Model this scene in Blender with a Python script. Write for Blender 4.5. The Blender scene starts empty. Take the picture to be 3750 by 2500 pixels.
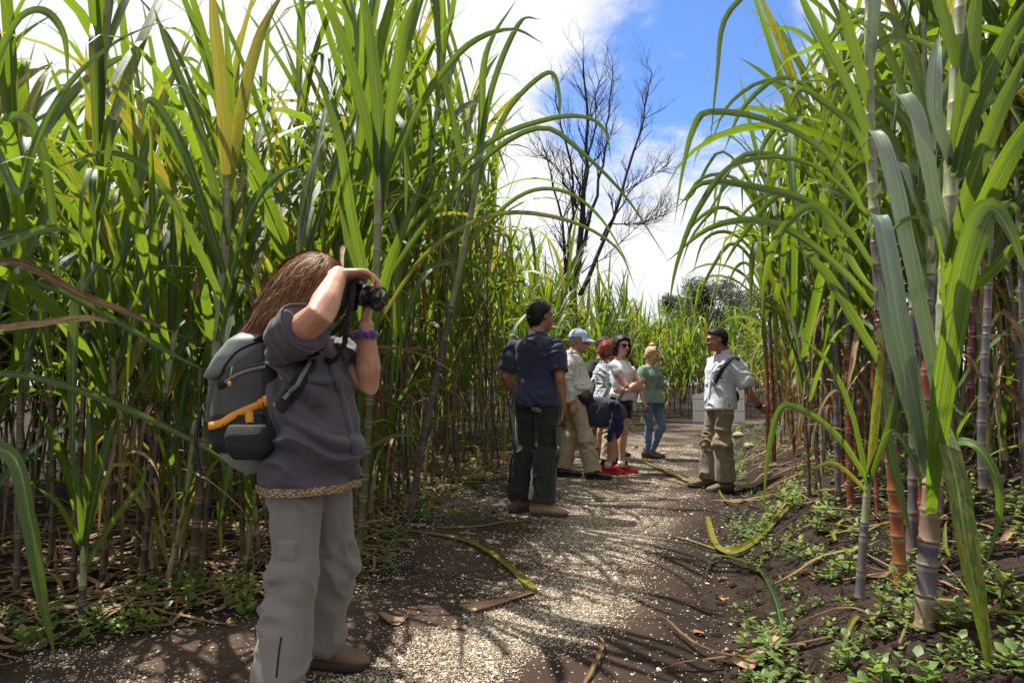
import bpy, math, random
import numpy as np
from mathutils import Vector, Matrix, Quaternion, noise

SC = bpy.context.scene
COL = SC.collection
R = math.radians
random.seed(7)
rng = np.random.default_rng(7)

# ------------------------------------------------------------------ camera
CAMZ, PITCH, LENS = 1.08, R(3.87), 22.0
F = LENS / 36.0 * 3750
cam_d = bpy.data.cameras.new('camera'); cam = bpy.data.objects.new('camera', cam_d); COL.objects.link(cam)
cam.location = (0, 0, CAMZ); cam.rotation_euler = (R(90) + PITCH, 0, 0)
cam_d.lens = LENS; cam_d.sensor_width = 36; cam_d.clip_start = 0.05; cam_d.clip_end = 3000
SC.camera = cam

# ------------------------------------------------------------------ sun and sky
SUN_DIR = Vector((-0.34, 0.22, 0.92)).normalized()          # towards the sun
sun_d = bpy.data.lights.new('sun', 'SUN'); sun = bpy.data.objects.new('sun', sun_d); COL.objects.link(sun)
sun_d.energy = 5.0; sun_d.angle = R(0.53); sun_d.color = (1.0, 0.955, 0.87)
sun.rotation_euler = SUN_DIR.to_track_quat('Z', 'Y').to_euler(); sun.location = (-6, 4, 20)
SC.view_settings.view_transform = 'Standard'; SC.view_settings.look = 'None'
SC.view_settings.exposure = 0.95; SC.view_settings.gamma = 1.0; SC.view_settings.use_curve_mapping = False
SC.cycles.use_denoising = True
SC.cycles.max_bounces = 8; SC.cycles.diffuse_bounces = 3; SC.cycles.glossy_bounces = 2
SC.cycles.transmission_bounces = 6; SC.cycles.transparent_max_bounces = 8
SC.cycles.sample_clamp_indirect = 6.0

class N:
    """tiny node helper: N(tree)('ShaderNodeX', input=value, ...)"""
    def __init__(s, tree): s.t = tree
    def __call__(s, typ, _props=None, **ins):
        n = s.t.nodes.new(typ)
        for k, v in (_props or {}).items(): setattr(n, k, v)
        for k, v in ins.items():
            key = int(k[1:]) if k[0] == 'i' and k[1:].isdigit() else k.replace('_', ' ')
            s.put(n.inputs[key], v)
        return n
    def put(s, sock, v):
        if hasattr(v, 'bl_idname') and hasattr(v, 'outputs'): v = v.outputs[0]
        if isinstance(v, bpy.types.NodeSocket): s.t.links.new(v, sock)
        else: sock.default_value = v
    def math(s, op, a, b=None, c=None, clamp=False):
        n = s.t.nodes.new('ShaderNodeMath'); n.operation = op; n.use_clamp = clamp
        for i, v in enumerate((a, b, c)):
            if v is not None: s.put(n.inputs[i], v)
        return n.outputs[0]
    def mix(s, f, a, b, typ='MIX'):
        n = s.t.nodes.new('ShaderNodeMix'); n.data_type = 'RGBA'; n.blend_type = typ
        s.put(n.inputs[0], f)
        for i, v in ((6, a), (7, b)):
            if isinstance(v, tuple) and len(v) == 3: v = v + (1,)
            s.put(n.inputs[i], v)
        return n.outputs[2]
    def ramp(s, f, lo, hi, a=0.0, b=1.0):
        n = s.t.nodes.new('ShaderNodeMapRange'); n.interpolation_type = 'SMOOTHSTEP'
        for i, v in enumerate((f, lo, hi, a, b)): s.put(n.inputs[i], v)
        return n.outputs[0]
    def noise(s, vec, scale, detail=4, rough=0.55, dist=0.0):
        n = s.t.nodes.new('ShaderNodeTexNoise')
        if vec is not None: s.put(n.inputs['Vector'], vec)
        n.inputs['Scale'].default_value = scale; n.inputs['Detail'].default_value = detail
        n.inputs['Roughness'].default_value = rough; n.inputs['Distortion'].default_value = dist
        return n.outputs[0]

def cam_ray(px, py):
    cx, cy = (px - 1875) / F, (1250 - py) / F
    c, s_ = math.cos(PITCH), math.sin(PITCH)
    return Vector((cx, c - cy * s_, s_ + cy * c))
def P(px, py, d):
    v = cam_ray(px, py); return Vector((0, 0, CAMZ)) + v * (d / v.y)
def G(px, py, z=0.0):
    v = cam_ray(px, py); return Vector((0, 0, CAMZ)) + v * ((z - CAMZ) / v.z)

world = bpy.data.worlds.new('World'); SC.world = world; world.use_nodes = True
wt = world.node_tree; wt.nodes.clear(); w = N(wt)
sky = wt.nodes.new('ShaderNodeTexSky'); sky.sky_type = 'NISHITA'; sky.sun_disc = False
sky.sun_elevation = math.asin(SUN_DIR.z); sky.sun_rotation = math.atan2(SUN_DIR.x, SUN_DIR.y)
sky.air_density = 1.0; sky.dust_density = 0.6; sky.ozone_density = 2.5; sky.altitude = 1200
tc = wt.nodes.new('ShaderNodeTexCoord')
sep = w('ShaderNodeSeparateXYZ', Vector=tc.outputs['Generated'])
zz = w.math('ADD', w.math('MAXIMUM', sep.outputs[2], 0.0), 0.22)
cp = w('ShaderNodeCombineXYZ', X=w.math('DIVIDE', sep.outputs[0], zz), Y=w.math('DIVIDE', sep.outputs[1], zz), Z=3.7)
big = w.noise(cp, 0.9, 10, 0.66, 0.3)
fine = w.noise(cp, 4.2, 9, 0.66, 0.3)
gapd = cam_ray(2560, 270).normalized()
gap2 = cam_ray(2260, 450).normalized()
def lobe(dv, lo, hi):
    d = w('ShaderNodeVectorMath', {'operation': 'DOT_PRODUCT'}); w.put(d.inputs[0], tc.outputs['Generated']); d.inputs[1].default_value = dv
    return w.ramp(d.outputs['Value'], math.cos(R(hi)), math.cos(R(lo)))
gap = w.math('MAXIMUM', lobe(gapd, 2, 12), w.math('MULTIPLY', lobe(gap2, 1, 9), 0.8))
dens = w.math('ADD', w.math('ADD', w.math('MULTIPLY', big, 0.64), w.math('MULTIPLY', fine, 0.36)), 0.13)
dens = w.math('SUBTRACT', dens, w.math('MULTIPLY', gap, 0.25))
mask = w.ramp(dens, 0.42, 0.58)
shade = w.ramp(w.noise(cp, 1.7, 6, 0.6), 0.3, 0.75, 0.72, 1.0)
cloud = w.mix(shade, (4.7, 4.85, 5.1), (5.25, 5.3, 5.4))
skyc = w.mix(1.0, sky.outputs[0], (0.84, 1.03, 1.30), 'MULTIPLY')
bg = w('ShaderNodeBackground', Color=w.mix(mask, skyc, cloud), Strength=0.10)
wo = w('ShaderNodeOutputWorld', Surface=bg)

# ------------------------------------------------------------------ object helpers
def tag(o, label=None, cat=None, group=None, kind=None):
    if label: o['label'] = label
    if cat: o['category'] = cat
    if group: o['group'] = group
    if kind: o['kind'] = kind
    return o
def add(name, me, parent=None, mat=None):
    o = bpy.data.objects.new(name, me); COL.objects.link(o)
    if parent: o.parent = parent
    if mat and me is not None:
        if len(me.materials) == 0: me.materials.append(mat)
    return o
def empty(name, loc=(0, 0, 0), rz=0.0, label=None, cat=None, group=None):
    o = bpy.data.objects.new(name, None); COL.objects.link(o)
    o.empty_display_size = 0.1; o.location = loc; o.rotation_euler = (0, 0, rz)
    return tag(o, label, cat, group)

class MB:
    """collects vertices / faces / uvs, builds one mesh"""
    def __init__(s): s.v = []; s.f = []; s.uv = {}; s.m = []; s.mat = 0
    def add(s, vs, fs, uvs=None):
        b = len(s.v); s.v.extend([tuple(p) for p in vs])
        for k, f in enumerate(fs):
            if uvs is not None: s.uv[len(s.f)] = [uvs[i] for i in f]
            s.f.append(tuple(i + b for i in f)); s.m.append(s.mat)
        return b
    def mesh(s, name, mats=(), smooth=True):
        me = bpy.data.meshes.new(name); me.from_pydata(s.v, [], s.f)
        for m in mats: me.materials.append(m)
        if s.uv:
            ul = me.uv_layers.new(name='UVMap'); dat = np.zeros((len(me.loops), 2), np.float32); li = 0
            for fi, f in enumerate(s.f):
                u = s.uv.get(fi)
                if u is not None:
                    for k in range(len(f)): dat[li + k] = u[k]
                li += len(f)
            ul.data.foreach_set('uv', dat.ravel())
        n = len(s.f)
        if len(mats) > 1: me.polygons.foreach_set('material_index', np.array(s.m, np.int32))
        me.polygons.foreach_set('use_smooth', np.full(n, smooth)); me.update()
        return me
    def box(s, c, half, rot=None):
        c = Vector(c); vs = []
        for z in (-1, 1):
            for y in (-1, 1):
                for x in (-1, 1):
                    p = Vector((x * half[0], y * half[1], z * half[2]))
                    vs.append(c + (rot @ p if rot else p))
        s.add(vs, [(0, 2, 3, 1), (4, 5, 7, 6), (0, 1, 5, 4), (2, 6, 7, 3), (0, 4, 6, 2), (1, 3, 7, 5)])
    def ell(s, c, r, rot=None, nu=14, nv=9):
        c = Vector(c); vs = [c + (rot @ Vector((0, 0, -r[2])) if rot else Vector((0, 0, -r[2])))]; fs = []
        for j in range(1, nv):
            th = math.pi * j / nv - math.pi / 2
            for i in range(nu):
                ph = 2 * math.pi * i / nu
                p = Vector((r[0] * math.cos(th) * math.cos(ph), r[1] * math.cos(th) * math.sin(ph), r[2] * math.sin(th)))
                vs.append(c + (rot @ p if rot else p))
        vs.append(c + (rot @ Vector((0, 0, r[2])) if rot else Vector((0, 0, r[2])))); top = len(vs) - 1
        for i in range(nu):
            k = (i + 1) % nu
            fs.append((0, 1 + k, 1 + i)); fs.append((top, 1 + (nv - 2) * nu + i, 1 + (nv - 2) * nu + k))
            for j in range(nv - 2):
                a = 1 + j * nu
                fs.append((a + i, a + k, a + nu + k, a + nu + i))
        s.add(vs, fs)
    def tube(s, pts, rad, n=10, side=None, cap='flat', uvlen=False):
        """loft through pts; rad = list of r or (ra, rb); ra along `side`"""
        pts = [Vector(p) for p in pts]; rad = [r if isinstance(r, (tuple, list)) else (r, r) for r in rad]
        if cap == 'round':
            t0 = (pts[0] - pts[1]).normalized(); t1 = (pts[-1] - pts[-2]).normalized()
            A, B = [], []
            for a in (0.95, 0.75, 0.4):
                c_ = math.sqrt(1 - a * a); m0 = min(rad[0]); m1 = min(rad[-1])
                A.append((pts[0] + t0 * m0 * a, (rad[0][0] * c_, rad[0][1] * c_))); B.insert(0, (pts[-1] + t1 * m1 * a, (rad[-1][0] * c_, rad[-1][1] * c_)))
            pts = [a for a, _ in A] + pts + [b for b, _ in B]; rad = [a for _, a in A] + rad + [b for _, b in B]
        vs = []; sv = Vector(side) if side is not None else None; L = 0; vl = []
        for i, p in enumerate(pts):
            t = (pts[min(i + 1, len(pts) - 1)] - pts[max(i - 1, 0)])
            t = t.normalized() if t.length > 1e-9 else Vector((0, 0, 1))
            if sv is None: sv = t.orthogonal()
            e = sv - t * sv.dot(t)
            e = e.normalized() if e.length > 1e-6 else t.orthogonal().normalized()
            if side is None: sv = e
            b = t.cross(e)
            if i: L += (p - pts[i - 1]).length
            for k in range(n):
                a = 2 * math.pi * k / n
                vs.append(p + e * rad[i][0] * math.cos(a) + b * rad[i][1] * math.sin(a)); vl.append((k / n, L))
        fs = []
        for i in range(len(pts) - 1):
            for k in range(n):
                j = (k + 1) % n
                fs.append((i * n + k, i * n + j, (i + 1) * n + j, (i + 1) * n + k))
        if cap: fs.append(tuple(reversed(range(n)))); fs.append(tuple((len(pts) - 1) * n + k for k in range(n)))
        s.add(vs, fs, vl if uvlen else None)

def strip(mb, pts, widths, sides, across=2, fold=0.25, uv=True, seedwave=0.0):
    """ribbon (leaf blade, strap): pts centre line, sides = width direction, fold = V depth of the midrib"""
    pts = [Vector(p) for p in pts]; vs = []; uvs = []; n = len(pts); m = across + 1
    for i, p in enumerate(pts):
        t = (pts[min(i + 1, n - 1)] - pts[max(i - 1, 0)]).normalized()
        sd = Vector(sides[i] if isinstance(sides, list) else sides); sd = (sd - t * sd.dot(t))
        sd = sd.normalized() if sd.length > 1e-6 else t.orthogonal().normalized()
        nn = sd.cross(t)
        for k in range(m):
            u = -1 + 2 * k / across
            wv = seedwave * math.sin(i * 1.7 + 3 * u) * abs(u)
            vs.append(p + sd * widths[i] * 0.5 * u + nn * widths[i] * (fold * abs(u) + wv)); uvs.append((k / across, i / (n - 1)))
    fs = [(i * m + k, i * m + k + 1, (i + 1) * m + k + 1, (i + 1) * m + k) for i in range(n - 1) for k in range(across)]
    mb.add(vs, fs, uvs if uv else None)

def spline(cps, n):
    """Catmull-Rom through control points"""
    cps = [Vector(c) for c in cps]; c = [cps[0] * 2 - cps[1]] + cps + [cps[-1] * 2 - cps[-2]]; out = []; m = len(cps) - 1
    for i in range(n):
        t = i / (n - 1) * m; k = min(int(t), m - 1); u = t - k
        p0, p1, p2, p3 = c[k], c[k + 1], c[k + 2], c[k + 3]
        out.append(0.5 * ((2 * p1) + (p2 - p0) * u + (2 * p0 - 5 * p1 + 4 * p2 - p3) * u * u + (3 * p1 - p0 - 3 * p2 + p3) * u ** 3))
    return out
def lerpf(x, tab): return float(np.interp(x, [a for a, _ in tab], [b for _, b in tab]))
# ------------------------------------------------------------------ materials
def mat(name):
    m = bpy.data.materials.new(name); m.use_nodes = True; m.node_tree.nodes.clear(); return m, N(m.node_tree)
def out(n, sh, disp=None):
    o = n('ShaderNodeOutputMaterial'); n.put(o.inputs[0], sh)
def bump(n, h, strength=0.4, dist=0.01):
    return n('ShaderNodeBump', Height=h, Strength=strength, Distance=dist)
def objc(n): return n.t.nodes.new('ShaderNodeTexCoord').outputs['Object']
def geo(n): return n.t.nodes.new('ShaderNodeNewGeometry').outputs['Position']
def orand(n, attr=False):
    r = n.t.nodes.new('ShaderNodeObjectInfo').outputs['Random']
    if attr:
        a = n('ShaderNodeAttribute', {'attribute_name': 'tint'})
        r = n.math('FRACT', n.math('ADD', r, a.outputs['Fac']))
    return r

def leaf_material(name, dark, light, trans, yellow=0.12, dry=False, waxy=False):
    m, n = mat(name)
    r = orand(n, True)
    r2 = n.math('FRACT', n.math('MULTIPLY', r, 7.31))
    uv = n('ShaderNodeUVMap'); s = n('ShaderNodeSeparateXYZ', Vector=uv); u, v = s.outputs[0], s.outputs[1]
    col = n.mix(n.ramp(r, 0.0, 1.0), dark, light)
    trc = n.mix(n.ramp(r, 0.0, 1.0), tuple(c * 0.75 for c in trans), trans)
    cv = n('ShaderNodeCombineXYZ', X=n.math('MULTIPLY', u, 34.0), Y=n.math('MULTIPLY', v, 1.6), Z=n.math('MULTIPLY', r, 40.0))
    streak = n.noise(cv, 1.0, 3, 0.6)
    rib = n.ramp(n.math('ABSOLUTE', n.math('SUBTRACT', u, 0.5)), 0.03, 0.075, 1.0, 0.0)
    if not dry:
        # senescent blades: yellow blotches with brown edges and tips
        cs = n('ShaderNodeCombineXYZ', X=n.math('MULTIPLY', u, 5.0), Y=n.math('MULTIPLY', v, 22.0), Z=n.math('MULTIPLY', r, 60.0))
        sp = n.noise(cs, 1.0, 5, 0.7)
        old = n.ramp(r2, 1.0 - yellow * 2.2, 1.0)
        spot = n.math('MULTIPLY', n.ramp(n.math('ADD', sp, n.math('MULTIPLY', old, 0.22)), 0.60, 0.72), n.math('ADD', n.math('MULTIPLY', old, 0.8), 0.22))
        col = n.mix(spot, col, (0.26, 0.22, 0.02)); trc = n.mix(spot, trc, (0.55, 0.45, 0.04))
        tip = n.math('MULTIPLY', n.ramp(n.math('ADD', v, n.math('MULTIPLY', sp, 0.35)), 1.02, 1.2), n.math('ADD', old, 0.35), clamp=True)
        col = n.mix(tip, col, (0.20, 0.10, 0.03)); trc = n.mix(tip, trc, (0.30, 0.15, 0.03))
        col = n.mix(n.math('MULTIPLY', rib, 0.55), col, (0.33, 0.40, 0.17)); trc = n.mix(n.math('MULTIPLY', rib, 0.5), trc, (0.16, 0.2, 0.03))
    else:
        cs = n('ShaderNodeCombineXYZ', X=n.math('MULTIPLY', u, 3.0), Y=n.math('MULTIPLY', v, 9.0), Z=n.math('MULTIPLY', r, 60.0))
        sp = n.noise(cs, 1.0, 5, 0.7)
        col = n.mix(n.ramp(sp, 0.45, 0.7), col, tuple(c * 0.45 for c in dark)); col = n.mix(n.math('MULTIPLY', rib, 0.4), col, (0.42, 0.30, 0.15))
    st = n.ramp(streak, 0.28, 0.72, 0.60, 1.25)
    stc = n('ShaderNodeCombineXYZ', X=st, Y=st, Z=st)
    col = n.mix(1.0, col, stc, 'MULTIPLY'); trc = n.mix(1.0, trc, stc, 'MULTIPLY')
    bm = bump(n, streak, 0.45, 0.005)
    pb = n('ShaderNodeBsdfPrincipled', Base_Color=col, Roughness=0.62 if dry else (0.30 if waxy else 0.40), Normal=bm)
    pb.inputs['Specular IOR Level'].default_value = 0.25 if dry else (0.8 if waxy else 0.42)
    tb = n('ShaderNodeBsdfTranslucent', Color=trc, Normal=bm)
    out(n, n('ShaderNodeMixShader', i0=0.18 if dry else (0.16 if waxy else 0.40), i1=pb, i2=tb))
    return m
M = {}
M['leaf'] = leaf_material('cane_leaf', (0.017, 0.052, 0.012), (0.046, 0.098, 0.012), (0.29, 0.45, 0.018))
M['leaf_clean'] = leaf_material('cane_leaf_fresh', (0.020, 0.060, 0.012), (0.052, 0.108, 0.013), (0.31, 0.47, 0.020), 0.03)
M['leaf_old'] = leaf_material('cane_leaf_yellowing', (0.10, 0.13, 0.016), (0.24, 0.21, 0.022), (0.55, 0.50, 0.04), 0.6)
M['leaf_dry'] = leaf_material('cane_leaf_dry', (0.15, 0.085, 0.042), (0.36, 0.24, 0.125), (0.36, 0.20, 0.07), dry=True)
M['leaf_pale'] = leaf_material('cane_leaf_waxy', (0.16, 0.22, 0.17), (0.22, 0.28, 0.20), (0.25, 0.38, 0.06), 0.02, waxy=True)

def stalk_material(name, c0, c1, c2, straw=0.45):
    m, n = mat(name)
    r = orand(n, True)
    uv = n('ShaderNodeUVMap'); s = n('ShaderNodeSeparateXYZ', Vector=uv); u, v = s.outputs[0], s.outputs[1]
    cyc = n.math('FRACT', v)                                   # one unit of v = one internode
    base = n.mix(n.ramp(r, 0.1, 0.9), c0, c1)
    pn = n.noise(objc(n), 9.0, 4, 0.6)
    base = n.mix(n.ramp(pn, 0.42, 0.68), base, c2)
    cv = n('ShaderNodeCombineXYZ', X=n.math('MULTIPLY', u, 22.0), Y=n.math('MULTIPLY', v, 0.8), Z=n.math('MULTIPLY', r, 30))
    fib = n.noise(cv, 1.0, 4, 0.65)
    base = n.mix(n.math('MULTIPLY', n.ramp(fib, 0.45, 0.7), straw), base, (0.17, 0.105, 0.06))
    ring = n.ramp(n.math('ABSOLUTE', n.math('SUBTRACT', cyc, 0.06)), 0.02, 0.06, 1.0, 0.0)
    wax = n.ramp(n.math('ABSOLUTE', n.math('SUBTRACT', cyc, 0.90)), 0.03, 0.1, 0.6, 0.0)
    base = n.mix(wax, base, (0.22, 0.21, 0.19)); base = n.mix(n.math('MULTIPLY', ring, 0.75), base, (0.20, 0.115, 0.05))
    pb = n('ShaderNodeBsdfPrincipled', Base_Color=base, Roughness=0.42, Normal=bump(n, fib, 0.25, 0.004))
    out(n, pb); return m
M['stalk'] = stalk_material('cane_stalk', (0.024, 0.013, 0.012), (0.060, 0.080, 0.026), (0.060, 0.034, 0.025))
M['stalk_red'] = stalk_material('cane_stalk_red', (0.10, 0.012, 0.018), (0.16, 0.030, 0.012), (0.05, 0.010, 0.020), 0.12)
M['stalk_orange'] = stalk_material('cane_stalk_orange', (0.20, 0.062, 0.014), (0.24, 0.085, 0.02), (0.16, 0.035, 0.012), 0.15)
M['stalk_green'] = stalk_material('cane_stalk_green', (0.19, 0.23, 0.10), (0.24, 0.27, 0.13), (0.16, 0.15, 0.085), 0.15)
M['stalk_straw'] = stalk_material('cane_stalk_straw', (0.22, 0.15, 0.09), (0.17, 0.12, 0.085), (0.11, 0.075, 0.055), 0.8)
M['stalk_grey'] = stalk_material('cane_stalk_grey', (0.085, 0.075, 0.085), (0.10, 0.09, 0.10), (0.055, 0.040, 0.055), 0.15)

def simple(name, col, rough=0.7, var=0.12, scale=30.0, bs=0.15, spec=0.35, metal=0.0, col2=None, bd=0.004, sheen=0.0):
    m, n = mat(name)
    co = objc(n); f = n.noise(co, scale, 4, 0.6); g = n.noise(co, scale * 0.13, 3, 0.5)
    c = n.mix(n.ramp(f, 0.25, 0.75), tuple(x * (1 - var) for x in col), tuple(min(1, x * (1 + var)) for x in (col2 or col)))
    c = n.mix(n.ramp(g, 0.3, 0.7), tuple(x * (1 - var) for x in col), c)
    pb = n('ShaderNodeBsdfPrincipled', Base_Color=c, Roughness=rough, Metallic=metal, Normal=bump(n, f, bs, bd))
    pb.inputs['Specular IOR Level'].default_value = spec
    if sheen: pb.inputs['Sheen Weight'].default_value = sheen
    out(n, pb); return m
def skin(name, col):
    m, n = mat(name)
    co = objc(n); f = n.noise(co, 16, 4, 0.6); g = n.noise(co, 120, 3, 0.6)
    c = n.mix(n.ramp(f, 0.3, 0.7), tuple(a * b for a, b in zip(col, (0.84, 0.68, 0.62))), tuple(a * b for a, b in zip(col, (1.06, 1.04, 1.0))))
    pb = n('ShaderNodeBsdfPrincipled', Base_Color=c, Roughness=0.48, Normal=bump(n, n.math('ADD', n.math('MULTIPLY', f, 1.2), g), 0.22, 0.003))
    pb.inputs['Subsurface Weight'].default_value = 0.12; pb.inputs['Subsurface Radius'].default_value = (0.02, 0.008, 0.004); pb.inputs['Subsurface Scale'].default_value = 0.5
    pb.inputs['Specular IOR Level'].default_value = 0.4
    out(n, pb); return m
def cloth(name, col, rough=0.85, weave=900.0, var=0.10, stripes=None, sheen=0.15):
    """woven fabric; stripes = (axis vector, period m, colour, share)"""
    m, n = mat(name)
    co = objc(n); f = n.noise(co, 6, 4, 0.6); g = n.noise(co, weave * 0.25, 2, 0.5)
    c = n.mix(n.ramp(f, 0.3, 0.7), tuple(x * (1 - var) for x in col), tuple(min(1, x * (1 + var)) for x in col))
    if stripes:
        for ax, per, sc, share in stripes:
            d = n('ShaderNodeVectorMath', {'operation': 'DOT_PRODUCT'}); n.put(d.inputs[0], co); d.inputs[1].default_value = ax
            ph = n.math('FRACT', n.math('ADD', n.math('DIVIDE', d.outputs['Value'], per), n.math('MULTIPLY', n.noise(co, 9, 2), 0.25)))
            c = n.mix(n.ramp(ph, share, share + 0.06, 1.0, 0.0), c, sc)
    pb = n('ShaderNodeBsdfPrincipled', Base_Color=c, Roughness=rough, Normal=bump(n, n.math('ADD', n.math('MULTIPLY', f, 0.6), n.math('MULTIPLY', g, 0.5)), 0.35, 0.006))
    pb.inputs['Specular IOR Level'].default_value = 0.25; pb.inputs['Sheen Weight'].default_value = sheen
    out(n, pb); return m
def hairmat(name, a, b):
    m, n = mat(name)
    co = objc(n); r = n.t.nodes.new('ShaderNodeNewGeometry').outputs['Random Per Island']
    f = n.noise(co, 60, 4, 0.7, 0.5)
    c = n.mix(n.ramp(n.math('ADD', n.math('MULTIPLY', f, 0.6), n.math('MULTIPLY', r, 0.4)), 0.25, 0.75), a, b)
    pb = n('ShaderNodeBsdfPrincipled', Base_Color=c, Roughness=0.55, Normal=bump(n, f, 0.4, 0.003)); pb.inputs['Specular IOR Level'].default_value = 0.18
    out(n, pb); return m

# ground: dark volcanic soil with litter flecks
def soil(name, gravel):
    m, n = mat(name)
    p = geo(n)
    a = n.noise(p, 1.3, 5, 0.6); b = n.noise(p, 14, 6, 0.7); c = n.noise(p, 70, 4, 0.7)
    col = n.mix(n.ramp(a, 0.35, 0.65), (0.014, 0.0085, 0.006), (0.034, 0.021, 0.014))
    col = n.mix(n.ramp(b, 0.45, 0.75), col, (0.014, 0.008, 0.006))
    h = n.math('ADD', n.math('MULTIPLY', b, 1.0), n.math('MULTIPLY', c, 0.45))
    if gravel:
        packed = n.ramp(n.noise(p, 0.9, 4, 0.6), 0.36, 0.60)
        soilc = col
        col = n.mix(packed, (0.032, 0.020, 0.014), (0.076, 0.050, 0.036))
        col = n.mix(n.ramp(b, 0.42, 0.72), col, (0.036, 0.023, 0.016))
        dust = n.math('MULTIPLY', n.ramp(n.noise(p, 45, 5, 0.75), 0.45, 0.7), n.math('MULTIPLY', n('ShaderNodeAttribute', {'attribute_name': 'gravel'}).outputs['Fac'], 0.75))
        col = n.mix(dust, col, (0.26, 0.195, 0.14))
        ed = n('ShaderNodeAttribute', {'attribute_name': 'edge'})
        col = n.mix(n.ramp(n.math('ADD', ed.outputs['Fac'], n.math('MULTIPLY', n.math('SUBTRACT', b, 0.5), 0.9)), 0.15, 0.85), soilc, col)
        vt = n('ShaderNodeTexVoronoi', Scale=120.0, Vector=p)
        at = n('ShaderNodeAttribute', {'attribute_name': 'gravel'})
        pick = n.math('LESS_THAN', n('ShaderNodeSeparateXYZ', Vector=vt.outputs['Color']).outputs[0], n.math('MULTIPLY', at.outputs['Fac'], 0.85))
        ch = n.math('MULTIPLY', n.ramp(vt.outputs['Distance'], 0.42, 0.55, 1.0, 0.0), pick)
        col = n.mix(ch, col, n.mix(n('ShaderNodeSeparateXYZ', Vector=vt.outputs['Color']).outputs[1], (0.42, 0.34, 0.25), (0.66, 0.58, 0.46)))
        h = n.math('ADD', h, n.math('MULTIPLY', ch, 0.6))
    else:
        lit = n.ramp(n.noise(p, 38, 3, 0.75, 1.5), 0.62, 0.70)
        col = n.mix(n.math('MULTIPLY', lit, 0.7), col, (0.15, 0.095, 0.055))
    pb = n('ShaderNodeBsdfPrincipled', Base_Color=col, Roughness=0.92, Normal=bump(n, h, 0.8, 0.025)); pb.inputs['Specular IOR Level'].default_value = 0.2
    out(n, pb); return m
M['soil'] = soil('dark_soil', False); M['path'] = soil('path_soil', True)
def pebble_mat():
    m, n = mat('pale_gravel'); r = n.t.nodes.new('ShaderNodeNewGeometry').outputs['Random Per Island']
    c = n.mix(n.ramp(r, 0.0, 1.0), (0.17, 0.12, 0.085), (0.60, 0.51, 0.39))
    out(n, n('ShaderNodeBsdfPrincipled', Base_Color=c, Roughness=0.85)); return m
M['pebble'] = pebble_mat()
def weed_mat(name, a, b, t):
    m, n = mat(name); r = orand(n); i = n.t.nodes.new('ShaderNodeNewGeometry').outputs['Random Per Island']
    c = n.mix(n.ramp(n.math('ADD', n.math('MULTIPLY', r, 0.5), n.math('MULTIPLY', i, 0.5)), 0.0, 1.0), a, b)
    pb = n('ShaderNodeBsdfPrincipled', Base_Color=c, Roughness=0.5)
    out(n, n('ShaderNodeMixShader', i0=0.35, i1=pb, i2=n('ShaderNodeBsdfTranslucent', Color=t + (1,)))); return m
M['weed'] = weed_mat('weed_leaf', (0.05, 0.11, 0.02), (0.14, 0.20, 0.035), (0.40, 0.52, 0.06))
M['tree_leaf'] = weed_mat('tree_leaf', (0.020, 0.036, 0.014), (0.050, 0.065, 0.026), (0.07, 0.10, 0.03))
M['bark'] = simple('grey_bark', (0.055, 0.042, 0.034), 0.9, 0.3, 24, 0.8, bd=0.02)
M['bark_dead'] = simple('dead_bark', (0.030, 0.023, 0.022), 0.9, 0.35, 24, 0.8, bd=0.02)
M['white_panel'] = simple('white_panel', (0.74, 0.72, 0.70), 0.5, 0.05, 8)
M['panel_frame'] = simple('panel_frame', (0.30, 0.22, 0.19), 0.6, 0.1, 10)
M['stone'] = simple('tan_stone', (0.36, 0.28, 0.20), 0.9, 0.2, 20, 0.5)
M['dead_leaf'] = simple('dead_orange_leaf', (0.36, 0.16, 0.05), 0.7, 0.3, 30, 0.3)
M['dead_brown'] = simple('dead_brown_leaf', (0.20, 0.125, 0.075), 0.75, 0.3, 30, 0.3)
# ------------------------------------------------------------------ terrain
XL = [(-4, -2.6), (1.8, -2.5), (2.5, -2.2), (3.0, -1.35), (3.6, -0.92), (5, -0.85), (6.4, -0.75), (7.4, -0.1), (9.5, 0.45), (12.3, 1.05), (16.3, 3.1), (18.5, 5.5), (20, 9), (22, 16)]
XR = [(-4, 0.55), (1.5, 0.68), (2.4, 0.86), (4.2, 1.42), (6.3, 2.30), (8.4, 2.85), (12, 3.9), (15, 5.0), (16.4, 6.5), (17.6, 9.5), (18.6, 16)]
def xl(y): return lerpf(y, XL)
def xr(y): return lerpf(y, XR)
def nz(x, y, s=1.0, k=0.0): return noise.noise((x * s, y * s, k))
def H(x, y, path=False):
    a, b = xl(y), xr(y)
    h = 0.018 * nz(x, y, 0.8) + 0.008 * nz(x, y, 3.1, 4)
    if x > b:
        dx = x - b
        t = min(dx / 0.55, 1.0); far = max(0.35, 1.0 - max(0, y - 7) / 14)
        h += (0.13 * t * t * (3 - 2 * t) + 0.27 * max(0, dx - 0.15) * (1 if dx < 4 else 4 / dx)) * far
        h += 0.05 * nz(x, y, 2.3, 9) * t + 0.025 * nz(x, y, 6, 2) * t
    elif x < a:
        dx = a - x; t = min(dx / 0.6, 1.0)
        h += 0.05 * t + 0.03 * nz(x, y, 2.0, 7) * t
    else:
        e = min(x - a, b - x); h -= 0.025 * math.exp(-((b - x - 0.1) / 0.13) ** 2) * min(1, e / 0.05)
    return h
def grid_lines(lo, hi, step, far):
    a = list(np.arange(lo, hi + 1e-6, step)); g = step
    u = []; x = hi
    while x < far: g *= 1.45; x += g; u.append(x)
    g = step; d = []; x = lo
    while x > -far: g *= 1.45; x -= g; d.append(x)
    return np.array(d[::-1] + a + u)
gx = grid_lines(-4.0, 6.5, 0.07, 400); gy = grid_lines(1.2, 12.0, 0.075, 400)
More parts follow.
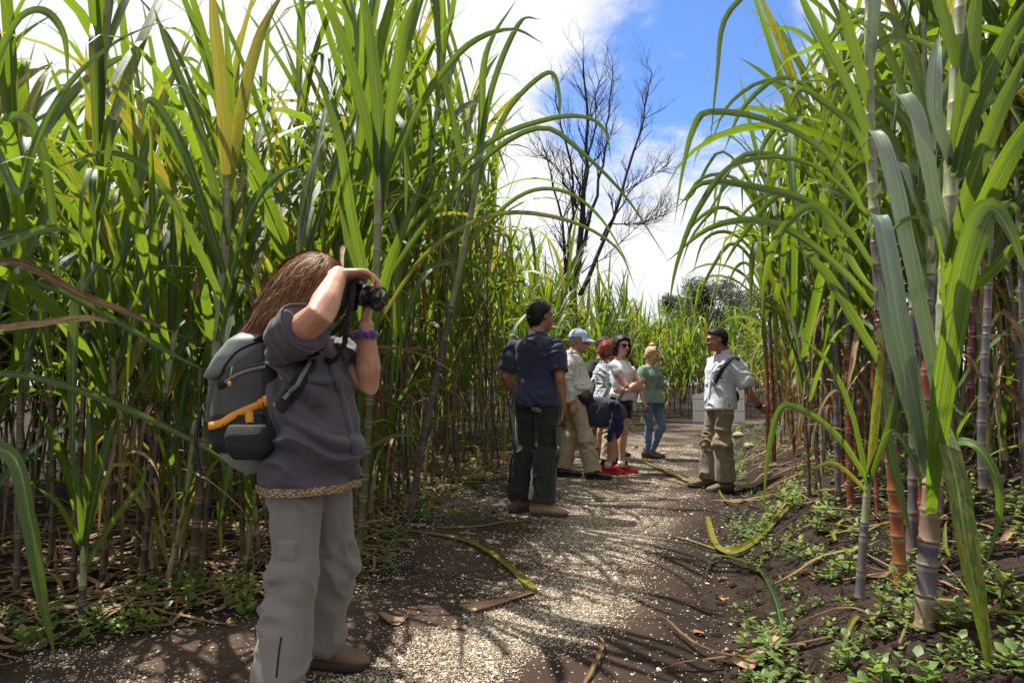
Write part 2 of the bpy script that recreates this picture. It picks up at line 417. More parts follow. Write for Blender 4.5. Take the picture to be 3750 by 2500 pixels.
vs = [(x, y, H(x, y)) for y in gy for x in gx]
nx = len(gx)
fs = [(j * nx + i, j * nx + i + 1, (j + 1) * nx + i + 1, (j + 1) * nx + i) for j in range(len(gy) - 1) for i in range(nx - 1)]
me = bpy.data.meshes.new('ground'); me.from_pydata(vs, [], fs); me.materials.append(M['soil'])
me.polygons.foreach_set('use_smooth', np.full(len(fs), True))
tag(add('ground', me), kind='structure')

def gravel(x, y):
    """density of pale gravel on the path, 0..1"""
    a, b = xl(y), xr(y); u = (x - a) / (b - a)
    if u < 0.0 or u > 1.0: return 0.0
    core = math.exp(-((u - 0.64) / 0.15) ** 2) if y < 5.2 else 0.62 * math.exp(-((u - 0.5) / 0.33) ** 2)
    g = -0.10 + 1.1 * core + 0.75 * nz(x, y, 1.5, 3) + 0.5 * nz(x, y, 4.5, 5)
    if y < 6: g *= max(0.0, min(1.0, (0.86 - u) / 0.10)) * (1 - 0.97 * min(1, max(0, (u - 0.80) / 0.05)))
    else: g *= 0.35 + 0.65 * max(0.0, min(1.0, (0.97 - u) / 0.15))
    return max(0.0, min(1.0, g)) * min(1, u / 0.12)
# the path: one strip between its edges, a few mm above the soil
ys = list(np.arange(1.0, 9, 0.07)) + list(np.arange(9, 21.5, 0.2)); nu = 48
vs, fs, gv, ev = [], [], [], []
for j, y in enumerate(ys):
    a, b = xl(y), xr(y)
    wob = 0.10 * nz(0.3, y, 2.1, 11) + 0.05 * nz(0.7, y, 6.1, 12); wob2 = 0.05 * nz(5.3, y, 2.3, 13)
    for i in range(nu + 1):
        x = a + wob + (b - 0.06 + wob2 - a - wob) * i / nu
        edge = min(i, nu - i) / 3.0
        vs.append((x, y, H(x, y) + (0.006 if edge > 1 else -0.012 + 0.018 * edge))); gv.append(gravel(x, y)); ev.append(min(1.0, min(i, nu - i) / 11.0))
for j in range(len(ys) - 1):
    for i in range(nu): k = j * (nu + 1) + i; fs.append((k, k + 1, k + nu + 2, k + nu + 1))
me = bpy.data.meshes.new('path'); me.from_pydata(vs, [], fs); me.materials.append(M['path'])
at = me.attributes.new('gravel', 'FLOAT', 'POINT'); at.data.foreach_set('value', np.array(gv, np.float32))
at = me.attributes.new('edge', 'FLOAT', 'POINT'); at.data.foreach_set('value', np.array(ev, np.float32))
me.polygons.foreach_set('use_smooth', np.full(len(fs), True))
tag(add('path', me), kind='structure')

# loose pale gravel: real little stones
oct_v = np.array([(1, 0, 0), (-1, 0, 0), (0, 1, 0), (0, -1, 0), (0, 0, 1), (0, 0, -1)], float)
oct_f = np.array([(0, 2, 4), (2, 1, 4), (1, 3, 4), (3, 0, 4), (2, 0, 5), (1, 2, 5), (3, 1, 5), (0, 3, 5)])
PV, PF = [], []
cnt = 0
def pebble(x, y, s):
    global cnt
    a = rng.uniform(0, 6.28); c, sn = math.cos(a), math.sin(a)
    v = oct_v * (s * rng.uniform(0.7, 1.3, 3)) * (1, 1, 0.6) + rng.normal(0, s * 0.18, (6, 3))
    v = np.stack([v[:, 0] * c - v[:, 1] * sn, v[:, 0] * sn + v[:, 1] * c, v[:, 2]], 1) + (x, y, H(x, y) + 0.007 + s * 0.2)
    PV.append(v); PF.append(oct_f + cnt * 6); cnt += 1
tries = 0
while cnt < 70000 and tries < 600000:
    tries += 1
    y = 1.75 + 9.5 * rng.random() ** 1.7; a, b = xl(y), xr(y); x = rng.uniform(a, b)
    g = gravel(x, y); px_ = abs(x) / y
    if px_ > 0.95: continue
    if rng.random() < g ** 1.5 * 0.85 + 0.035: pebble(x, y, rng.choice([0.0024, 0.0034, 0.0052, 0.009], p=[.55, .31, .11, .03]) * (1 + 0.05 * y))
for _ in range(2500):   # scattered over the soil at the left edge and under the first canes
    y = rng.uniform(2.2, 6); x = xl(y) + rng.uniform(-0.9, 0.3); pebble(x, y, rng.choice([0.003, 0.0045, 0.006]))
me = bpy.data.meshes.new('gravel'); me.from_pydata(np.concatenate(PV).tolist(), [], np.concatenate(PF).tolist()); me.materials.append(M['pebble'])
tag(add('gravel', me), 'loose pale gravel scattered over the dark soil of the path', 'gravel', kind='stuff')
# ------------------------------------------------------------------ sugarcane
def ribbon(theta, L, W, seg, across=2, twist=0.0, drift=0.0, fold=0.16, wave=0.0, w0=0.55, seed=0):
    """leaf template: base at origin, up +Z, bending towards +X. theta(t) = angle from vertical"""
    r_ = random.Random(seed); x = z = y = 0.0; V, UV = [], []; m = across + 1; ds = L / seg
    ph = r_.uniform(0, 6)
    for i in range(seg + 1):
        t = i / seg; th = theta(t); tx, tz = math.sin(th), math.cos(th)
        if i: x += tx * ds; z += tz * ds; y += drift * ds * t
        wd = W * min(1.0, w0 + t * 3.2) * max(0.02, 1 - max(0, (t - 0.35) / 0.65) ** 1.9)
        T = Vector((tx, drift * t, tz)).normalized(); side = Vector((0, 1, 0)); side = (side - T * side.dot(T)).normalized()
        q = Quaternion(T, twist * t + 0.15 * math.sin(3 * t + ph)); side = q @ side; nn = side.cross(T)
        for k in range(m):
            u = -1 + 2 * k / across; c = Vector((x, y, z)) + side * (wd * 0.5 * u) - nn * wd * (fold * abs(u) + wave * math.sin(t * 17 + ph + u) * abs(u))
            V.append(c); UV.append((k / across, t))
    Fc = [(i * m + k, i * m + k + 1, (i + 1) * m + k + 1, (i + 1) * m + k) for i in range(seg) for k in range(across)]
    return np.array(V), np.array(Fc), np.array(UV)
LT = {}
def mk(kind, n, seg, across):
    L_ = []
    for i in range(n):
        r_ = random.Random(hash(kind) % 1000 if False else sum(map(ord, kind)) * 31 + i)
        if kind == 'A':
            a0, a1, p = R(r_.uniform(4, 14)), R(r_.uniform(18, 55)), r_.uniform(1.2, 2.4); th = lambda t: a0 + (a1 - a0) * t ** p; L, W = r_.uniform(1.0, 1.5), r_.uniform(.05, .075)
        elif kind == 'B':
            a0, a1, p = R(r_.uniform(10, 24)), R(r_.uniform(105, 160)), r_.uniform(1.5, 2.6); th = lambda t: a0 + (a1 - a0) * t ** p; L, W = r_.uniform(1.1, 1.75), r_.uniform(.045, .07)
        elif kind == 'C':
            a0, k0, a1 = R(r_.uniform(7, 20)), r_.uniform(.42, .68), R(r_.uniform(150, 178)); th = lambda t: a0 + R(14) * t + (a1 - a0) / (1 + math.exp(-(t - k0) * 26)); L, W = r_.uniform(1.1, 1.7), r_.uniform(.045, .065)
        elif kind == 'D':   # dry, hanging along the stalk
            a0, k0, a1 = R(r_.uniform(15, 40)), r_.uniform(.06, .22), R(r_.uniform(158, 182)); th = lambda t: a0 + (a1 - a0) / (1 + math.exp(-(t - k0) * 22)); L, W = r_.uniform(.7, 1.3), r_.uniform(.02, .038)
        else:               # E: dry, sticking out at an angle
            a0, a1, p = R(r_.uniform(30, 70)), R(r_.uniform(95, 150)), r_.uniform(.8, 1.6); th = lambda t: a0 + (a1 - a0) * t ** p; L, W = r_.uniform(.8, 1.3), r_.uniform(.018, .034)
        L_.append(ribbon(th, L, W, seg, across, r_.uniform(-1.1, 1.1) * (1.6 if kind in 'DE' else 1), r_.uniform(-.35, .35), r_.uniform(.08, .2) if kind in 'ABC' else r_.uniform(.2, .4), .06 if kind in 'ABC' else .18, .6, i))
    return L_
SPEC = {'A': 9, 'B': 12, 'C': 9, 'D': 8, 'E': 6}
for k_, n_ in SPEC.items():
    LT[k_] = mk(k_, n_, 12, 2); LT[k_ + 'lo'] = mk(k_, n_, 8, 2)
def arr_mesh(name, V, Fc, UV, mats):
    me = bpy.data.meshes.new(name); me.from_pydata(V.tolist(), [], Fc.tolist())
    ul = me.uv_layers.new(name='UVMap'); ul.data.foreach_set('uv', UV[Fc.ravel()].astype(np.float32).ravel())
    for m_ in mats: me.materials.append(m_)
    me.polygons.foreach_set('use_smooth', np.full(len(Fc), True)); me.update(); return me
LM = {}
for k_ in SPEC:
    mt = M['leaf_dry'] if k_ in 'DE' else M['leaf']
    LM[k_] = [arr_mesh('leaf_blade', *t, [mt]) for t in LT[k_]]
    if k_ in 'ABC': LM[k_ + 'y'] = [arr_mesh('leaf_blade_old', *t, [M['leaf_old']]) for t in LT[k_]]

def stalk_arr(h, r0, bend, node, n=8, lo=False, r1=None):
    r1 = r1 or r0 * 0.8; V, UV, Fc = [], [], []; rings = []; k = 0; z = 0.0
    while z < h:
        dz = node * (0.75 + 0.5 * (math.sin(k * 2.3) * 0.5 + 0.5))
        rr = r0 + (r1 - r0) * z / h
        if lo: rings += [(z, rr, k)]
        else: rings += [(z, rr * 1.10, k), (z + dz * 0.10, rr * 1.12, k + .1), (z + dz * 0.16, rr * 0.97, k + .16), (z + dz * 0.92, rr * 0.96, k + .92)]
        z += dz; k += 1
    rings.append((z, r1, k))
    for (z_, rr, v) in rings:
        ox = bend * (z_ / h) ** 2
        for i in range(n): a = 6.2832 * i / n; V.append((ox + rr * math.cos(a), rr * math.sin(a), z_)); UV.append((i / n, v))
    for j in range(len(rings) - 1):
        for i in range(n): Fc.append((j * n + i, j * n + (i + 1) % n, (j + 1) * n + (i + 1) % n, (j + 1) * n + i))
    return np.array(V), np.array(Fc), np.array(UV)
HTS = [3.2, 2.9, 2.6, 2.2, 1.8, 1.4, 0.95, 0.55, 0.3, 3.9]
ST, SM, STL = {}, {}, {}
for i, h in enumerate(HTS):
    for b in range(3):
        bend = (-.22, .1, .35)[b] * h / 3; r0 = .0125 + .004 * ((i * 3 + b) % 4) / 3
        ST[i, b] = (stalk_arr(h, r0, bend, .11 + .02 * b), bend, r0); STL[i, b] = stalk_arr(h, r0, bend, .32, 5, True)
        SM[i, b] = arr_mesh('cane_stem', *ST[i, b][0], [M['stalk']])
        sh = MB(); t0 = h * (.72 if h > 1 else .2); zz_ = [t0 + (h + .22 - t0) * q / 7 for q in range(8)]
        sh.tube([(bend * (q / h) ** 2, 0, q) for q in zz_], [(r0 * (1.18 - .5 * (j / 7) + (.12 if j % 2 else 0))) for j in range(8)], 7, cap=None, uvlen=True)
        SM[i, b, 's'] = sh.mesh('cane_sheath', [M['stalk_green']])

KEEP = [  # image boxes (x0, y0, x1, y1) in front of which no blade may hang, with the depth of what stands there
    (690, 880, 1440, 2500, 2.75), (1790, 1070, 2110, 1930, 5.3), (2050, 1180, 2460, 1780, 9.2), (2560, 1190, 2790, 1830, 6.8),
    (1440, 1900, 2700, 2500, 3.6), (2110, 1000, 2620, 1600, 7.0)]
def project(p):
    v = p - Vector((0, 0, CAMZ)); c, s_ = math.cos(PITCH), math.sin(PITCH)
    f = v.y * c + v.z * s_; u = -v.y * s_ + v.z * c
    return (1875 + F * v.x / f, 1250 - F * u / f, f) if f > .05 else (0, 0, f)
def blocks(V, Mx, near=1.75):
    for i in range(1, len(V), 5):
        p = Mx @ Vector(V[i]); x, y, d = project(p)
        if d < near and d > 0 and -900 < x < 4600 and -1200 < y < 3600: return True
        if abs(p.x) < .5 and d < 1.5 and p.z < 2: return True
        for (a, b, c, e, dd) in KEEP:
            if a < x < c and b < y < e and d < dd: return True
        if p.z < H(p.x, p.y) + .02 and V[i][2] > 0: pass
    return False

def plan_cane(hi, b, seed, dryn, nl, Mw, check=True, wf=1.0):
    """list of (kind, index, local matrix) for one cane"""
    r_ = random.Random(seed); h = HTS[hi]; bend = ST[hi, b][1]; res = []; az = r_.uniform(0, 6.28); zlo = r_.uniform(.36, .64) if h > 1 else .2
    for k in range(nl):
        f = k / max(1, nl - 1)                                # 0 low .. 1 top
        z = h * zlo + (h + .16 - h * zlo) * f; ox = bend * (z / h) ** 2
        if f > .75: kd = r_.choice('AAAB')
        elif f > .35: kd = r_.choice('AAABCC')
        else: kd = r_.choice('ABBCC')
        for tr in range(4):
            a = az + k * math.pi + r_.uniform(-.7, .7) + tr * 1.3; sc = (.72 + .5 * math.sin(math.pi * (.15 + .75 * f))) * r_.uniform(.85, 1.15) * (1 if h > 1 else .72)
            q = Matrix.LocRotScale(Vector((ox, 0, z)), (Quaternion((0, 0, 1), a) @ Quaternion((0, 1, 0), r_.uniform(0, .12) + .16 * (1 - f))), Vector((sc * r_.uniform(.85, 1.1), sc * .95 * wf, sc)))
            i = r_.randrange(SPEC[kd])
            if not check or not blocks(LT[kd][i][0], Mw @ q): 
                res.append((kd + ('y' if r_.random() < .045 + .06 * (f < .2) else ''), i, q)); break
    for k in range(dryn):
        z = h * r_.uniform(.12, .78); ox = bend * (z / h) ** 2; kd = r_.choice('DDE'); i = r_.randrange(SPEC[kd]); sc = r_.uniform(.6, 1.05) * min(1, .3 + z * .6)
        q = Matrix.LocRotScale(Vector((ox, 0, z)), Quaternion((0, 0, 1), r_.uniform(0, 6.28)) @ Quaternion((0, 1, 0), r_.uniform(-.1, .2)), Vector((sc, sc, sc)))
        if not check or not blocks(LT[kd][i][0], Mw @ q): res.append((kd, i, q))
    return res
NC = 0
def cane(x, y, hi, b, rz, lean, az, label, group, dryn=3, nl=10, mat_=None, check=True):
    global NC
    NC += 1; z = H(x, y) - .03
    q = Quaternion((math.cos(az), math.sin(az), 0), lean) @ Quaternion((0, 0, 1), rz)
    Mw = Matrix.LocRotScale(Vector((x, y, z)), q, None)
    if check and blocks(ST[hi, b][0][0][::3], Mw): return None
    o = empty('sugarcane', label=label, cat='sugarcane', group=group); o.matrix_basis = Mw
    s_ = bpy.data.objects.new('stalk', SM[hi, b]); COL.objects.link(s_); s_.parent = o
    if mat_:
        s_.material_slots[0].link = 'OBJECT'; s_.material_slots[0].material = M[mat_]
    s2 = bpy.data.objects.new('sheath', SM[hi, b, 's']); COL.objects.link(s2); s2.parent = o
    for kd, i, m_ in plan_cane(hi, b, NC * 13 + 5, dryn, nl, Mw, check, .72 if y < 5 else .82):
        l = bpy.data.objects.new('dry_leaf' if kd in 'DE' else 'leaf', LM[kd][i]); COL.objects.link(l); l.parent = o; l.matrix_basis = m_
    return o
# --- far canes: one mesh each, and the mass of the stand
def bake(hi, b, seed, nl, dryn):
    Vs, Fs, Us, Ms, Ts = [], [], [], [], []; n = 0; r_ = random.Random(seed)
    def put(V, Fc, UV, mi, t):
        nonlocal n
        Vs.append(V); Fs.append(Fc + n); Us.append(UV[Fc.ravel()]); Ms.append(np.full(len(Fc), mi)); Ts.append(np.full(len(V), t)); n += len(V)
    put(*STL[hi, b], 0, r_.random())
    for kd, i, m_ in plan_cane(hi, b, seed, dryn, nl, Matrix(), False):
        V, Fc, UV = LT[kd[0] + 'lo'][i]; A = np.array(m_); put(V @ A[:3, :3].T + A[:3, 3], Fc, UV, 2 if kd in 'DE' else (3 if kd.endswith('y') else 1), r_.random())
    return np.concatenate(Vs), np.concatenate(Fs), np.concatenate(Us), np.concatenate(Ms), np.concatenate(Ts)
MATS4 = [M['stalk'], M['leaf'], M['leaf_dry'], M['leaf_old']]
def from_arrays(name, V, Fc, U, Mi, T):
    me = bpy.data.meshes.new(name); me.vertices.add(len(V)); me.vertices.foreach_set('co', V.astype(np.float32).ravel())
    me.loops.add(len(Fc) * 4); me.loops.foreach_set('vertex_index', Fc.astype(np.int32).ravel())
    me.polygons.add(len(Fc)); me.polygons.foreach_set('loop_start', np.arange(0, len(Fc) * 4, 4, dtype=np.int32))
    for m_ in MATS4: me.materials.append(m_)
    me.polygons.foreach_set('material_index', Mi.astype(np.int32)); me.update(calc_edges=True)
    ul = me.uv_layers.new(name='UVMap'); ul.data.foreach_set('uv', U.astype(np.float32).ravel())
    me.polygons.foreach_set('use_smooth', np.full(len(Fc), True))
    at = me.attributes.new('tint', 'FLOAT', 'POINT'); at.data.foreach_set('value', T.astype(np.float32)); me.validate(); return me
BK = [bake(i % 7 if i < 14 else 7, i % 3, 900 + i, (14 if i % 7 < 3 else 11), (5 if i % 7 < 5 else 2)) for i in range(16)]
BM = [from_arrays('cane_far', *a) for a in BK]

def seg_dist(poly, x, y):
    best = 1e9
    for (x0, y0), (x1, y1) in zip(poly, poly[1:]):
        dx, dy = x1 - x0, y1 - y0; t = max(0, min(1, ((x - x0) * dx + (y - y0) * dy) / (dx * dx + dy * dy)))
        best = min(best, math.hypot(x - x0 - t * dx, y - y0 - t * dy))
    return best
def inside(poly, x, y):
    c = False; j = len(poly) - 1
    for i in range(len(poly)):
        xi, yi = poly[i]; xj, yj = poly[j]
        if (yi > y) != (yj > y) and x < (xj - xi) * (y - yi) / (yj - yi) + xi: c = not c
        j = i
    return c
LB = [(-5, 2.5), (-2.5, 2.85), (-1.5, 3.25), (-1.0, 3.6), (-.92, 5), (-.85, 6.3), (-.15, 7.6), (.35, 9.6), (.95, 12.5), (2.95, 16.7), (5.2, 19.2), (9, 20.8), (16, 23)]
LP = LB + [(16, 34), (-16, 34), (-16, 2.5)]
RB = [(2.5, 2.9), (1.85, 3.5), (2.05, 4.5), (2.45, 5.4), (2.85, 6.2), (3.35, 8.0), (4.9, 12), (6.2, 14.6), (8.5, 16.2), (16, 17.2)]
RP = RB + [(16, 2.2), (3.6, 1.9)]
KEEPOUT = [P(2585, 1560, 17.5)]
def scatter(poly, edge, n, lo, hi_, dmin, seed, ylim=(0, 40), xlim=(-16, 16), frus=1.15):
    r_ = random.Random(seed); pts = []; tries = 0
    while len(pts) < n and tries < n * 400:
        tries += 1; x = r_.uniform(*xlim); y = r_.uniform(*ylim)
        if abs(x) > frus * y + .5 or not inside(poly, x, y): continue
        d = seg_dist(edge, x, y)
        if d < lo or d > hi_ or any((x - a) ** 2 + (y - b) ** 2 < dmin * dmin for a, b in pts): continue
        pts.append((x, y))
    return pts
rc = random.Random(42)
def hsel(ws): return rc.choices(range(len(ws)), ws)[0]
def rnd_cane(x, y, hi, label, group, lean=.13, toward=None, **kw):
    return cane(x, y, hi, rc.randrange(3), rc.uniform(0, 6.28), rc.uniform(0, lean), rc.uniform(0, 6.28) if toward is None else toward + rc.uniform(-.6, .6), label, group, **kw)
def lab(side, hi, x, y):
    if hi == 9: hi = 0
    if side == 'L':
        w_ = 'beside the grey backpack' if x < -1.75 else 'right behind the photographer' if y < 4.6 else 'between the photographer and the man in navy polo' if y < 6.4 else 'behind the man in navy polo'
        k_ = 'tall leafy sugarcane with dark jointed stalk' if hi < 3 else 'sugarcane of middle height with arching blades' if hi < 5 else 'half-grown sugarcane with drooping blades' if hi < 6 else 'short bright green sugarcane shoot'
    else:
        w_ = 'on the bank behind the slim young shoot' if y < 4.8 else 'on the bank behind the guide' if y < 7 else 'on the bank beyond the guide'
        k_ = 'tall leafy sugarcane' if hi < 3 else 'sugarcane of middle height' if hi < 5 else 'half-grown sugarcane with arching blades' if hi < 6 else 'young sugarcane shoot'
    return k_ + ' ' + w_, ('tall canes ' if hi < 3 else 'middle canes ' if hi < 5 else 'half-grown canes ' if hi < 6 else 'young shoots ') + w_
CT = 0
for (x, y) in scatter(LP, LB, 82, .03, .75, .12, 1, (2.5, 8.2), (-3.6, .6), 1.0):
    hi = hsel([7, 8, 6, 5, 4, 4, 3, 3, 2]) if x > -1.15 or y > 5 else hsel([0, 1, 2, 5, 6, 6, 4, 3, 2]); hi = 9 if x > -1.4 and 3.7 < y < 8 and hi < 5 and rc.random() < .62 else hi; CT += rnd_cane(x, y, hi, *lab('L', hi, x, y), lean=.14, dryn=rc.choice([3, 4, 6]), nl=rc.choice([12, 13, 14]) if hi < 6 else 15 if hi == 9 else 8) is not None
for (x, y) in scatter(LP, LB, 48, .75, 2.2, .2, 2, (2.6, 9.5), (-5.5, .6), 1.0):
    hi = hsel([6, 6, 5, 4, 4, 3, 2, 0, 0]) if x > -1.0 or y > 5 else hsel([0, 2, 3, 5, 6, 5, 2, 0, 0]); hi = 9 if x > -2.2 and 4 < y < 9 and hi < 4 and rc.random() < .6 else hi; CT += rnd_cane(x, y, hi, *lab('L', hi, x, y), dryn=5, nl=11) is not None
for (x, y) in scatter(RP, RB, 76, .02, 1.25, .13, 3, (3.0, 9.5), (1.5, 8), .95):
    hi = hsel([6, 7, 6, 5, 4, 3, 2, 2, 1]); CT += rnd_cane(x, y, hi, *lab('R', hi, x, y), dryn=5, nl=13 if hi < 6 else 8, mat_=rc.choice([None, None, 'stalk_red', 'stalk_grey', 'stalk_green'])) is not None
def far_cane(x, y, label, group):
    o = bpy.data.objects.new('sugarcane', rc.choice(BM)); COL.objects.link(o); o.location = (x, y, H(x, y) - .03)
    o.rotation_euler = (rc.uniform(-.13, .13), rc.uniform(-.13, .13), rc.uniform(0, 6.28)); pxx = project(Vector((x, y, 1)))[0]; s_ = rc.uniform(.95, 1.2) if pxx < 2320 else rc.uniform(.78, .98); o.scale = (s_, s_, s_)
    tag(o, label, 'sugarcane', group)
ok_far = lambda x, y: (x - KEEPOUT[0].x) ** 2 + (y - KEEPOUT[0].y) ** 2 > .5
for (x, y) in scatter(LP, LB, 56, .02, 1.0, .2, 4, (8.2, 21), (-.5, 9)):
    if ok_far(x, y): wf_ = 'behind the elderly man in the cap' if x < .9 else 'below the bare dead tree' if x < 2.3 else 'beyond the blond woman' if x < 4 else 'around the white panelled wall'; far_cane(x, y, 'sunlit sugarcane in the stand ' + wf_, 'canes ' + wf_); CT += 1
for (x, y) in scatter(RP, RB, 20, .05, 1.2, .25, 5, (9.5, 17), (3, 12)):
    far_cane(x, y, 'sugarcane far along the bank where the path bends', 'canes at the bend of the path'); CT += 1
mass = [(p, 'L') for p in scatter(LP, LB, 480, .9, 7, .2, 6, (2.6, 30), (-9, 13))+ scatter(LP, LB, 160, 2.0, 4.5, .2, 16, (2.8, 14), (-9, 3))] + [(p, 'R') for p in scatter(RP, RB, 210, .9, 6, .25, 7, (2.2, 17), (2.2, 12))]
Vs, Fs, Us, Ms, Ts = [], [], [], [], []; nv = 0
for (x, y), sd in mass:
    if sd == 'L' and y < 9.5 and seg_dist(LB, x, y) < 2.0: continue
    V, Fc, U, Mi, T = BK[rc.randrange(13) if not (sd == 'L' and y < 7 and x < -1) else rc.choice([3, 4, 5, 10, 11, 12, 9])]; a = rc.uniform(0, 6.28); s_ = rc.uniform(.9, 1.2) * (.88 if project(Vector((x, y, 1)))[0] > 2320 and y > 12 else 1)
    Rm = np.array((Quaternion((math.cos(a), math.sin(a), 0), rc.uniform(0, .14)) @ Quaternion((0, 0, 1), rc.uniform(0, 6.28))).to_matrix())
    Vs.append((V * s_) @ Rm.T + (x, y, H(x, y) - .03)); Fs.append(Fc + nv); Us.append(U); Ms.append(Mi); Ts.append((T + rc.random()) % 1); nv += len(V)
me = from_arrays('cane_stand', np.concatenate(Vs), np.concatenate(Fs), np.concatenate(Us), np.concatenate(Ms), np.concatenate(Ts))
tag(add('sugarcane_stand', me), 'dense mass of sugarcane filling the field on both sides of the path', 'sugarcane stand', kind='stuff')
print('canes', CT, 'mass', len(mass), 'objects', len(bpy.data.objects))
# ------------------------------------------------------------------ the large canes near the path, shaped from the photo
def pts3(l, d=None): return [P(*(q if len(q) == 3 else (q[0], q[1], d))) for q in l]
def blade(parent, cps, width, mt='leaf', d=None, seg=22, twist=0.0, w0=0.7, face=None, fold=.13, name='leaf', tipw=1.9, end=0.02, tw0=0.0):
    """leaf through control points; its flat face turns towards `face`"""
    C = spline(pts3(cps, d) if not isinstance(cps[0], Vector) else cps, seg); fc = Vector(face) if face else Vector((0, -1, .25))
    wd, sd = [], []
    for i, p in enumerate(C):
        t = i / (seg - 1); T = (C[min(i + 1, seg - 1)] - C[max(i - 1, 0)]).normalized()
        wd.append(width * .76 * min(1, w0 + t * 2.5) * max(end, 1 - max(0, (t - .45) / .55) ** tipw)); s_ = T.cross(fc)
        s_ = s_.normalized() if s_.length > 1e-4 else T.orthogonal(); sd.append(Quaternion(T, tw0 + twist * t + .12 * math.sin(5 * t)) @ s_)
    mb = MB(); o0 = parent.location if parent else Vector()
    strip(mb, [c - o0 for c in C], wd, sd, 4, fold, True, .03)
    return add(name, mb.mesh('blade', [M['leaf_clean' if mt == 'leaf' else mt]]), parent)
def hero(label, stalk, r0, r1, bands, node=.13, n=12, group=None):
    """bands = [(from fraction, material)]"""
    C = spline(pts3(stalk), 40); base = C[0].copy(); o = empty('sugarcane', base, label=label, cat='sugarcane', group=group)
    L = [0]
    for a, b in zip(C, C[1:]): L.append(L[-1] + (b - a).length)
    tot = L[-1]
    def at(s_):
        k = min(max(int(np.searchsorted(L, s_)) - 1, 0), len(C) - 2); return C[k].lerp(C[k + 1], (s_ - L[k]) / max(1e-6, L[k + 1] - L[k]))
    for bi, (f0, mt) in enumerate(bands):
        f1 = bands[bi + 1][0] if bi + 1 < len(bands) else 1.0; s0, s1 = f0 * tot, f1 * tot; mb = MB(); pts, rad, vv = [], [], []; s_ = s0; k = 0
        while s_ < s1 - .02:
            dz = min(node * (.8 + .4 * ((k * 37) % 10) / 10), s1 - s_); rr = r0 + (r1 - r0) * s_ / tot
            for q, m_ in ((0, 1.07), (.06, 1.13), (.1, 1.06), (.16, .97), (.5, .95), (.9, .98)): pts.append(at(s_ + dz * q)); rad.append(rr * m_); vv.append(k + q)
            s_ += dz; k += 1
        pts.append(at(s1)); rad.append(r1 if f1 == 1 else r0 + (r1 - r0) * f1); vv.append(k)
        b0 = len(mb.v); mb.tube([p - base for p in pts], rad, n, cap='flat', uvlen=True)
        for fi in list(mb.uv): mb.uv[fi] = [(mb.uv[fi][q][0], vv[(mb.f[fi][q] - b0) // n]) for q in range(len(mb.f[fi]))]
        add('stalk' if mt != 'stalk_green' or len(bands) == 1 else 'sheath', mb.mesh('stalk', [M[mt]]), o)
    return o
A = hero('thick pale green sugarcane with broad silvery blades rooted on the soil bank', [(3385, 2300, 2.2), (3405, 1900, 2.2), (3440, 1500, 2.2), (3462, 1100, 2.2), (3480, 700, 2.22), (3500, 300, 2.24), (3520, -120, 2.26)], .033, .019, [(0, 'stalk_straw'), (.045, 'stalk_grey'), (.12, 'stalk_straw'), (.2, 'stalk_green')])
for cps, wd, mt, kw in [
    ([(3500, 650, 2.2), (3560, 400, 2.15), (3660, 180, 2.1), (3790, -40, 2.05)], .085, 'leaf', {}),
    ([(3470, 1000, 2.2), (3540, 720, 2.12), (3650, 420, 2.05), (3800, 120, 2.0)], .085, 'leaf', {}),
    ([(3455, 1080, 2.2), (3560, 840, 2.1), (3700, 560, 2.0), (3860, 330, 1.95)], .095, 'leaf', {}),
    ([(3490, 620, 2.2), (3540, 250, 2.18), (3590, -120, 2.15)], .10, 'leaf', {}),
    ([(3505, 250, 2.2), (3430, 0, 2.2), (3380, -160, 2.2)], .08, 'leaf', {}),
    ([(3425, 1420, 2.2), (3370, 1150, 2.12), (3310, 860, 2.08), (3240, 560, 2.08), (3190, 480, 2.15), (3150, 560, 2.25)], .085, 'leaf_pale', {}),
    ([(3455, 920, 2.2), (3410, 700, 2.13), (3350, 420, 2.1), (3290, 350, 2.15), (3270, 460, 2.3)], .085, 'leaf_pale', {}),
    ([(3395, 1720, 2.18), (3350, 1480, 2.08), (3290, 1180, 2.02), (3230, 830, 2.02), (3190, 800, 2.1), (3160, 900, 2.2)], .09, 'leaf_pale', {}),
    ([(3395, 1740, 2.18), (3330, 1500, 2.1), (3250, 1200, 2.08), (3215, 1000, 2.1)], .075, 'leaf_pale', {}),
    ([(3480, 600, 2.2), (3420, 420, 2.15), (3420, 250, 2.15), (3440, 120, 2.2)], .08, 'leaf_pale', {}),
    ([(3405, 1880, 2.15), (3430, 1560, 2.05), (3490, 1150, 1.98), (3560, 860, 1.95), (3630, 765, 1.95), (3700, 860, 1.93), (3780, 1060, 1.92)], .115, 'leaf', {'w0': .45}),
    ([(3450, 1560, 2.1), (3500, 1750, 2.0), (3540, 2000, 1.95), (3590, 2260, 1.92), (3640, 2560, 1.9)], .085, 'leaf', {'face': (-.1, -1, .3)}),
    ([(3460, 1620, 2.15), (3570, 1630, 2.05), (3650, 1760, 2.0), (3650, 1920, 2.0), (3600, 2100, 2.0)], .04, 'leaf', {}),
    ([(3455, 1180, 2.2), (3440, 900, 2.1), (3380, 800, 2.05), (3280, 830, 2.05), (3190, 990, 2.05)], .022, 'leaf', {}),
    ([(3470, 1090, 2.2), (3600, 1020, 2.05), (3720, 900, 2.0), (3850, 800, 1.9)], .05, 'leaf', {})]:
    blade(A, cps, wd, mt, **kw)
B = hero('tall sugarcane with orange foot and dark red ringed joints beside the pale green one', [(3300, 2140, 2.55), (3275, 1800, 2.55), (3240, 1400, 2.55), (3215, 1000, 2.55), (3192, 600, 2.55), (3182, 200, 2.55), (3188, -150, 2.55)], .026, .017, [(0, 'stalk_orange'), (.22, 'stalk_red'), (.42, 'stalk_grey'), (.55, 'stalk_green')], .10)
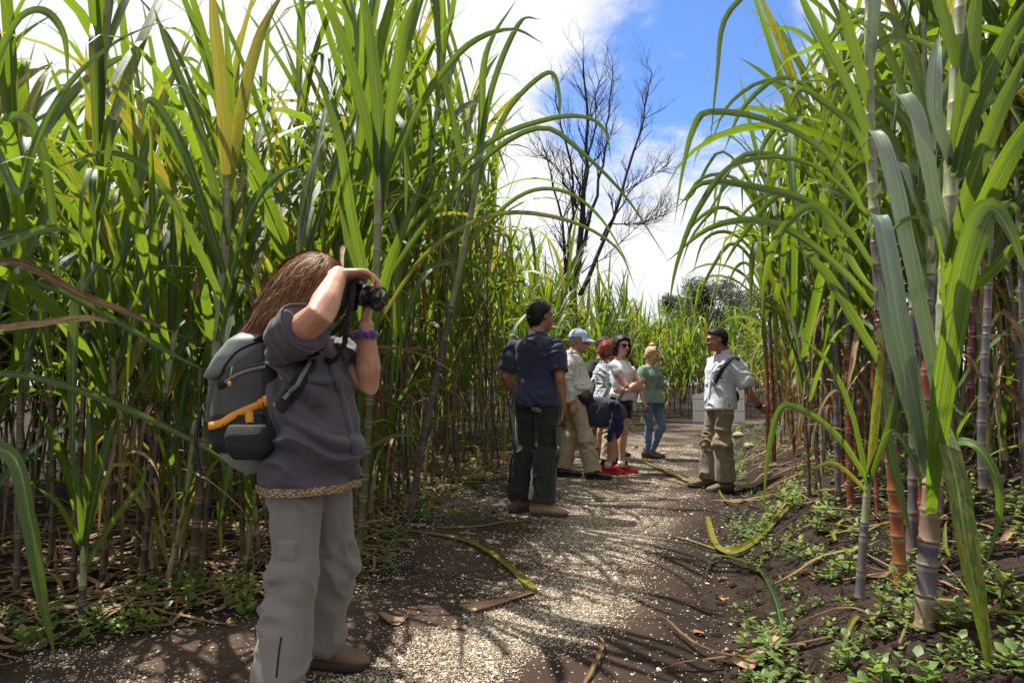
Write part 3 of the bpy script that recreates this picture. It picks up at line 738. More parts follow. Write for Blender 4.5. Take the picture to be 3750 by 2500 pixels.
for cps, wd, mt, kw in [
    ([(3195, 1120, 2.55), (3080, 990, 2.45), (2930, 870, 2.4), (2780, 810, 2.4), (2600, 835, 2.45), (2440, 960, 2.5)], .05, 'leaf', {}),
    ([(3200, 980, 2.55), (3090, 830, 2.45), (2960, 740, 2.4), (2780, 690, 2.4), (2580, 670, 2.45), (2480, 760, 2.5)], .05, 'leaf', {}),
    ([(3205, 880, 2.55), (3100, 660, 2.45), (2980, 530, 2.4), (2800, 440, 2.4), (2600, 412, 2.4), (2540, 470, 2.42), (2500, 620, 2.45), (2470, 820, 2.5)], .045, 'leaf', {}),
    ([(3195, 560, 2.55), (3110, 330, 2.5), (2980, 90, 2.45), (2900, -80, 2.4)], .07, 'leaf', {}),
    ([(3185, 400, 2.55), (3120, 170, 2.5), (3060, -70, 2.45)], .075, 'leaf', {}),
    ([(3180, 240, 2.55), (3200, 20, 2.5), (3230, -140, 2.5)], .07, 'leaf_pale', {}),
    ([(3195, 180, 2.55), (3270, 140, 2.5), (3350, 200, 2.45), (3385, 350, 2.45)], .05, 'leaf', {}),
    ([(3215, 1080, 2.55), (3140, 1000, 2.4), (3040, 820, 2.35), (2960, 760, 2.35), (2850, 860, 2.35), (2800, 1020, 2.4), (2790, 1180, 2.4)], .05, 'leaf', {}),
    ([(3220, 1330, 2.55), (3130, 1180, 2.4), (3020, 1000, 2.35), (2880, 870, 2.3)], .07, 'leaf', {}),
    ([(3190, 620, 2.55), (3130, 480, 2.5), (3020, 380, 2.5), (2930, 330, 2.5), (2880, 420, 2.5)], .05, 'leaf', {}),
    ([(3225, 1300, 2.5), (3250, 1600, 2.4), (3290, 1780, 2.35), (3340, 1990, 2.3)], .05, 'leaf', {}),
    ([(3215, 1250, 2.5), (3260, 1130, 2.45), (3330, 1090, 2.4), (3400, 1150, 2.4)], .06, 'leaf_pale', {}),
    ([(3190, 120, 2.55), (3020, -40, 2.45), (2820, -60, 2.4), (2660, 60, 2.4), (2625, 280, 2.4), (2600, 540, 2.4)], .032, 'leaf', {}),
    ([(3200, 800, 2.55), (2960, 600, 2.45), (2700, 600, 2.4), (2560, 760, 2.4), (2480, 960, 2.4), (2445, 1150, 2.4)], .034, 'leaf', {}),
    ([(3200, 740, 2.55), (3260, 640, 2.45), (3310, 620, 2.4), (3350, 760, 2.4)], .06, 'leaf_pale', {})]:
    blade(B, cps, wd, mt, **kw)
Cn = hero('slim young sugarcane shoot fanning narrow blades on the soil bank', [(3148, 2190, 2.35), (3160, 2000, 2.35), (3172, 1850, 2.35), (3182, 1740, 2.35)], .017, .012, [(0, 'stalk_grey'), (.6, 'stalk_green')], .12)
for cps, wd in [([(3176, 1780, 2.35), (3120, 1520, 2.3), (3040, 1340, 2.25), (2930, 1230, 2.2)], .03), ([(3182, 1760, 2.35), (3210, 1450, 2.35), (3235, 1200, 2.35)], .045),
                ([(3178, 1760, 2.33), (3060, 1590, 2.25), (2920, 1495, 2.2), (2850, 1510, 2.2), (2810, 1680, 2.2), (2795, 1870, 2.2)], .035), ([(3180, 1770, 2.33), (3260, 1580, 2.3), (3350, 1700, 2.25), (3400, 1900, 2.2)], .028),
                ([(3180, 1750, 2.35), (3260, 1540, 2.35), (3290, 1320, 2.4)], .04), ([(3176, 1800, 2.35), (3060, 1700, 2.25), (2960, 1720, 2.2)], .025)]:
    blade(Cn, cps, wd, 'leaf')
D = hero('dark purple sugarcane stalk standing behind the pale green cane', [(3400, 2130, 2.62), (3385, 1850, 2.62), (3390, 1500, 2.62), (3400, 1100, 2.62), (3410, 700, 2.62), (3420, 300, 2.62)], .024, .016, [(0, 'stalk_red'), (.45, 'stalk_grey'), (.6, 'stalk_green')], .11)
E_ = hero('grey waxy sugarcane stalk beside the orange-footed cane', [(3335, 2130, 2.7), (3345, 1900, 2.7), (3350, 1600, 2.7), (3350, 1300, 2.7), (3345, 900, 2.7), (3350, 500, 2.7)], .026, .017, [(0, 'stalk_grey'), (.6, 'stalk_green')], .15)
for o_, bx, dd in ((D, 3405, 2.6), (E_, 3348, 2.68)):
    for k in range(8):
        y0 = 1150 - k * 95; sg = -1 if k % 2 else 1; r_ = random.Random(k + bx)
        blade(o_, [(bx, y0, dd), (bx + sg * r_.uniform(50, 100), y0 - 240, dd + .05), (bx + sg * r_.uniform(150, 300), y0 - r_.uniform(330, 480), dd + .1), (bx + sg * r_.uniform(300, 430), y0 - r_.uniform(150, 380), dd + .15)], .06, 'leaf')
for i, (bx, by, tx, dd, mt) in enumerate([(3115, 1850, 3085, 3.9, 'stalk_red'), (3070, 1810, 3040, 4.2, 'stalk_grey'), (2835, 1650, 2800, 6.15, 'stalk_red'), (2815, 1640, 2785, 6.2, 'stalk_orange'), (3600, 1750, 3640, 3.0, 'stalk_grey'), (3560, 1500, 3590, 3.6, 'stalk_red')]):
    top = 350 if dd < 5 else 700
    o_ = hero(['red ringed sugarcane behind the slim young shoot', 'lilac grey sugarcane with a straw sheath behind the slim young shoot', 'dark red ringed sugarcane that the guide reaches for', 'brown sugarcane under the hand of the guide', 'grey sugarcane on the upper bank behind the drooping striped blade', 'red sugarcane on the upper bank behind the broad glowing blade'][i],
              [(bx, by + 40, dd), (bx - 5, by - 200, dd), ((bx + tx) / 2, (by + top) / 2, dd), (tx, top, dd)], .021 if dd > 5 else .019, .014, [(0, mt), (.4, 'stalk_grey'), (.55, 'stalk_green')], .11, 10)
    r_ = random.Random(i)
    for k in range(9):
        y0 = by + (top - by) * (.5 + .055 * k); x0 = bx + (tx - bx) * (.5 + .055 * k); sg = -1 if k % 2 else 1; s_ = 2292 / dd
        up, ou = r_.uniform(.4, .7) * s_, r_.uniform(.3, .75) * s_
        blade(o_, [(x0, y0, dd), (x0 + sg * ou * .2, y0 - up * .6, dd - .05), (x0 + sg * ou * .6, y0 - up, dd - .1), (x0 + sg * ou, y0 - up * r_.uniform(.3, .9), dd - .12), (x0 + sg * ou * 1.2, y0 + up * r_.uniform(-.4, .3), dd - .12)], r_.uniform(.04, .06), 'leaf', seg=16)
    for k in range(3):
        y0 = by + (top - by) * r_.uniform(.15, .5); sg = r_.choice([-1, 1]); s_ = 2292 / dd
        blade(o_, [(bx, y0, dd), (bx + sg * .1 * s_, y0 - .12 * s_, dd), (bx + sg * .22 * s_, y0 + .1 * s_, dd), (bx + sg * .25 * s_, y0 + .6 * s_, dd)], .03, 'leaf_dry', seg=14, twist=2, name='dry_leaf')

# left side
L1 = hero('sugarcane with a fan of broad dark upright blades behind the raised camera', [(1310, 2080, 3.55), (1340, 1700, 3.5), (1368, 1200, 3.4), (1385, 800, 3.3), (1392, 480, 3.25)], .022, .02, [(0, 'stalk'), (.45, 'stalk_green')], .14)
for cps, wd, mt in [([(1388, 800, 3.3), (1385, 420, 3.2), (1350, 100, 3.15), (1310, -90, 3.1)], .085, 'leaf'), ([(1395, 780, 3.3), (1430, 420, 3.2), (1480, 120, 3.1), (1560, -90, 3.0)], .085, 'leaf'),
                    ([(1390, 640, 3.3), (1310, 330, 3.2), (1220, 60, 3.1), (1150, -80, 3.0)], .075, 'leaf'), ([(1395, 620, 3.3), (1450, 300, 3.25), (1520, 60, 3.2), (1580, -100, 3.2)], .08, 'leaf'),
                    ([(1400, 700, 3.3), (1520, 420, 3.2), (1700, 180, 3.1), (1870, 110, 3.1), (1990, 160, 3.1)], .05, 'leaf'), ([(1385, 1000, 3.35), (1540, 780, 3.25), (1780, 530, 3.2), (2000, 440, 3.2), (2140, 430, 3.2), (2215, 480, 3.2), (2240, 600, 3.2)], .042, 'leaf'),
                    ([(1380, 1080, 3.35), (1560, 820, 3.2), (1800, 560, 3.1), (1990, 470, 3.1), (2130, 560, 3.1), (2290, 720, 3.1), (2450, 960, 3.1)], .040, 'leaf'), ([(1375, 1200, 3.4), (1560, 930, 3.2), (1800, 790, 3.1), (2050, 800, 3.1), (2250, 900, 3.1), (2330, 1060, 3.1)], .032, 'leaf_old'),
                    ([(1365, 1230, 3.4), (1420, 1000, 3.2), (1470, 860, 3.1), (1560, 640, 3.05)], .07, 'leaf'), ([(1370, 1150, 3.4), (1290, 800, 3.3), (1240, 500, 3.2), (1130, 180, 3.2)], .07, 'leaf'),
                    ([(1360, 1380, 3.45), (1300, 1000, 3.35), (1230, 700, 3.3)], .06, 'leaf')]:
    blade(L1, cps, wd, mt)
L2 = hero('sugarcane with one wide yellow spotted blade over the photographer', [(700, 2200, 3.2), (730, 1800, 3.15), (790, 1300, 3.05), (825, 800, 3.0), (830, 560, 3.0)], .022, .018, [(0, 'stalk'), (.55, 'stalk_green')], .14)
for cps, wd, mt in [([(830, 640, 2.95), (818, 380, 2.9), (790, 100, 2.85), (770, -90, 2.8)], .085, 'leaf_old'), ([(835, 700, 3.0), (890, 380, 2.95), (960, 120, 2.9), (1060, -60, 2.9)], .08, 'leaf_old'), ([(828, 900, 3.0), (740, 500, 2.9), (640, 240, 2.9), (560, 20, 2.9)], .06, 'leaf'),
                    ([(820, 1000, 3.0), (700, 620, 2.9), (600, 420, 2.9), (540, 370, 2.9), (520, 480, 2.9)], .06, 'leaf'), ([(800, 1250, 3.0), (870, 900, 2.9), (960, 700, 2.9), (1080, 620, 2.9), (1130, 740, 2.9)], .055, 'leaf'), ([(815, 1100, 3.0), (700, 860, 2.9), (560, 640, 2.85), (400, 560, 2.8), (180, 620, 2.8)], .05, 'leaf')]:
    blade(L2, cps, wd, mt)
L3 = hero('leaning sugarcane trailing long blades low behind the grey backpack', [(-180, 2250, 2.75), (-170, 1700, 2.75), (-140, 1100, 2.75), (-100, 400, 2.75), (-90, 0, 2.75)], .022, .017, [(0, 'stalk'), (.5, 'stalk_green')], .14)
for cps, wd, mt in [([(-150, 1360, 2.75), (120, 1380, 2.65), (400, 1470, 2.62), (680, 1600, 2.62), (900, 1730, 2.65)], .038, 'leaf'), ([(-140, 1000, 2.75), (150, 1040, 2.65), (400, 1160, 2.62), (620, 1290, 2.62), (760, 1360, 2.65)], .035, 'leaf'),
                    ([(-130, 900, 2.75), (-20, 520, 2.6), (80, 430, 2.55), (160, 560, 2.55), (200, 850, 2.55), (215, 1150, 2.6)], .065, 'leaf'), ([(-110, 500, 2.75), (40, 120, 2.6), (150, 40, 2.55), (235, 130, 2.55), (250, 330, 2.6)], .05, 'leaf'),
                    ([(-130, 1000, 2.75), (60, 960, 2.6), (300, 1080, 2.55), (480, 1150, 2.6), (690, 1240, 2.65)], .045, 'leaf_dry'), ([(-140, 1220, 2.75), (100, 1190, 2.6), (330, 1165, 2.6), (470, 1195, 2.65)], .04, 'leaf_dry'), ([(-160, 1650, 2.75), (40, 1660, 2.5), (110, 1900, 2.4), (150, 2150, 2.38), (205, 2420, 2.38)], .085, 'leaf'),
                    ([(-100, 300, 2.75), (60, 700, 2.5), (120, 560, 2.45), (240, 330, 2.45), (420, 160, 2.5), (640, 60, 2.55)], .045, 'leaf'), ([(-130, 950, 2.7), (60, 880, 2.5), (160, 840, 2.45), (270, 850, 2.45), (320, 940, 2.5)], .045, 'leaf')]:
    blade(L3, cps, wd, mt, name='dry_leaf' if mt == 'leaf_dry' else 'leaf')
L4 = hero('slender green sugarcane with dark leaning stalk behind the left elbow of the photographer', [(1500, 1900, 4.4), (1560, 1560, 4.2), (1640, 1180, 4.0), (1720, 800, 3.9), (1760, 550, 3.85)], .024, .018, [(0, 'stalk_grey'), (.6, 'stalk_green')], .2)
for cps, wd, mt in [([(1745, 640, 3.9), (1800, 330, 3.8), (1900, 90, 3.8), (1980, 70, 3.8)], .05, 'leaf'), ([(1730, 760, 3.9), (1650, 400, 3.8), (1600, 120, 3.8), (1590, -60, 3.8)], .05, 'leaf'), ([(1740, 700, 3.9), (1850, 420, 3.8), (2000, 270, 3.8), (2045, 330, 3.8), (2050, 480, 3.8)], .045, 'leaf'), ([(1720, 820, 3.9), (1760, 500, 3.85), (1780, 200, 3.8), (1890, 0, 3.8)], .06, 'leaf'),
                    ([(1690, 950, 3.95), (1560, 1000, 3.8), (1480, 1200, 3.75), (1440, 1500, 3.75)], .05, 'leaf'), ([(1700, 900, 3.95), (1900, 720, 3.8), (2060, 700, 3.8), (2200, 800, 3.8), (2320, 1000, 3.9)], .035, 'leaf')]:
    blade(L4, cps, wd, mt)
L5 = hero('low sugarcane shoot with a few bright blades left of the photographer', [(300, 2280, 2.85), (305, 2100, 2.85), (310, 1950, 2.85)], .016, .013, [(0, 'stalk'), (.4, 'stalk_green')], .12)
for cps, wd in [([(308, 2050, 2.85), (290, 1800, 2.8), (250, 1600, 2.8)], .04), ([(310, 2000, 2.85), (360, 1750, 2.8), (400, 1600, 2.8), (430, 1520, 2.8)], .055), ([(310, 2080, 2.85), (420, 1900, 2.75), (520, 1770, 2.75), (530, 1680, 2.75)], .04), ([(308, 2020, 2.85), (220, 1850, 2.75), (130, 1780, 2.7)], .03), ([(310, 1980, 2.85), (330, 1700, 2.85), (320, 1450, 2.9)], .05)]:
    blade(L5, cps, wd, 'leaf')
# ------------------------------------------------------------------ fallen blades, litter, weeds
def on_ground(px, py, lift=.012):
    v = cam_ray(px, py); t = .5
    while t < 40:
        p = Vector((0, 0, CAMZ)) + v * t
        if p.z < H(p.x, p.y) + lift: return p
        t += .01 + t * .002
    return p
def fallen(cps, width, mt, label, name='fallen_leaf', cat='fallen leaf', group=None, parent=None, lift=.02, arch=0.0, partname=None, seg=20):
    pts = [on_ground(*c, lift) for c in cps]
    n = len(pts)
    for i, p in enumerate(pts): p.z += arch * math.sin(math.pi * i / max(1, n - 1))
    if parent is None: o = empty(name, pts[0], label=label, cat=cat, group=group)
    else: o = parent
    blade(o, pts, width, mt, seg=seg, face=(.1, -.35, 1), name=partname or 'blade', w0=.8, fold=.16, twist=.3); return o
def rolled(parent, a, b, r, mt='leaf_dry'):
    p, q = on_ground(*a, .02), on_ground(*b, .02); mb = MB(); o0 = parent.location; d = (q - p).normalized(); lat_ = Vector((-d.y, d.x, 0)).normalized(); vs, uv = [], []; n, m = 9, 9
    for i in range(n):
        t = i / (n - 1); c = p.lerp(q, t) + Vector((0, 0, .006 * math.sin(5 * t))); c.z = H(c.x, c.y) + .012; rr = r * (1.25 - .75 * t) * (1 + .12 * math.sin(t * 9))
        for k in range(m):
            an = -2.2 + 4.4 * k / (m - 1) + .3 * t; vs.append(c + lat_ * rr * 1.35 * math.sin(an) + Vector((0, 0, rr * .55 * (1 - math.cos(an)))) - o0); uv.append((k / (m - 1), t * 1.5 + .2))
    mb.add(vs, [(i * m + k, i * m + k + 1, (i + 1) * m + k + 1, (i + 1) * m + k) for i in range(n - 1) for k in range(m - 1)], uv); add('sheath', mb.mesh('sheath', [M[mt]]), parent)
M['sheath_dry'] = stalk_material('dry_sheath', (0.30, 0.14, 0.12), (0.34, 0.20, 0.13), (0.42, 0.30, 0.18), .6)
o = fallen([(1955, 2160), (1850, 2065), (1740, 1995), (1620, 1960), (1440, 1935)], .075, 'leaf_old', 'long yellow-green cane blade bent at its brown sheath across the gravel'); rolled(o, (1728, 2232), (1955, 2165), .022, 'sheath_dry')
fallen([(2575, 1783), (2470, 1745), (2400, 1712), (2325, 1680)], .10, 'leaf_old', 'yellow-green cane blade lying between the visitors and the guide', arch=.03)
fallen([(2590, 1890), (2612, 1980), (2655, 2030), (2740, 2005), (2850, 1900), (2965, 1770)], .06, 'leaf_old', 'bright yellow cane blade folded in a V at the foot of the bank', arch=.02)
o = fallen([(2862, 2295), (2835, 2200), (2775, 2100), (2690, 2062), (2610, 2050), (2582, 2115)], .05, 'leaf', 'green curling cane blade with pink-brown sheath on the bare soil', arch=.03); rolled(o, (2722, 2435), (2860, 2300), .028, 'sheath_dry')
fallen([(2140, 2500), (2190, 2420), (2205, 2360), (2160, 2310)], .02, 'leaf_dry', 'thin dry curved blade on the gravel near the photographer', arch=.02)
fallen([(1600, 1930), (1750, 1925), (1850, 1910), (1960, 1905)], .022, 'leaf_old', 'straw coloured blade under the tan hiking boot')
fallen([(2620, 1770), (2665, 1845), (2780, 1830), (2990, 1775)], .03, 'leaf_old', 'orange dry blade by the boot of the guide', arch=.03)
rr_ = random.Random(5)
def near_r(y): return 'beside the thick pale green cane' if y < 2.7 else 'below the slim young shoot' if y < 3.6 else 'along the bank towards the guide' if y < 5.4 else 'behind the boots of the guide'
def near_l(y): return 'near the boots of the photographer' if y < 3.3 else 'behind the photographer along the path' if y < 4.6 else 'beside the man in navy polo'
for k in range(80):     # dry blades along both edges
    if k < 26: y = rr_.uniform(2.6, 7.5); x = xl(y) + rr_.uniform(-.7, .25); lb, gp = 'dry straw blade under the stand ' + near_l(y), 'dry blades under the stand ' + near_l(y)
    else: y = rr_.uniform(2.1, 7.5); x = xr(y) + rr_.uniform(.15, 1.5); lb, gp = 'dry straw blade on the soil ' + near_r(y), 'dry blades ' + near_r(y)
    a = rr_.uniform(0, 6.28); L = rr_.uniform(.3, .9); C = []; bend = rr_.uniform(-1.2, 1.2)
    for i in range(6):
        xx = x + math.cos(a + bend * i / 6) * L * i / 6; yy = y + math.sin(a + bend * i / 6) * L * i / 6
        C.append(Vector((xx, yy, H(xx, yy) + .02 + .05 * rr_.random() * math.sin(i / 5 * 3.1))))
    if any(abs(c.x) / c.y > .85 and False for c in C): continue
    o = empty('fallen_leaf', C[0], label=lb, cat='fallen leaf', group=gp); blade(o, C, rr_.uniform(.015, .035), rr_.choice(['leaf_dry', 'leaf_dry', 'leaf_dry', 'leaf_old']), seg=10, face=(.1, -.2, 1), twist=rr_.uniform(-1, 1), fold=.25, name='blade')
# small broad dead leaves
def dead_leaf(px, py, s, mt, label, group=None):
    p = on_ground(px, py, .01); mb = MB(); a = rr_.uniform(0, 6.28); vs, fs = [], []
    for i in range(7):
        t = i / 6; wd = s * .42 * math.sin(math.pi * (t * .92 + .04)) ** .8
        for k in (-1, 0, 1): vs.append((s * (t - .5), k * wd + .06 * s * math.sin(5 * t), s * (.16 * abs(k) + .12 * math.sin(4 * t + a)) * (1 if k else .3) + .2 * s * (t - .4) ** 2))
    for i in range(6):
        for k in range(2): b = i * 3 + k; fs.append((b, b + 1, b + 4, b + 3))
    mb.add(vs, fs); o = add('dead_leaf', mb.mesh('dead_leaf', [M[mt]])); o.location = p; o.rotation_euler = (0, 0, a); tag(o, label, 'dead leaf', group)
for q in [(1812, 1878, .10, 'dead_leaf', 'orange dead leaf beside the heel of the tan hiking boot'), (1440, 2275, .13, 'dead_brown', 'big curled brown leaf near the hem of the grey trousers'), (2640, 2122, .06, 'dead_leaf', 'rust coloured curled leaf on the bare soil by the green blade'),
          (2558, 2320, .05, 'dead_leaf', 'small tan dead leaf on the bare soil near the curled sheath'), (1707, 1975, .06, 'dead_leaf', 'orange dead leaf on the gravel by the long bent blade'), (1838, 2092, .05, 'dead_brown', 'pale round leaf on the gravel under the long bent blade'), (2650, 2195, .05, 'dead_leaf', 'small rusty leaf below the curling green blade'), (1690, 2305, .05, 'dead_brown', 'small tan leaf near the brown sheath on the gravel')]: dead_leaf(*q)
for k in range(36): 
    y = rr_.uniform(2.0, 6.5); x = (xr(y) + rr_.uniform(.1, 1.2)) if k % 2 else xl(y) + rr_.uniform(-.4, .5); pp = project(Vector((x, y, H(x, y))))
    dead_leaf(pp[0], pp[1], rr_.uniform(.025, .06), rr_.choice(['dead_leaf', 'dead_brown', 'dead_brown']), 'small dead leaf on the soil ' + (near_r(y) if k % 2 else near_l(y)), 'dead leaves ' + (near_r(y) if k % 2 else near_l(y)))
# straw litter under the stands
mb = MB()
def bits(n, seed, region):
    r_ = random.Random(seed)
    for _ in range(n):
        x, y = region(r_); a = r_.uniform(0, 6.28); L = r_.uniform(.12, .6); wd = r_.uniform(.008, .026); C = []; bd = r_.uniform(-.9, .9)
        for i in range(5):
            t = i / 4; xx, yy = x + math.cos(a + bd * t) * L * t, y + math.sin(a + bd * t) * L * t; C.append((xx, yy, H(xx, yy) + .012 + r_.uniform(0, .03)))
        strip(mb, C, [wd * (.6 + .4 * math.sin(3 * i / 4 + .2)) for i in range(5)], (-math.sin(a), math.cos(a), r_.uniform(-.4, .4)), 2, .2)
def reg_l(r_):
    y = r_.uniform(2.4, 9); return xl(y) - .1 - 2.6 * r_.random() ** 1.4, y
def reg_r(r_):
    y = r_.uniform(2.2, 9); return xr(y) + .4 + 3.2 * r_.random(), y
bits(1500, 3, reg_l); bits(420, 4, reg_r)
tag(add('cane_litter', mb.mesh('cane_litter', [M['leaf_dry']])), 'straw litter of dry cane trash covering the soil under the canes', 'litter', kind='stuff')
# roots and clods on the bank
mb = MB(); r_ = random.Random(8)
for _ in range(1100):
    y = r_.uniform(1.75, 4.5); x = xr(y) + r_.uniform(.05, 1.3); a = r_.uniform(0, 6.28); L = r_.uniform(.03, .14); C = []
    for i in range(4): t = i / 3; xx, yy = x + math.cos(a + t) * L * t, y + math.sin(a + t) * L * t; C.append((xx, yy, H(xx, yy) + .006 + .012 * r_.random()))
    mb.tube(C, [.0022, .002, .0015, .0008], 4, cap=None)
for _ in range(2600):
    y = 1.7 + 5 * r_.random() ** 1.5; x = xr(y) + r_.uniform(-.12, 1.6); s_ = r_.choice([.004, .006, .008, .012, .02]); mb.ell((x, y, H(x, y) + s_ * .2), (s_, s_ * r_.uniform(.7, 1.2), s_ * .7), None, 5, 4)
tag(add('soil_clods', mb.mesh('soil_clods', [M['soil']], False)), 'dark soil clods and fine roots on the bank', 'soil', kind='stuff')
# weeds
def weed_arr(seed, nl, spread, ls, tall):
    r_ = random.Random(seed); stems, leaves = [], MB(); st = MB()
    for s_ in range(max(1, nl // 6)):
        a0 = r_.uniform(0, 6.28); h = tall * r_.uniform(.5, 1.1); lean = r_.uniform(0, .6) * spread; tip = Vector((math.cos(a0) * lean, math.sin(a0) * lean, h))
        st.tube([(0, 0, 0), tip * .5 + Vector((0, 0, h * .1)), tip], [.0022, .0018, .001], 4, cap=None)
        m = max(3, nl // max(1, nl // 6))
        for k in range(m):
            f = (k + 1) / m; base = tip * f; a = a0 + k * 2.4 + r_.uniform(-.3, .3); L = ls * r_.uniform(.7, 1.25) * (1.1 - .45 * f); el = r_.uniform(-.1, .5) + .3 * f
            d = Vector((math.cos(a) * math.cos(el), math.sin(a) * math.cos(el), math.sin(el))); sd = Vector((-math.sin(a), math.cos(a), 0)); up = d.cross(sd); w_ = L * r_.uniform(.24, .34)
            stp = base + d * L * .18
            vs = [stp, stp + d * L * .35 + sd * w_ - up * .0 * L, stp + d * L * .35 - up * -.05 * L, stp + d * L * .35 - sd * w_, stp + d * L * .72 + sd * w_ * .68, stp + d * L * .7 + up * .05 * L, stp + d * L * .72 - sd * w_ * .68, stp + d * L - Vector((0, 0, L * .12))]
            leaves.add(vs, [(0, 1, 2), (0, 2, 3), (1, 4, 5, 2), (2, 5, 6, 3), (4, 7, 5), (5, 7, 6)])
    return leaves, st
WV = []
for i in range(12):
    big = i < 5; lv, st = weed_arr(50 + i, 18 if big else 14, .16 if big else .09, .055 if big else .03, .15 if big else .06)
    WV.append((lv.mesh('weed_leaves', [M['weed']]), st.mesh('weed_stem', [M['weed']]), lv))
M['weed_stem'] = simple('weed_stem', (0.10, 0.12, 0.04), .6)
for a, b, _ in WV: b.materials.clear(); b.materials.append(M['weed_stem'])
# leaves of the biggest weeds are parts of their own
LEAF1 = []
for i in range(4):
    m_ = MB(); L = 1.0; w_ = .26 + .03 * i
    vs = [(0, 0, 0), (.35, w_, .05), (.35, 0, 0), (.35, -w_, .05), (.72, w_ * .66, .02), (.7, 0, .03), (.72, -w_ * .66, .02), (1, 0, -.12)]
    m_.add(vs, [(0, 1, 2), (0, 2, 3), (1, 4, 5, 2), (2, 5, 6, 3), (4, 7, 5), (5, 7, 6)]); LEAF1.append(m_.mesh('weed_leaf', [M['weed']]))
def weed_big(x, y, s, label, group):
    r_ = rr_; z = H(x, y) - .005; o = empty('weed_plant', (x, y, z), label=label, cat='weed', group=group)
    for s_ in range(r_.choice([2, 3])):
        a0 = r_.uniform(0, 6.28); h = s * r_.uniform(.7, 1.1); lean = r_.uniform(.1, .6) * s; tip = Vector((math.cos(a0) * lean, math.sin(a0) * lean, h)); mb = MB()
        mb.tube([(0, 0, 0), tip * .5 + Vector((0, 0, h * .1)), tip], [.003, .0025, .0015], 5, cap=None); add('stem', mb.mesh('stem', [M['weed_stem']]), o)
        for k in range(6):
            f = (k + 1) / 6; a = a0 + k * 2.4 + r_.uniform(-.3, .3); l = bpy.data.objects.new('leaf', r_.choice(LEAF1)); COL.objects.link(l); l.parent = o
            l.location = tip * f + Vector((0, 0, h * .1 * (1 - abs(2 * f - 1)))); l.rotation_euler = (r_.uniform(-.2, .2), -r_.uniform(0, .5) - .3 * f, a); q = s * r_.uniform(.28, .5) * (1.15 - .5 * f) + .012; l.scale = (q, q, q)
for k in range(40):
    if k < 22: y = 1.85 + 3.2 * rr_.random() ** 1.3; x = xr(y) + .25 + 1.1 * rr_.random(); lb, gp = 'leafy green weed with ovate leaves ' + near_r(y), 'leafy weeds ' + near_r(y)
    else: y = rr_.uniform(2.35, 6.2); x = xl(y) + rr_.uniform(-.3, .22); lb, gp = 'leafy green weed with ovate leaves ' + near_l(y), 'leafy weeds ' + near_l(y)
    if x / y > .9: x = .85 * y
    weed_big(x, y, rr_.uniform(.07, .17), lb, gp)
def small_weeds(n, region, lb, gp, seed, fl):
    r_ = random.Random(seed)
    for k in range(n):
        x, y = region(r_); i = r_.randrange(12); wh = fl(y); o = empty('small_weed', (x, y, H(x, y) - .004), r_.uniform(0, 6.28), lb + ' ' + wh, 'weed', gp + ' ' + wh); s_ = r_.uniform(.5, 1.15); o.scale = (s_, s_, s_)
        add('foliage', WV[i][0], o); add('stem', WV[i][1], o)
small_weeds(75, lambda r_: (lambda y: (xr(y) + .1 + 1.5 * r_.random(), y))(1.8 + 4.5 * r_.random() ** 1.3), 'small bright weed sprouting', 'small weeds', 21, near_r)
small_weeds(65, lambda r_: (lambda y: (xl(y) + .3 - .8 * r_.random(), y))(2.3 + 5 * r_.random()), 'small green weed at the edge of the path', 'small weeds', 22, near_l)
# ground cover mass
Vv, Ff = [], []; n0 = 0; r_ = random.Random(9)
tris = []
for i in range(12):
    me = WV[i][0]; V = np.array([v.co[:] for v in me.vertices]); T = [tuple(p.vertices) for p in me.polygons]; tris.append((V, T))
def cover(x, y, s_):
    global n0
    V, T = tris[r_.randrange(12)]; a = r_.uniform(0, 6.28); c, s2 = math.cos(a), math.sin(a); Q = V * s_
    Vv.append(np.stack([Q[:, 0] * c - Q[:, 1] * s2 + x, Q[:, 0] * s2 + Q[:, 1] * c + y, Q[:, 2] + H(x, y)], 1)); Ff.extend([tuple(q + n0 for q in t) for t in T]); n0 += len(V)
k = 0
while k < 900:
    y = 1.8 + 13 * r_.random() ** 1.3; x = xr(y) + .02 + 3.2 * r_.random() ** 1.2
    if nz(x, y, 1.6, 31) > -.08: cover(x, y, r_.uniform(.45, 1.1)); k += 1
k = 0
while k < 420:
    y = 2.3 + 15 * r_.random() ** 1.2; x = xl(y) + .22 - .9 * r_.random()
    if nz(x, y, 1.4, 33) > -.12: cover(x, y, r_.uniform(.4, 1.1) * (1 if y < 8 else 1.6)); k += 1
me = bpy.data.meshes.new('ground_cover'); me.from_pydata(np.concatenate(Vv).tolist(), [], Ff); me.materials.append(M['weed'])
tag(add('ground_cover', me), 'low green ground cover along both edges of the path', 'ground cover', kind='stuff')
# stones at the bank and a piece of brick
def stone(px, py, s, label, mt='stone'):
    p = on_ground(px, py, 0); mb = MB(); mb.ell((0, 0, s * .3), (s, s * .7, s * .55), None, 12, 8)
    mb.v = [tuple(Vector(v) * (1 + .25 * noise.noise(Vector(v) * 2.2 / s + Vector((px, 0, 0))))) for v in mb.v]; o = add('stone', mb.mesh('stone', [M[mt]])); o.location = p; tag(o, label, 'stone')
stone(2705, 1600, .11, 'tan boulder at the foot of the bank behind the guide'); stone(2745, 1640, .09, 'smaller tan stone in front of the boulder behind the guide'); stone(2990, 1690, .07, 'rusty brown stone on the bank among dry blades', 'dead_leaf'); stone(2430, 1665, .05, 'flat pale stone on the path beyond the ankle boots')
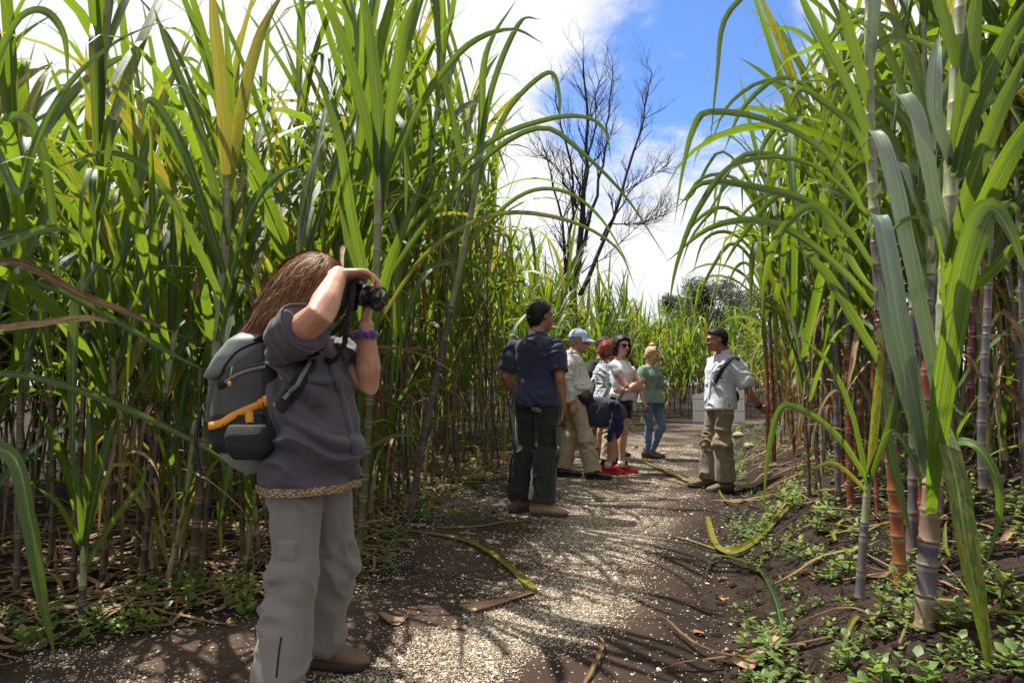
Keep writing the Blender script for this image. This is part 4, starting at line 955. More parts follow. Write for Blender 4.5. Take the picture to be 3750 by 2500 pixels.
# ------------------------------------------------------------------ dead tree, far trees, white panelled wall
def grow(mb, p, d, L, r, lvl, r_, maxl):
    n = 4 if lvl < 2 else 3; C = [p]; rr = [r]; q = p.copy(); v = d.copy()
    for i in range(n):
        v = (v + Vector((r_.uniform(-1, 1), r_.uniform(-1, 1), r_.uniform(-.2, .7))) * (.13 + .05 * lvl)).normalized(); q = q + v * L / n; C.append(q.copy()); rr.append(r * (1 - .5 * (i + 1) / n))
    mb.tube(C, rr, 8 if lvl == 0 else 5 if lvl < 3 else 3, cap=None)
    if lvl >= maxl: return
    for k in range(3 if lvl < 2 else r_.choice([2, 3, 4])):
        i = r_.randint(1, n) if lvl else r_.randint(2, n); ax = v.orthogonal().normalized(); ax = Quaternion(v, r_.uniform(0, 6.28)) @ ax
        nd = (Quaternion(ax, r_.uniform(.3, .8)) @ (C[i] - C[i - 1]).normalized() + Vector((0, 0, .22))).normalized(); grow(mb, C[i], nd, L * r_.uniform(.5, .78), rr[i] * .68, lvl + 1, r_, maxl)
DT = 15.6
b0 = P(2105, 1330, DT); b0.z = H(b0.x, b0.y)
tree = empty('dead_tree', b0, label='bare dead tree with dark branching crown rising behind the cane stand', cat='tree')
tr, br = MB(), MB(); r_ = random.Random(14)
limbs = [([(2105, 1400), (2100, 1100), (2130, 850), (2145, 640), (2150, 420), (2140, 230)], .15, .02), ([(2125, 1080), (2200, 900), (2280, 700), (2340, 500), (2362, 380), (2385, 270)], .075, .014), ([(2090, 1150), (2085, 900), (2100, 700), (2060, 480), (2030, 330)], .07, .013),
         ([(2065, 1400), (2060, 1100), (2070, 900), (2030, 700), (1985, 520)], .09, .012), ([(2140, 900), (2200, 640), (2230, 430), (2245, 260)], .06, .012), ([(2200, 880), (2310, 700), (2390, 640), (2440, 610)], .03, .006), ([(2130, 1000), (2240, 920), (2330, 830), (2420, 780)], .02, .004), ([(2110, 760), (2040, 620), (1975, 560)], .04, .008), ([(2230, 820), (2320, 820), (2420, 800)], .025, .006), ([(2140, 650), (2180, 450), (2190, 300)], .04, .008)]
for li, (l, r0, r1) in enumerate(limbs):
    C = [c - b0 for c in spline([P(x, y, DT + .25 * math.sin(li * 2.1) * i) for i, (x, y) in enumerate(l)], 14)]
    for i in range(1, 14): C[i] = C[i] + Vector((r_.uniform(-1, 1), r_.uniform(-1, 1), 0)) * .045
    if li in (0, 3): C[0].z = -.1
    tg = tr if li in (0, 3) else br; tg.tube(C, [0.9 * (r0 + (r1 - r0) * (i / 13) ** .7) for i in range(14)], 8, cap=None)
    for i in range(4 if r0 > .05 else 3, 14):
        for _ in range(r_.choice([2, 2, 3])):
            d = (C[i] - C[i - 1]).normalized(); ax = Quaternion(d, r_.uniform(0, 6.28)) @ d.orthogonal().normalized()
            nd = (Quaternion(ax, r_.uniform(.4, .95)) @ d + Vector((0, 0, .25))).normalized(); grow(br, C[i], nd, r_.uniform(.4, .85), max(.008, (r0 + (r1 - r0) * (i / 13) ** .7) * .4), 2, r_, 4)
add('trunk', tr.mesh('trunk', [M['bark_dead']]), tree); add('branches', br.mesh('branches', [M['bark_dead']]), tree)
def leafy_tree(x, y, h, rad, seed, label, group):
    r_ = random.Random(seed); o = empty('leafy_tree', (x, y, 0), label=label, cat='tree', group=group); t = MB(); c = MB()
    t.tube([(0, 0, -.3), (.1, 0, h * .3), (0, .1, h * .45), (.1, .1, h * .6)], [.16, .12, .08, .02], 8, cap=None); cl = []
    for k in range(70):
        a = r_.uniform(0, 6.28); zz_ = h * r_.uniform(.3, 1.0); q = rad * math.sin(math.pi * min(1, (zz_ / h - .18) / .9)) ** .7 * math.sqrt(r_.random()); p = Vector((math.cos(a) * q, math.sin(a) * q, zz_)); cl.append(p)
        if k % 3 == 0: t.tube([(0, 0, zz_ * .65), p * .5 + Vector((0, 0, zz_ * .35)), p], [.05, .03, .01], 4, cap=None)
    for p in cl:
        s_ = rad * r_.uniform(.16, .30)
        for _ in range(300):
            d = Vector((r_.gauss(0, 1), r_.gauss(0, 1), r_.gauss(0, .75))); d = d.normalized() * s_ * r_.random() ** .4; e = Vector((r_.uniform(-1, 1), r_.uniform(-1, 1), r_.uniform(-1, 1))).normalized(); f = e.orthogonal().normalized(); g = r_.uniform(.04, .09)
            b = p + d; c.add([b - e * g, b + f * g * .5, b + e * g, b - f * g * .5], [(0, 1, 2, 3)])
    add('trunk', t.mesh('trunk', [M['bark']]), o); add('crown', c.mesh('crown', [M['tree_leaf']], False), o)
q = P(2610, 1300, 30); leafy_tree(q.x, q.y, 5.9, 2.2, 1, 'dark evergreen tree beyond the canes with a ragged tall crown', None)
q = P(2500, 1300, 33); leafy_tree(q.x, q.y, 5.6, 1.7, 2, 'lower dark tree beyond the canes beside the ragged tall one', None)
q = P(2740, 1300, 34); leafy_tree(q.x, q.y, 5.9, 2.4, 3, 'wide dark tree beyond the canes above the head of the guide', None)
q = P(2280, 1300, 36); leafy_tree(q.x, q.y, 5.0, 1.6, 4, 'small dark tree beyond the canes near the dead tree', None)
# white panelled structure at the bend
wl = empty('white_panel_wall', label='low white panelled wall with dark joints where the path bends', cat='wall')
p0 = P(2538, 1560, 17.6); p0.z = H(p0.x, p0.y); wl.location = p0; wl.rotation_euler = (0, 0, R(-14))
for r in range(3):
    for c in range(3):
        w_, h_ = .46, .33; mb = MB(); top = .10 if r == 2 else 0
        x0, x1 = c * w_ + .008, (c + 1) * w_ - .008; z0, z1 = r * h_ + .008, (r + 1) * h_ - .008; vs = []
        sl = [.62, .9, 1, 1, .95, .9]
        for y_ in (0, .04): vs += [(x0, y_, z0), (x1, y_, z0), (x1, y_, z1 if r < 2 else z0 + (z1 - z0) * sl[c]), (x0, y_, z1 if r < 2 else z0 + (z1 - z0) * (sl[c - 1] if c else .3))]
        mb.add(vs, [(0, 1, 2, 3), (5, 4, 7, 6), (0, 4, 5, 1), (1, 5, 6, 2), (2, 6, 7, 3), (3, 7, 4, 0)]); add('panel', mb.mesh('panel', [M['white_panel']], False), wl)
mb = MB(); mb.box((.69, .055, .36), (.69, .012, .36)); add('backing', mb.mesh('backing', [M['panel_frame']], False), wl)
# ------------------------------------------------------------------ people
DG = None
def remesh(mb, voxel, smooth=4, factor=.5):
    me = mb.mesh('tmp'); o = bpy.data.objects.new('tmp', me); COL.objects.link(o)
    m1 = o.modifiers.new('r', 'REMESH'); m1.mode = 'VOXEL'; m1.voxel_size = voxel
    if smooth: m2 = o.modifiers.new('s', 'SMOOTH'); m2.iterations = smooth; m2.factor = factor
    dg = bpy.context.evaluated_depsgraph_get(); dg.update()
    res = bpy.data.meshes.new_from_object(o.evaluated_get(dg)); bpy.data.objects.remove(o); bpy.data.meshes.remove(me)
    res.polygons.foreach_set('use_smooth', np.full(len(res.polygons), True)); return res
def displace(me, fn):
    """fn(co, normal) -> offset along the normal"""
    nrm = np.zeros(len(me.vertices) * 3, np.float32); me.vertex_normals.foreach_get('vector', nrm); nrm = nrm.reshape(-1, 3)
    co = np.zeros(len(me.vertices) * 3, np.float32); me.vertices.foreach_get('co', co); co = co.reshape(-1, 3)
    for i in range(len(co)):
        d = fn(co[i], nrm[i])
        if d: co[i] = co[i] + (nrm[i] * d if not isinstance(d, np.ndarray) else d)
    me.vertices.foreach_set('co', co.ravel()); me.update()
def part(name, me, parent, mt):
    me.transform(Matrix.Translation(-parent.location)); me.materials.clear(); me.materials.append(mt)
    return add(name, me, parent)
def child(name, me, par_part, mt):
    """sub-part: its parent part already sits at the thing's origin"""
    root = par_part.parent; me.transform(Matrix.Translation(-root.location)); me.materials.clear(); me.materials.append(mt)
    return add(name, me, par_part)
def folds(seed, amp=.008, a=(0, 0, 1), f1=30.0, f2=5.0, amp2=.006):
    A_ = Vector(a).normalized(); B_ = A_.orthogonal().normalized(); C_ = A_.cross(B_); off = Vector((seed * 3.1, seed * 1.7, 0))
    A_, B_, C_ = [np.array(v) for v in (A_, B_, C_)]
    def fn(co, n):
        x, y, z = co @ A_, co @ B_, co @ C_
        wv = noise.noise((x * 4 + seed, y * 4, z * 4)); wv2 = noise.noise((x * 5, y * 5 + seed, z * 5 + 7))
        q = noise.noise((x * f1 * .62 + off.x + 1.6 * wv, y * f2 + off.y + wv2, z * f2 + wv)); q2 = noise.noise((x * f1 * .3 + off.x + 9, y * f2 * 1.6 + off.y, z * f2 * 1.6 + 4))
        gate = max(0.0, min(1.0, .55 + 1.3 * wv2))
        return gate * amp * max(-.55, .8 - 2.4 * abs(q)) + amp2 * q2
    return fn
MALE = [(-.16, .10, .085, 0), (-.06, .160, .115, -.01), (.08, .165, .118, -.008), (.25, .152, .108, .005), (.45, .158, .110, .008), (.65, .176, .120, .008), (.78, .172, .112, 0), (.90, .132, .088, -.008), (1.0, .070, .066, -.005)]
FEM = [(-.16, .10, .09, 0), (-.06, .165, .118, -.012), (.08, .168, .115, -.008), (.27, .135, .095, .004), (.45, .140, .102, .01), (.65, .152, .122, .022), (.78, .150, .105, .008), (.90, .115, .08, -.004), (1.0, .060, .056, -.004)]
class Pose:
    def __init__(s, base, fwd, h, ov=None, head_fwd=None, shift=None):
        s.k = h / 1.75; s.hk = s.k * 1.12; s.f = Vector((fwd[0], fwd[1], 0)).normalized(); s.r = Vector((s.f.y, -s.f.x, 0)); s.base = Vector(base)
        J = {'pel': (0, 0, .95), 'neck': (0, -.01, 1.475), 'head': (0, .025, 1.628)}
        for sd, n in ((1, 'R'), (-1, 'L')):
            J.update({n + 'sh': (sd * .166, -.012, 1.388), n + 'el': (sd * .235, -.04, 1.13), n + 'wr': (sd * .245, .05, .885), n + 'hip': (sd * .088, 0, .92), n + 'kn': (sd * .10, .025, .50), n + 'an': (sd * .11, -.02, .085)})
        s.J = {q: s.loc(*v) for q, v in J.items()}
        for q, v in (ov or {}).items(): s.J[q] = v.copy() if isinstance(v, Vector) else s.loc(*v)
        if shift:
            for q in s.J:
                if not isinstance((ov or {}).get(q), Vector): s.J[q] = s.J[q] + Vector(shift) * (0 if 'an' in q else .5 if 'kn' in q else 1)
        hf = Vector(head_fwd) if head_fwd else s.f.copy(); s.hf = hf.normalized(); s.hu = Vector((0, 0, 1)); s.hr = s.hf.cross(s.hu).normalized(); s.hu = s.hr.cross(s.hf).normalized()
        s.sh_axis = (s.J['Rsh'] - s.J['Lsh']).normalized(); s.hip_axis = (s.J['Rhip'] - s.J['Lhip']).normalized()
    def loc(s, x, y, z): return s.base + (s.r * x + s.f * y + Vector((0, 0, z))) * s.k
    def hl(s, x, y, z): return s.J['head'] + (s.hr * x + s.hf * y + s.hu * z) * s.hk
    def hrot(s): return Matrix((s.hr, s.hf, s.hu)).transposed()
    def torso(s, mb, prof, infl=0.0, t0=-1, t1=2, n=22, belly=0.0, flare=0.0):
        a, b = s.J['pel'], s.J['neck']; pts = []; d = (b - a)
        for (t, hw, hd, yo) in prof:
            if t < t0 - 1e-6 or t > t1 + 1e-6: continue
            pts.append((t, hw, hd, yo))
        ring = []
        for (t, hw, hd, yo) in pts:
            ax = s.hip_axis.lerp(s.sh_axis, max(0, min(1, t))).normalized(); fw = Vector((0, 0, 1)).cross(ax).normalized()
            bl = belly * math.exp(-((t - .2) / .28) ** 2); fl = flare * max(0, .3 - t)
            ring.append((a + d * t + fw * (yo * s.k + bl * .7), (hw * s.k + infl + bl * .5 + fl, hd * s.k + infl + bl * .6 + fl), ax))
        vs, fs = [], []; up = d.normalized()
        for (p, (ra, rb), ax) in ring:
            fw = Vector((0, 0, 1)).cross(ax).normalized()
            for q in range(n):
                an = 2 * math.pi * q / n; c, sn = math.cos(an), math.sin(an); e = .92
                vs.append(p + ax * ra * math.copysign(abs(c) ** e, c) + fw * rb * math.copysign(abs(sn) ** e, sn))
        for i in range(len(ring) - 1):
            for q in range(n): fs.append((i * n + q, i * n + (q + 1) % n, (i + 1) * n + (q + 1) % n, (i + 1) * n + q))
        fs.append(tuple(reversed(range(n)))); fs.append(tuple((len(ring) - 1) * n + q for q in range(n))); mb.add(vs, fs)
    def arm(s, mb, n, th=1.0, infl=0.0, to=2.0, cap='round', flare=0.0):
        """to: 0 shoulder .. 1 elbow .. 2 wrist"""
        sh, el, wr = s.J[n + 'sh'], s.J[n + 'el'], s.J[n + 'wr']; inn = sh.lerp(s.J['neck'], .5); inn.z = sh.z + .016 * s.k; k = s.k * th
        tab = [(-.2, inn, .034), (0, sh, .050), (.3, sh.lerp(el, .3), .050), (.7, sh.lerp(el, .7), .043), (1.0, el, .040), (1.28, el.lerp(wr, .28), .041), (1.65, el.lerp(wr, .65), .033), (2.0, wr, .025)]
        P_, R_ = [], []
        for t, p, r in tab:
            if t > to: 
                if P_ and last < to: f = (to - last) / (t - last); P_.append(P_[-1].lerp(p, f)); R_.append(R_[-1] + (r * k + infl + flare * to - R_[-1]) * f)
                break
            P_.append(p); R_.append(r * k + infl * (.35 if t < -.1 else .6 if t < .1 else 1) + flare * max(0, t)); last = t
        mb.tube(P_, R_, 14, cap=cap)
    def leg(s, mb, n, th=1.0, infl=0.0, to=2.0, cap='round', wide=0.0):
        hp, kn, an = s.J[n + 'hip'], s.J[n + 'kn'], s.J[n + 'an']; k = s.k * th
        tab = [(-.12, hp + Vector((0, 0, .05 * s.k)), .088), (0.1, hp.lerp(kn, .1), .086), (.45, hp.lerp(kn, .45), .076), (.85, hp.lerp(kn, .85), .060), (1.0, kn, .056), (1.3, kn.lerp(an, .3) - s.f * .012, .056), (1.65, kn.lerp(an, .65), .043), (2.0, an, .037)]
        P_, R_ = [], []
        for t, p, r in tab:
            rr = max(r, wide * (.064 + .006 * max(0, t - 1.2)) if wide and t > .85 else 0) * k + infl
            if t > to:
                f = (to - last) / (t - last); P_.append(P_[-1].lerp(p, f)); R_.append(R_[-1] + (rr - R_[-1]) * f); break
            P_.append(p); R_.append(rr); last = t
        mb.tube(P_, R_, 14, cap=cap)
    def hand(s, mb, n, d, thumb, palm, curl=(.35, .4, .45, .5), size=1.0, thumb_curl=.3, spread=0.0):
        wr = s.J[n + 'wr']; d = Vector(d).normalized(); lat = Vector(thumb); lat = (lat - d * lat.dot(d)).normalized(); pn = Vector(palm); pn = (pn - d * pn.dot(d) - lat * pn.dot(lat)); pn = pn.normalized() if pn.length > .01 else d.cross(lat); k = s.k * size
        mb.tube([wr - d * .02 * k, wr + d * .03 * k, wr + d * .06 * k, wr + d * .092 * k], [(.026 * k, .018 * k), (.033 * k, .017 * k), (.040 * k, .015 * k), (.040 * k, .011 * k)], 12, side=lat, cap='round')
        for i, L in enumerate((.074, .082, .077, .060)):
            q = wr + d * (.088 - .004 * abs(i - 1)) * k + lat * (.031 - .0205 * i) * k; a = 0; C = [q - d * .02 * k, q]; dd = (d + lat * spread * (1.5 - i) * .12).normalized()
            for j, f in enumerate((.45, .32, .23)):
                a += curl[i] * (1.0 if j else .8); C.append(C[-1] + (dd * math.cos(a) + pn * math.sin(a)) * L * f * k)
            mb.tube(C, [.0095 * k, .0095 * k, .0088 * k, .0080 * k, .0068 * k], 8, cap='round')
        t0 = wr + d * .025 * k + lat * .024 * k; td = (d * .62 + lat * .68 + pn * .30).normalized(); t1 = t0 + td * .042 * k; td2 = (td + d * thumb_curl + pn * thumb_curl * .6 - lat * thumb_curl * .5).normalized()
        mb.tube([t0 - td * .01, t0, t1, t1 + td2 * .032 * k, t1 + td2 * .055 * k], [.013 * k, .0135 * k, .0105 * k, .0100 * k, .0075 * k], 8, cap='round')
    def head(s, mb, jaw=1.0, fem=False):
        rot = s.hrot(); k = s.hk; E = lambda c, r: mb.ell(s.hl(*c), tuple(q * k for q in r), rot)
        E((0, -.012, .030), (.074, .094, .084)); E((0, .020, -.030), (.062 * jaw, .072, .085)); E((0, .050, -.082), (.034 * jaw, .036, .028)); E((0, .078, .022), (.052, .020, .022)); E((0, .045, -.045), (.054, .048, .05))
        mb.tube([s.hl(0, .090, .022), s.hl(0, .103, 0), s.hl(0, .112, -.020)], [.009 * k, .011 * k, .014 * k], 8, cap='round'); E((-.010, .100, -.024), (.009, .010, .007)); E((.010, .100, -.024), (.009, .010, .007))
        for sx in (-1, 1):
            E((sx * .034, .072, -.022), (.022, .022, .02)); rr = rot @ Matrix.Rotation(sx * .35, 3, 'Z'); mb.ell(s.hl(sx * .076, -.008, -.002), (.008 * k, .020 * k, .031 * k), rr)
        E((0, .092, -.058), (.022, .010, .009))
        nb = s.J['neck']; mb.tube([nb - Vector((0, 0, .05 * k)), nb + Vector((0, 0, .01 * k)), s.hl(0, -.022, -.07), s.hl(0, -.02, -.02)], [(.075 * k, .062 * k), (.062 * k, .060 * k), (.052 * k, .054 * k), (.05 * k, .055 * k)], 14, side=s.hr, cap='round')
    def face_fn(s):
        ey = [np.array(s.hl(sx * .031, .088, .006)) for sx in (-1, 1)]; mo = np.array(s.hl(0, .104, -.058)); hr, hu = np.array(s.hr), np.array(s.hu); k = s.hk
        def fn(co, n):
            d = 0.0
            for e in ey:
                q = ((co - e) ** 2).sum()
                if q < .003: d -= .010 * k * math.exp(-q / (2 * (.013 * k) ** 2))
            v = co - mo; x, z = v @ hr, v @ hu
            if abs(x) < .03 and abs(z) < .02 and (v @ v) < .002: d -= .004 * k * math.exp(-(z / .004) ** 2) * math.exp(-(x / .02) ** 2)
            return d
        return fn
    def hair(s, parent, mt, region, thick=.016, lump=.012, freq=26, n=(44, 30), tufts=260, tl=.03, name='hair', seed=1):
        """region(x, y, z) in unit head directions -> thickness factor (0 = bare)"""
        rot = s.hrot(); k = s.hk; mb = MB(); nu, nv = n; vs, fs = [], []; r_ = random.Random(seed); tu = []
        for j in range(nv + 1):
            th = math.pi * j / nv - math.pi / 2
            for i in range(nu):
                ph = 2 * math.pi * i / nu; u = Vector((math.cos(th) * math.cos(ph), math.cos(th) * math.sin(ph), math.sin(th))); g = region(u.x, u.y, u.z)
                q = Vector((u.x * .076, u.y * .097 - .012, u.z * (.087 if u.z > 0 else .125) + .030)); lm = noise.noise(u * freq * .12 + Vector((seed, 0, 0))) * .6 + noise.noise(u * freq * .4) * .6
                q += u * ((thick * g + lump * lm * g) if g > 0 else -.014)
                vs.append(s.J['head'] + rot @ (q * k)); 
                if g > .5 and r_.random() < tufts / (nu * nv * .5): tu.append((vs[-1], rot @ u))
        for j in range(nv):
            for i in range(nu): fs.append((j * nu + i, j * nu + (i + 1) % nu, (j + 1) * nu + (i + 1) % nu, (j + 1) * nu + i))
        mb.add(vs, fs)
        for p, u in tu:
            d = (u * .25 + Vector((r_.uniform(-1, 1), r_.uniform(-1, 1), r_.uniform(-1, .3)))).normalized(); e = d.orthogonal().normalized(); L = tl * k * r_.uniform(.6, 1.3)
            strip(mb, [p - u * .006, p + d * L * .5 + u * .003, p + d * L + u * .002], [.006 * k, .005 * k, .001], e, 1, 0, False)
        return part(name, mb.mesh('hair'), parent, mt)
def hairline(front=.5, temple=.12, ear=.02, back=-.55, full=1.0):
    tab = [(-1, back), (-.35, back * .8), (-.1, ear - .12), (.12, ear), (.4, temple), (.75, front - .12), (1, front)]
    def fn(x, y, z):
        h = lerpf(y / max(.2, math.sqrt(x * x + y * y)) if abs(z) < .97 else 0, tab); return max(0, min(1, (z - h) / .10)) * full
    return fn
def shoe(parent, an, d, k, upper, sole, name='shoe', boot=.0, lace=None, toe=None, L=.275, ground=None):
    d = Vector((d[0], d[1], 0)).normalized(); lat = Vector((-d.y, d.x, 0)); g0 = ground if ground is not None else H(an.x, an.y) + .008
    heel = Vector((an.x, an.y, g0)) - d * .075 * k; mb = MB(); L *= k
    prof = [(0.02, .026, .040, .052), (.10, .036, .046, .060), (.25, .039, .046, .064), (.42, .040, .042, .060), (.60, .044, .034, .048), (.78, .047, .027, .040), (.92, .040, .022, .034), (1.0, .022, .014, .030)]
    mb.tube([heel + d * L * t + Vector((0, 0, z * k)) for t, hw, hh, z in prof], [(hw * k, hh * k) for t, hw, hh, z in prof], 16, side=lat, cap='round')
    a0 = heel + d * L * .24; mb.tube([a0 + Vector((0, 0, .05 * k)), a0 + Vector((0, 0, .085 * k)) - d * .004, a0 + Vector((0, 0, (.10 + boot) * k)) - d * .008], [(.036 * k, .046 * k), (.035 * k, .045 * k), (.038 * k, .047 * k)], 14, side=lat, cap='flat')
    up = part(name, remesh(mb, .006, 3), parent, upper)
    mb = MB(); vs = []; n = 20
    for z, sc in ((0, .97), (.012, 1.03), (.024, 1.02), (.030, .98)):
        for i in range(n):
            a = 2 * math.pi * i / n; t = .5 - .5 * math.cos(a); hw = lerpf(t, [(0, .012), (.06, .030), (.2, .038), (.45, .036), (.7, .048), (.88, .044), (.97, .025), (1, .010)])
            vs.append(heel + d * (L * (.5 + (t - .5) * 1.04 * sc) + .0) + lat * (hw * k * sc * 1.08 * (1 if math.sin(a) >= 0 else -1)) + Vector((0, 0, z * k)))
    fs = [(r * n + i, r * n + (i + 1) % n, (r + 1) * n + (i + 1) % n, (r + 1) * n + i) for r in range(3) for i in range(n)] + [tuple(reversed(range(n))), tuple(3 * n + i for i in range(n))]
    mb.add(vs, fs); child('sole', mb.mesh('sole'), up, sole)
    if lace:
        mb = MB()
        for q in range(4):
            t = .40 + .07 * q; c = heel + d * L * t + Vector((0, 0, (.108 - .012 * q - .02 * (t > .5)) * k)); mb.tube([c - lat * .024 * k - Vector((0, 0, .010)), c, c + lat * .024 * k - Vector((0, 0, .010))], [.0028] * 3, 5)
        child('lace', mb.mesh('lace'), up, lace)
    return up
def ring_band(parent, name, C, ax, fw, ra, rb, h, mt, n=28, tilt=None, thick=.004):
    mb = MB(); vs = []
    for z, e in ((-h / 2, 0), (-h / 2, thick), (h / 2, thick), (h / 2, 0)):
        for i in range(n): a = 2 * math.pi * i / n; vs.append(C + ax * (ra + e) * math.cos(a) + fw * (rb + e) * math.sin(a) + Vector((0, 0, z)) + (Vector((0, 0, tilt * math.sin(a))) if tilt else Vector()))
    mb.add(vs, [(r * n + i, r * n + (i + 1) % n, ((r + 1) % 4) * n + (i + 1) % n, ((r + 1) % 4) * n + i) for r in range(4) for i in range(n)]); return part(name, mb.mesh(name), parent, mt)
def strap(parent, name, cps, width, mt, sides=None, seg=24, thick=.004, face=None):
    C = spline(cps, seg); mb = MB(); vs = []; fs = []
    for i, p in enumerate(C):
        T = (C[min(i + 1, seg - 1)] - C[max(i - 1, 0)]).normalized(); fc = Vector(face) if face is not None else Vector((0, -1, .2)); s_ = T.cross(fc); s_ = s_.normalized() if s_.length > 1e-4 else T.orthogonal(); nn = s_.cross(T)
        for a, b in ((-1, -1), (1, -1), (1, 1), (-1, 1)): vs.append(p + s_ * width / 2 * a + nn * thick / 2 * b)
    for i in range(seg - 1):
        for q in range(4): fs.append((i * 4 + q, i * 4 + (q + 1) % 4, i * 4 + 4 + (q + 1) % 4, i * 4 + 4 + q))
    fs += [(3, 2, 1, 0), tuple((seg - 1) * 4 + q for q in range(4))]; mb.add(vs, fs); return part(name, mb.mesh(name, (), False), parent, mt)
def face_bits(ps, parent, body, brow, eyes=True, lips=None, lids=.0):
    k = ps.hk; rot = ps.hrot()
    for sx in (-1, 1):
        if eyes:
            mb = MB(); mb.ell(ps.hl(sx * .031, .079, .007), (.013 * k, .009 * k, .0065 * k), rot, 10, 7); e = child('eye', mb.mesh('eye'), body, M['eye_white']); mb = MB(); mb.ell(ps.hl(sx * .030, .0865, .0065), (.0055 * k, .003 * k, .0055 * k), rot, 8, 6); e2 = child('iris', mb.mesh('iris'), body, M['eye_dark'])
        mb = MB(); mb.tube([ps.hl(sx * .012, .096, .024), ps.hl(sx * .030, .093, .030), ps.hl(sx * .050, .080, .024)], [(.002 * k, .0035 * k), (.002 * k, .0045 * k), (.001, .002 * k)], 6, cap='flat'); child('eyebrow', mb.mesh('brow'), body, brow)
    mb = MB(); mb.tube([ps.hl(-.024, .092, -.058), ps.hl(-.008, .1025, -.056), ps.hl(.008, .1025, -.056), ps.hl(.024, .092, -.058)], [(.002 * k, .003 * k), (.004 * k, .006 * k), (.004 * k, .006 * k), (.002 * k, .003 * k)], 7, side=ps.hf, cap='round'); child('lips', mb.mesh('lips'), body, lips or M['lips'])
def collar(ps, parent, mt, h=.045, r=(.072, .068), open_=.5, name='collar', infl=0.0):
    """folded shirt collar, open at the throat"""
    mb = MB(); n = 26; vs = []; nb = ps.J['neck']; fw = Vector((0, 0, 1)).cross(ps.sh_axis).normalized(); k = ps.k
    for z, e in ((.000, .012), (.022, .006), (h, .010), (h - .004, .020), (-.004, .034), (-.012, .030)):
        for i in range(n + 1):
            a = math.pi / 2 + open_ * .5 + (2 * math.pi - open_) * i / n; dip = -.030 * max(0, math.sin(a)) ** 2; tip = -.022 * max(0, 1 - min(i, n - i) / 3.0) if e > .015 else 0
            vs.append(nb + ps.sh_axis * (r[0] + e + infl) * k * math.cos(a) + fw * (r[1] + e + infl) * k * math.sin(a) + Vector((0, 0, (z + dip + tip - .012) * k)))
    m = n + 1; mb.add(vs, [(q * m + i, q * m + i + 1, (q + 1) * m + i + 1, (q + 1) * m + i) for q in range(5) for i in range(n)]); return part(name, mb.mesh(name), parent, mt)
from mathutils.bvhtree import BVHTree
class Snap:
    """finds the surface of a garment along a picture ray"""
    def __init__(s, *objs):
        V, Fc = [], []
        for o in objs:
            off = o.parent.location if o.parent else Vector(); b = len(V); V += [v.co + off for v in o.data.vertices]; Fc += [tuple(b + q for q in p.vertices) for p in o.data.polygons]
        s.t = BVHTree.FromPolygons(V, Fc)
    def __call__(s, px, py, lift=.004):
        v = cam_ray(px, py).normalized(); h = s.t.ray_cast(Vector((0, 0, CAMZ)), v); s.n = h[1] if h[0] else -v
        return (h[0] + h[1] * lift) if h[0] else None
    def line(s, pts, lift=.004, seg=24):
        C = spline([Vector((x, y, 0)) for x, y in pts], seg); L = [(s(c.x, c.y, lift), s.n.copy()) for c in C]; return [q for q in L if q[0] is not None]
    def band(s, parent, name, pts, width, mt, lift=.004, seg=24, sub=None, thick=.004, side=None):
        L = s.line(pts, lift, seg)
        if len(L) < 3: print('SNAP MISS', name); return None
        mb = MB(); vs = []; m = len(L)
        for i, (p, nn) in enumerate(L):
            T = (L[min(i + 1, m - 1)][0] - L[max(i - 1, 0)][0]).normalized(); sd = T.cross(nn).normalized()
            for a, b in ((-.5, -thick), (-.5, 0), (0, thick * .25), (.5, 0), (.5, -thick)): vs.append(p + sd * width * a + nn * b)
        mb.add(vs, [(i * 5 + q, i * 5 + q + 1, i * 5 + 6 + q, i * 5 + 5 + q) for i in range(m - 1) for q in range(4)])
        return part(name, mb.mesh(name), parent, mt) if sub is None else child(name, mb.mesh(name), sub, mt)
    def patch(s, name, quad, mt, sub, lift=.005, n=10, puff=.006):
        """cloth patch (pocket) between four picture corners, clinging to the surface"""
        mb = MB(); vs = []; ok = True; q = [Vector((x, y, 0)) for x, y in quad]
        for j in range(n + 1):
            for i in range(n + 1):
                u, v = i / n, j / n; c = q[0].lerp(q[1], u).lerp(q[3].lerp(q[2], u), v); e = min(u, 1 - u, v, 1 - v); p = s(c.x, c.y, lift * (0 if e == 0 else 1) + puff * min(1, e * 4) - (.004 if e == 0 else 0))
                if p is None: print('PATCH MISS', name); return
                vs.append(p)
        m = n + 1; mb.add(vs, [(j * m + i, j * m + i + 1, (j + 1) * m + i + 1, (j + 1) * m + i) for j in range(n) for i in range(n)]); return child(name, mb.mesh(name), sub, mt)
    def button(s, pts, mt, sub, r=.006, name='button'):
        for x, y in pts:
            p = s(x, y, .003)
            if p is not None: mb = MB(); mb.tube([p - s.n * .002, p + s.n * .003], [r, r * .9], 10); child(name, mb.mesh(name), sub, mt)
def person(label): 
    return empty('person', label=label, cat='person')
M['eye_white'] = simple('eye_white', (.55, .52, .48), .3, .02); M['eye_dark'] = simple('eye_dark', (.03, .02, .015), .2, .02); M['lips'] = skin('lips', (.32, .12, .10))
M['black_plastic'] = simple('black_plastic', (.012, .012, .013), .38, .1, 60, .1, .5); M['lens_black'] = simple('lens_black', (.010, .010, .012), .32, .08, 50, .05, .5)
M['black_cloth'] = cloth('black_cloth', (.012, .011, .012)); M['black_rubber'] = simple('black_rubber', (.014, .013, .013), .7, .2, 40, .2)
M['glass_dark'] = simple('dark_lens', (.008, .007, .010), .08, .02, 5, 0, .8)
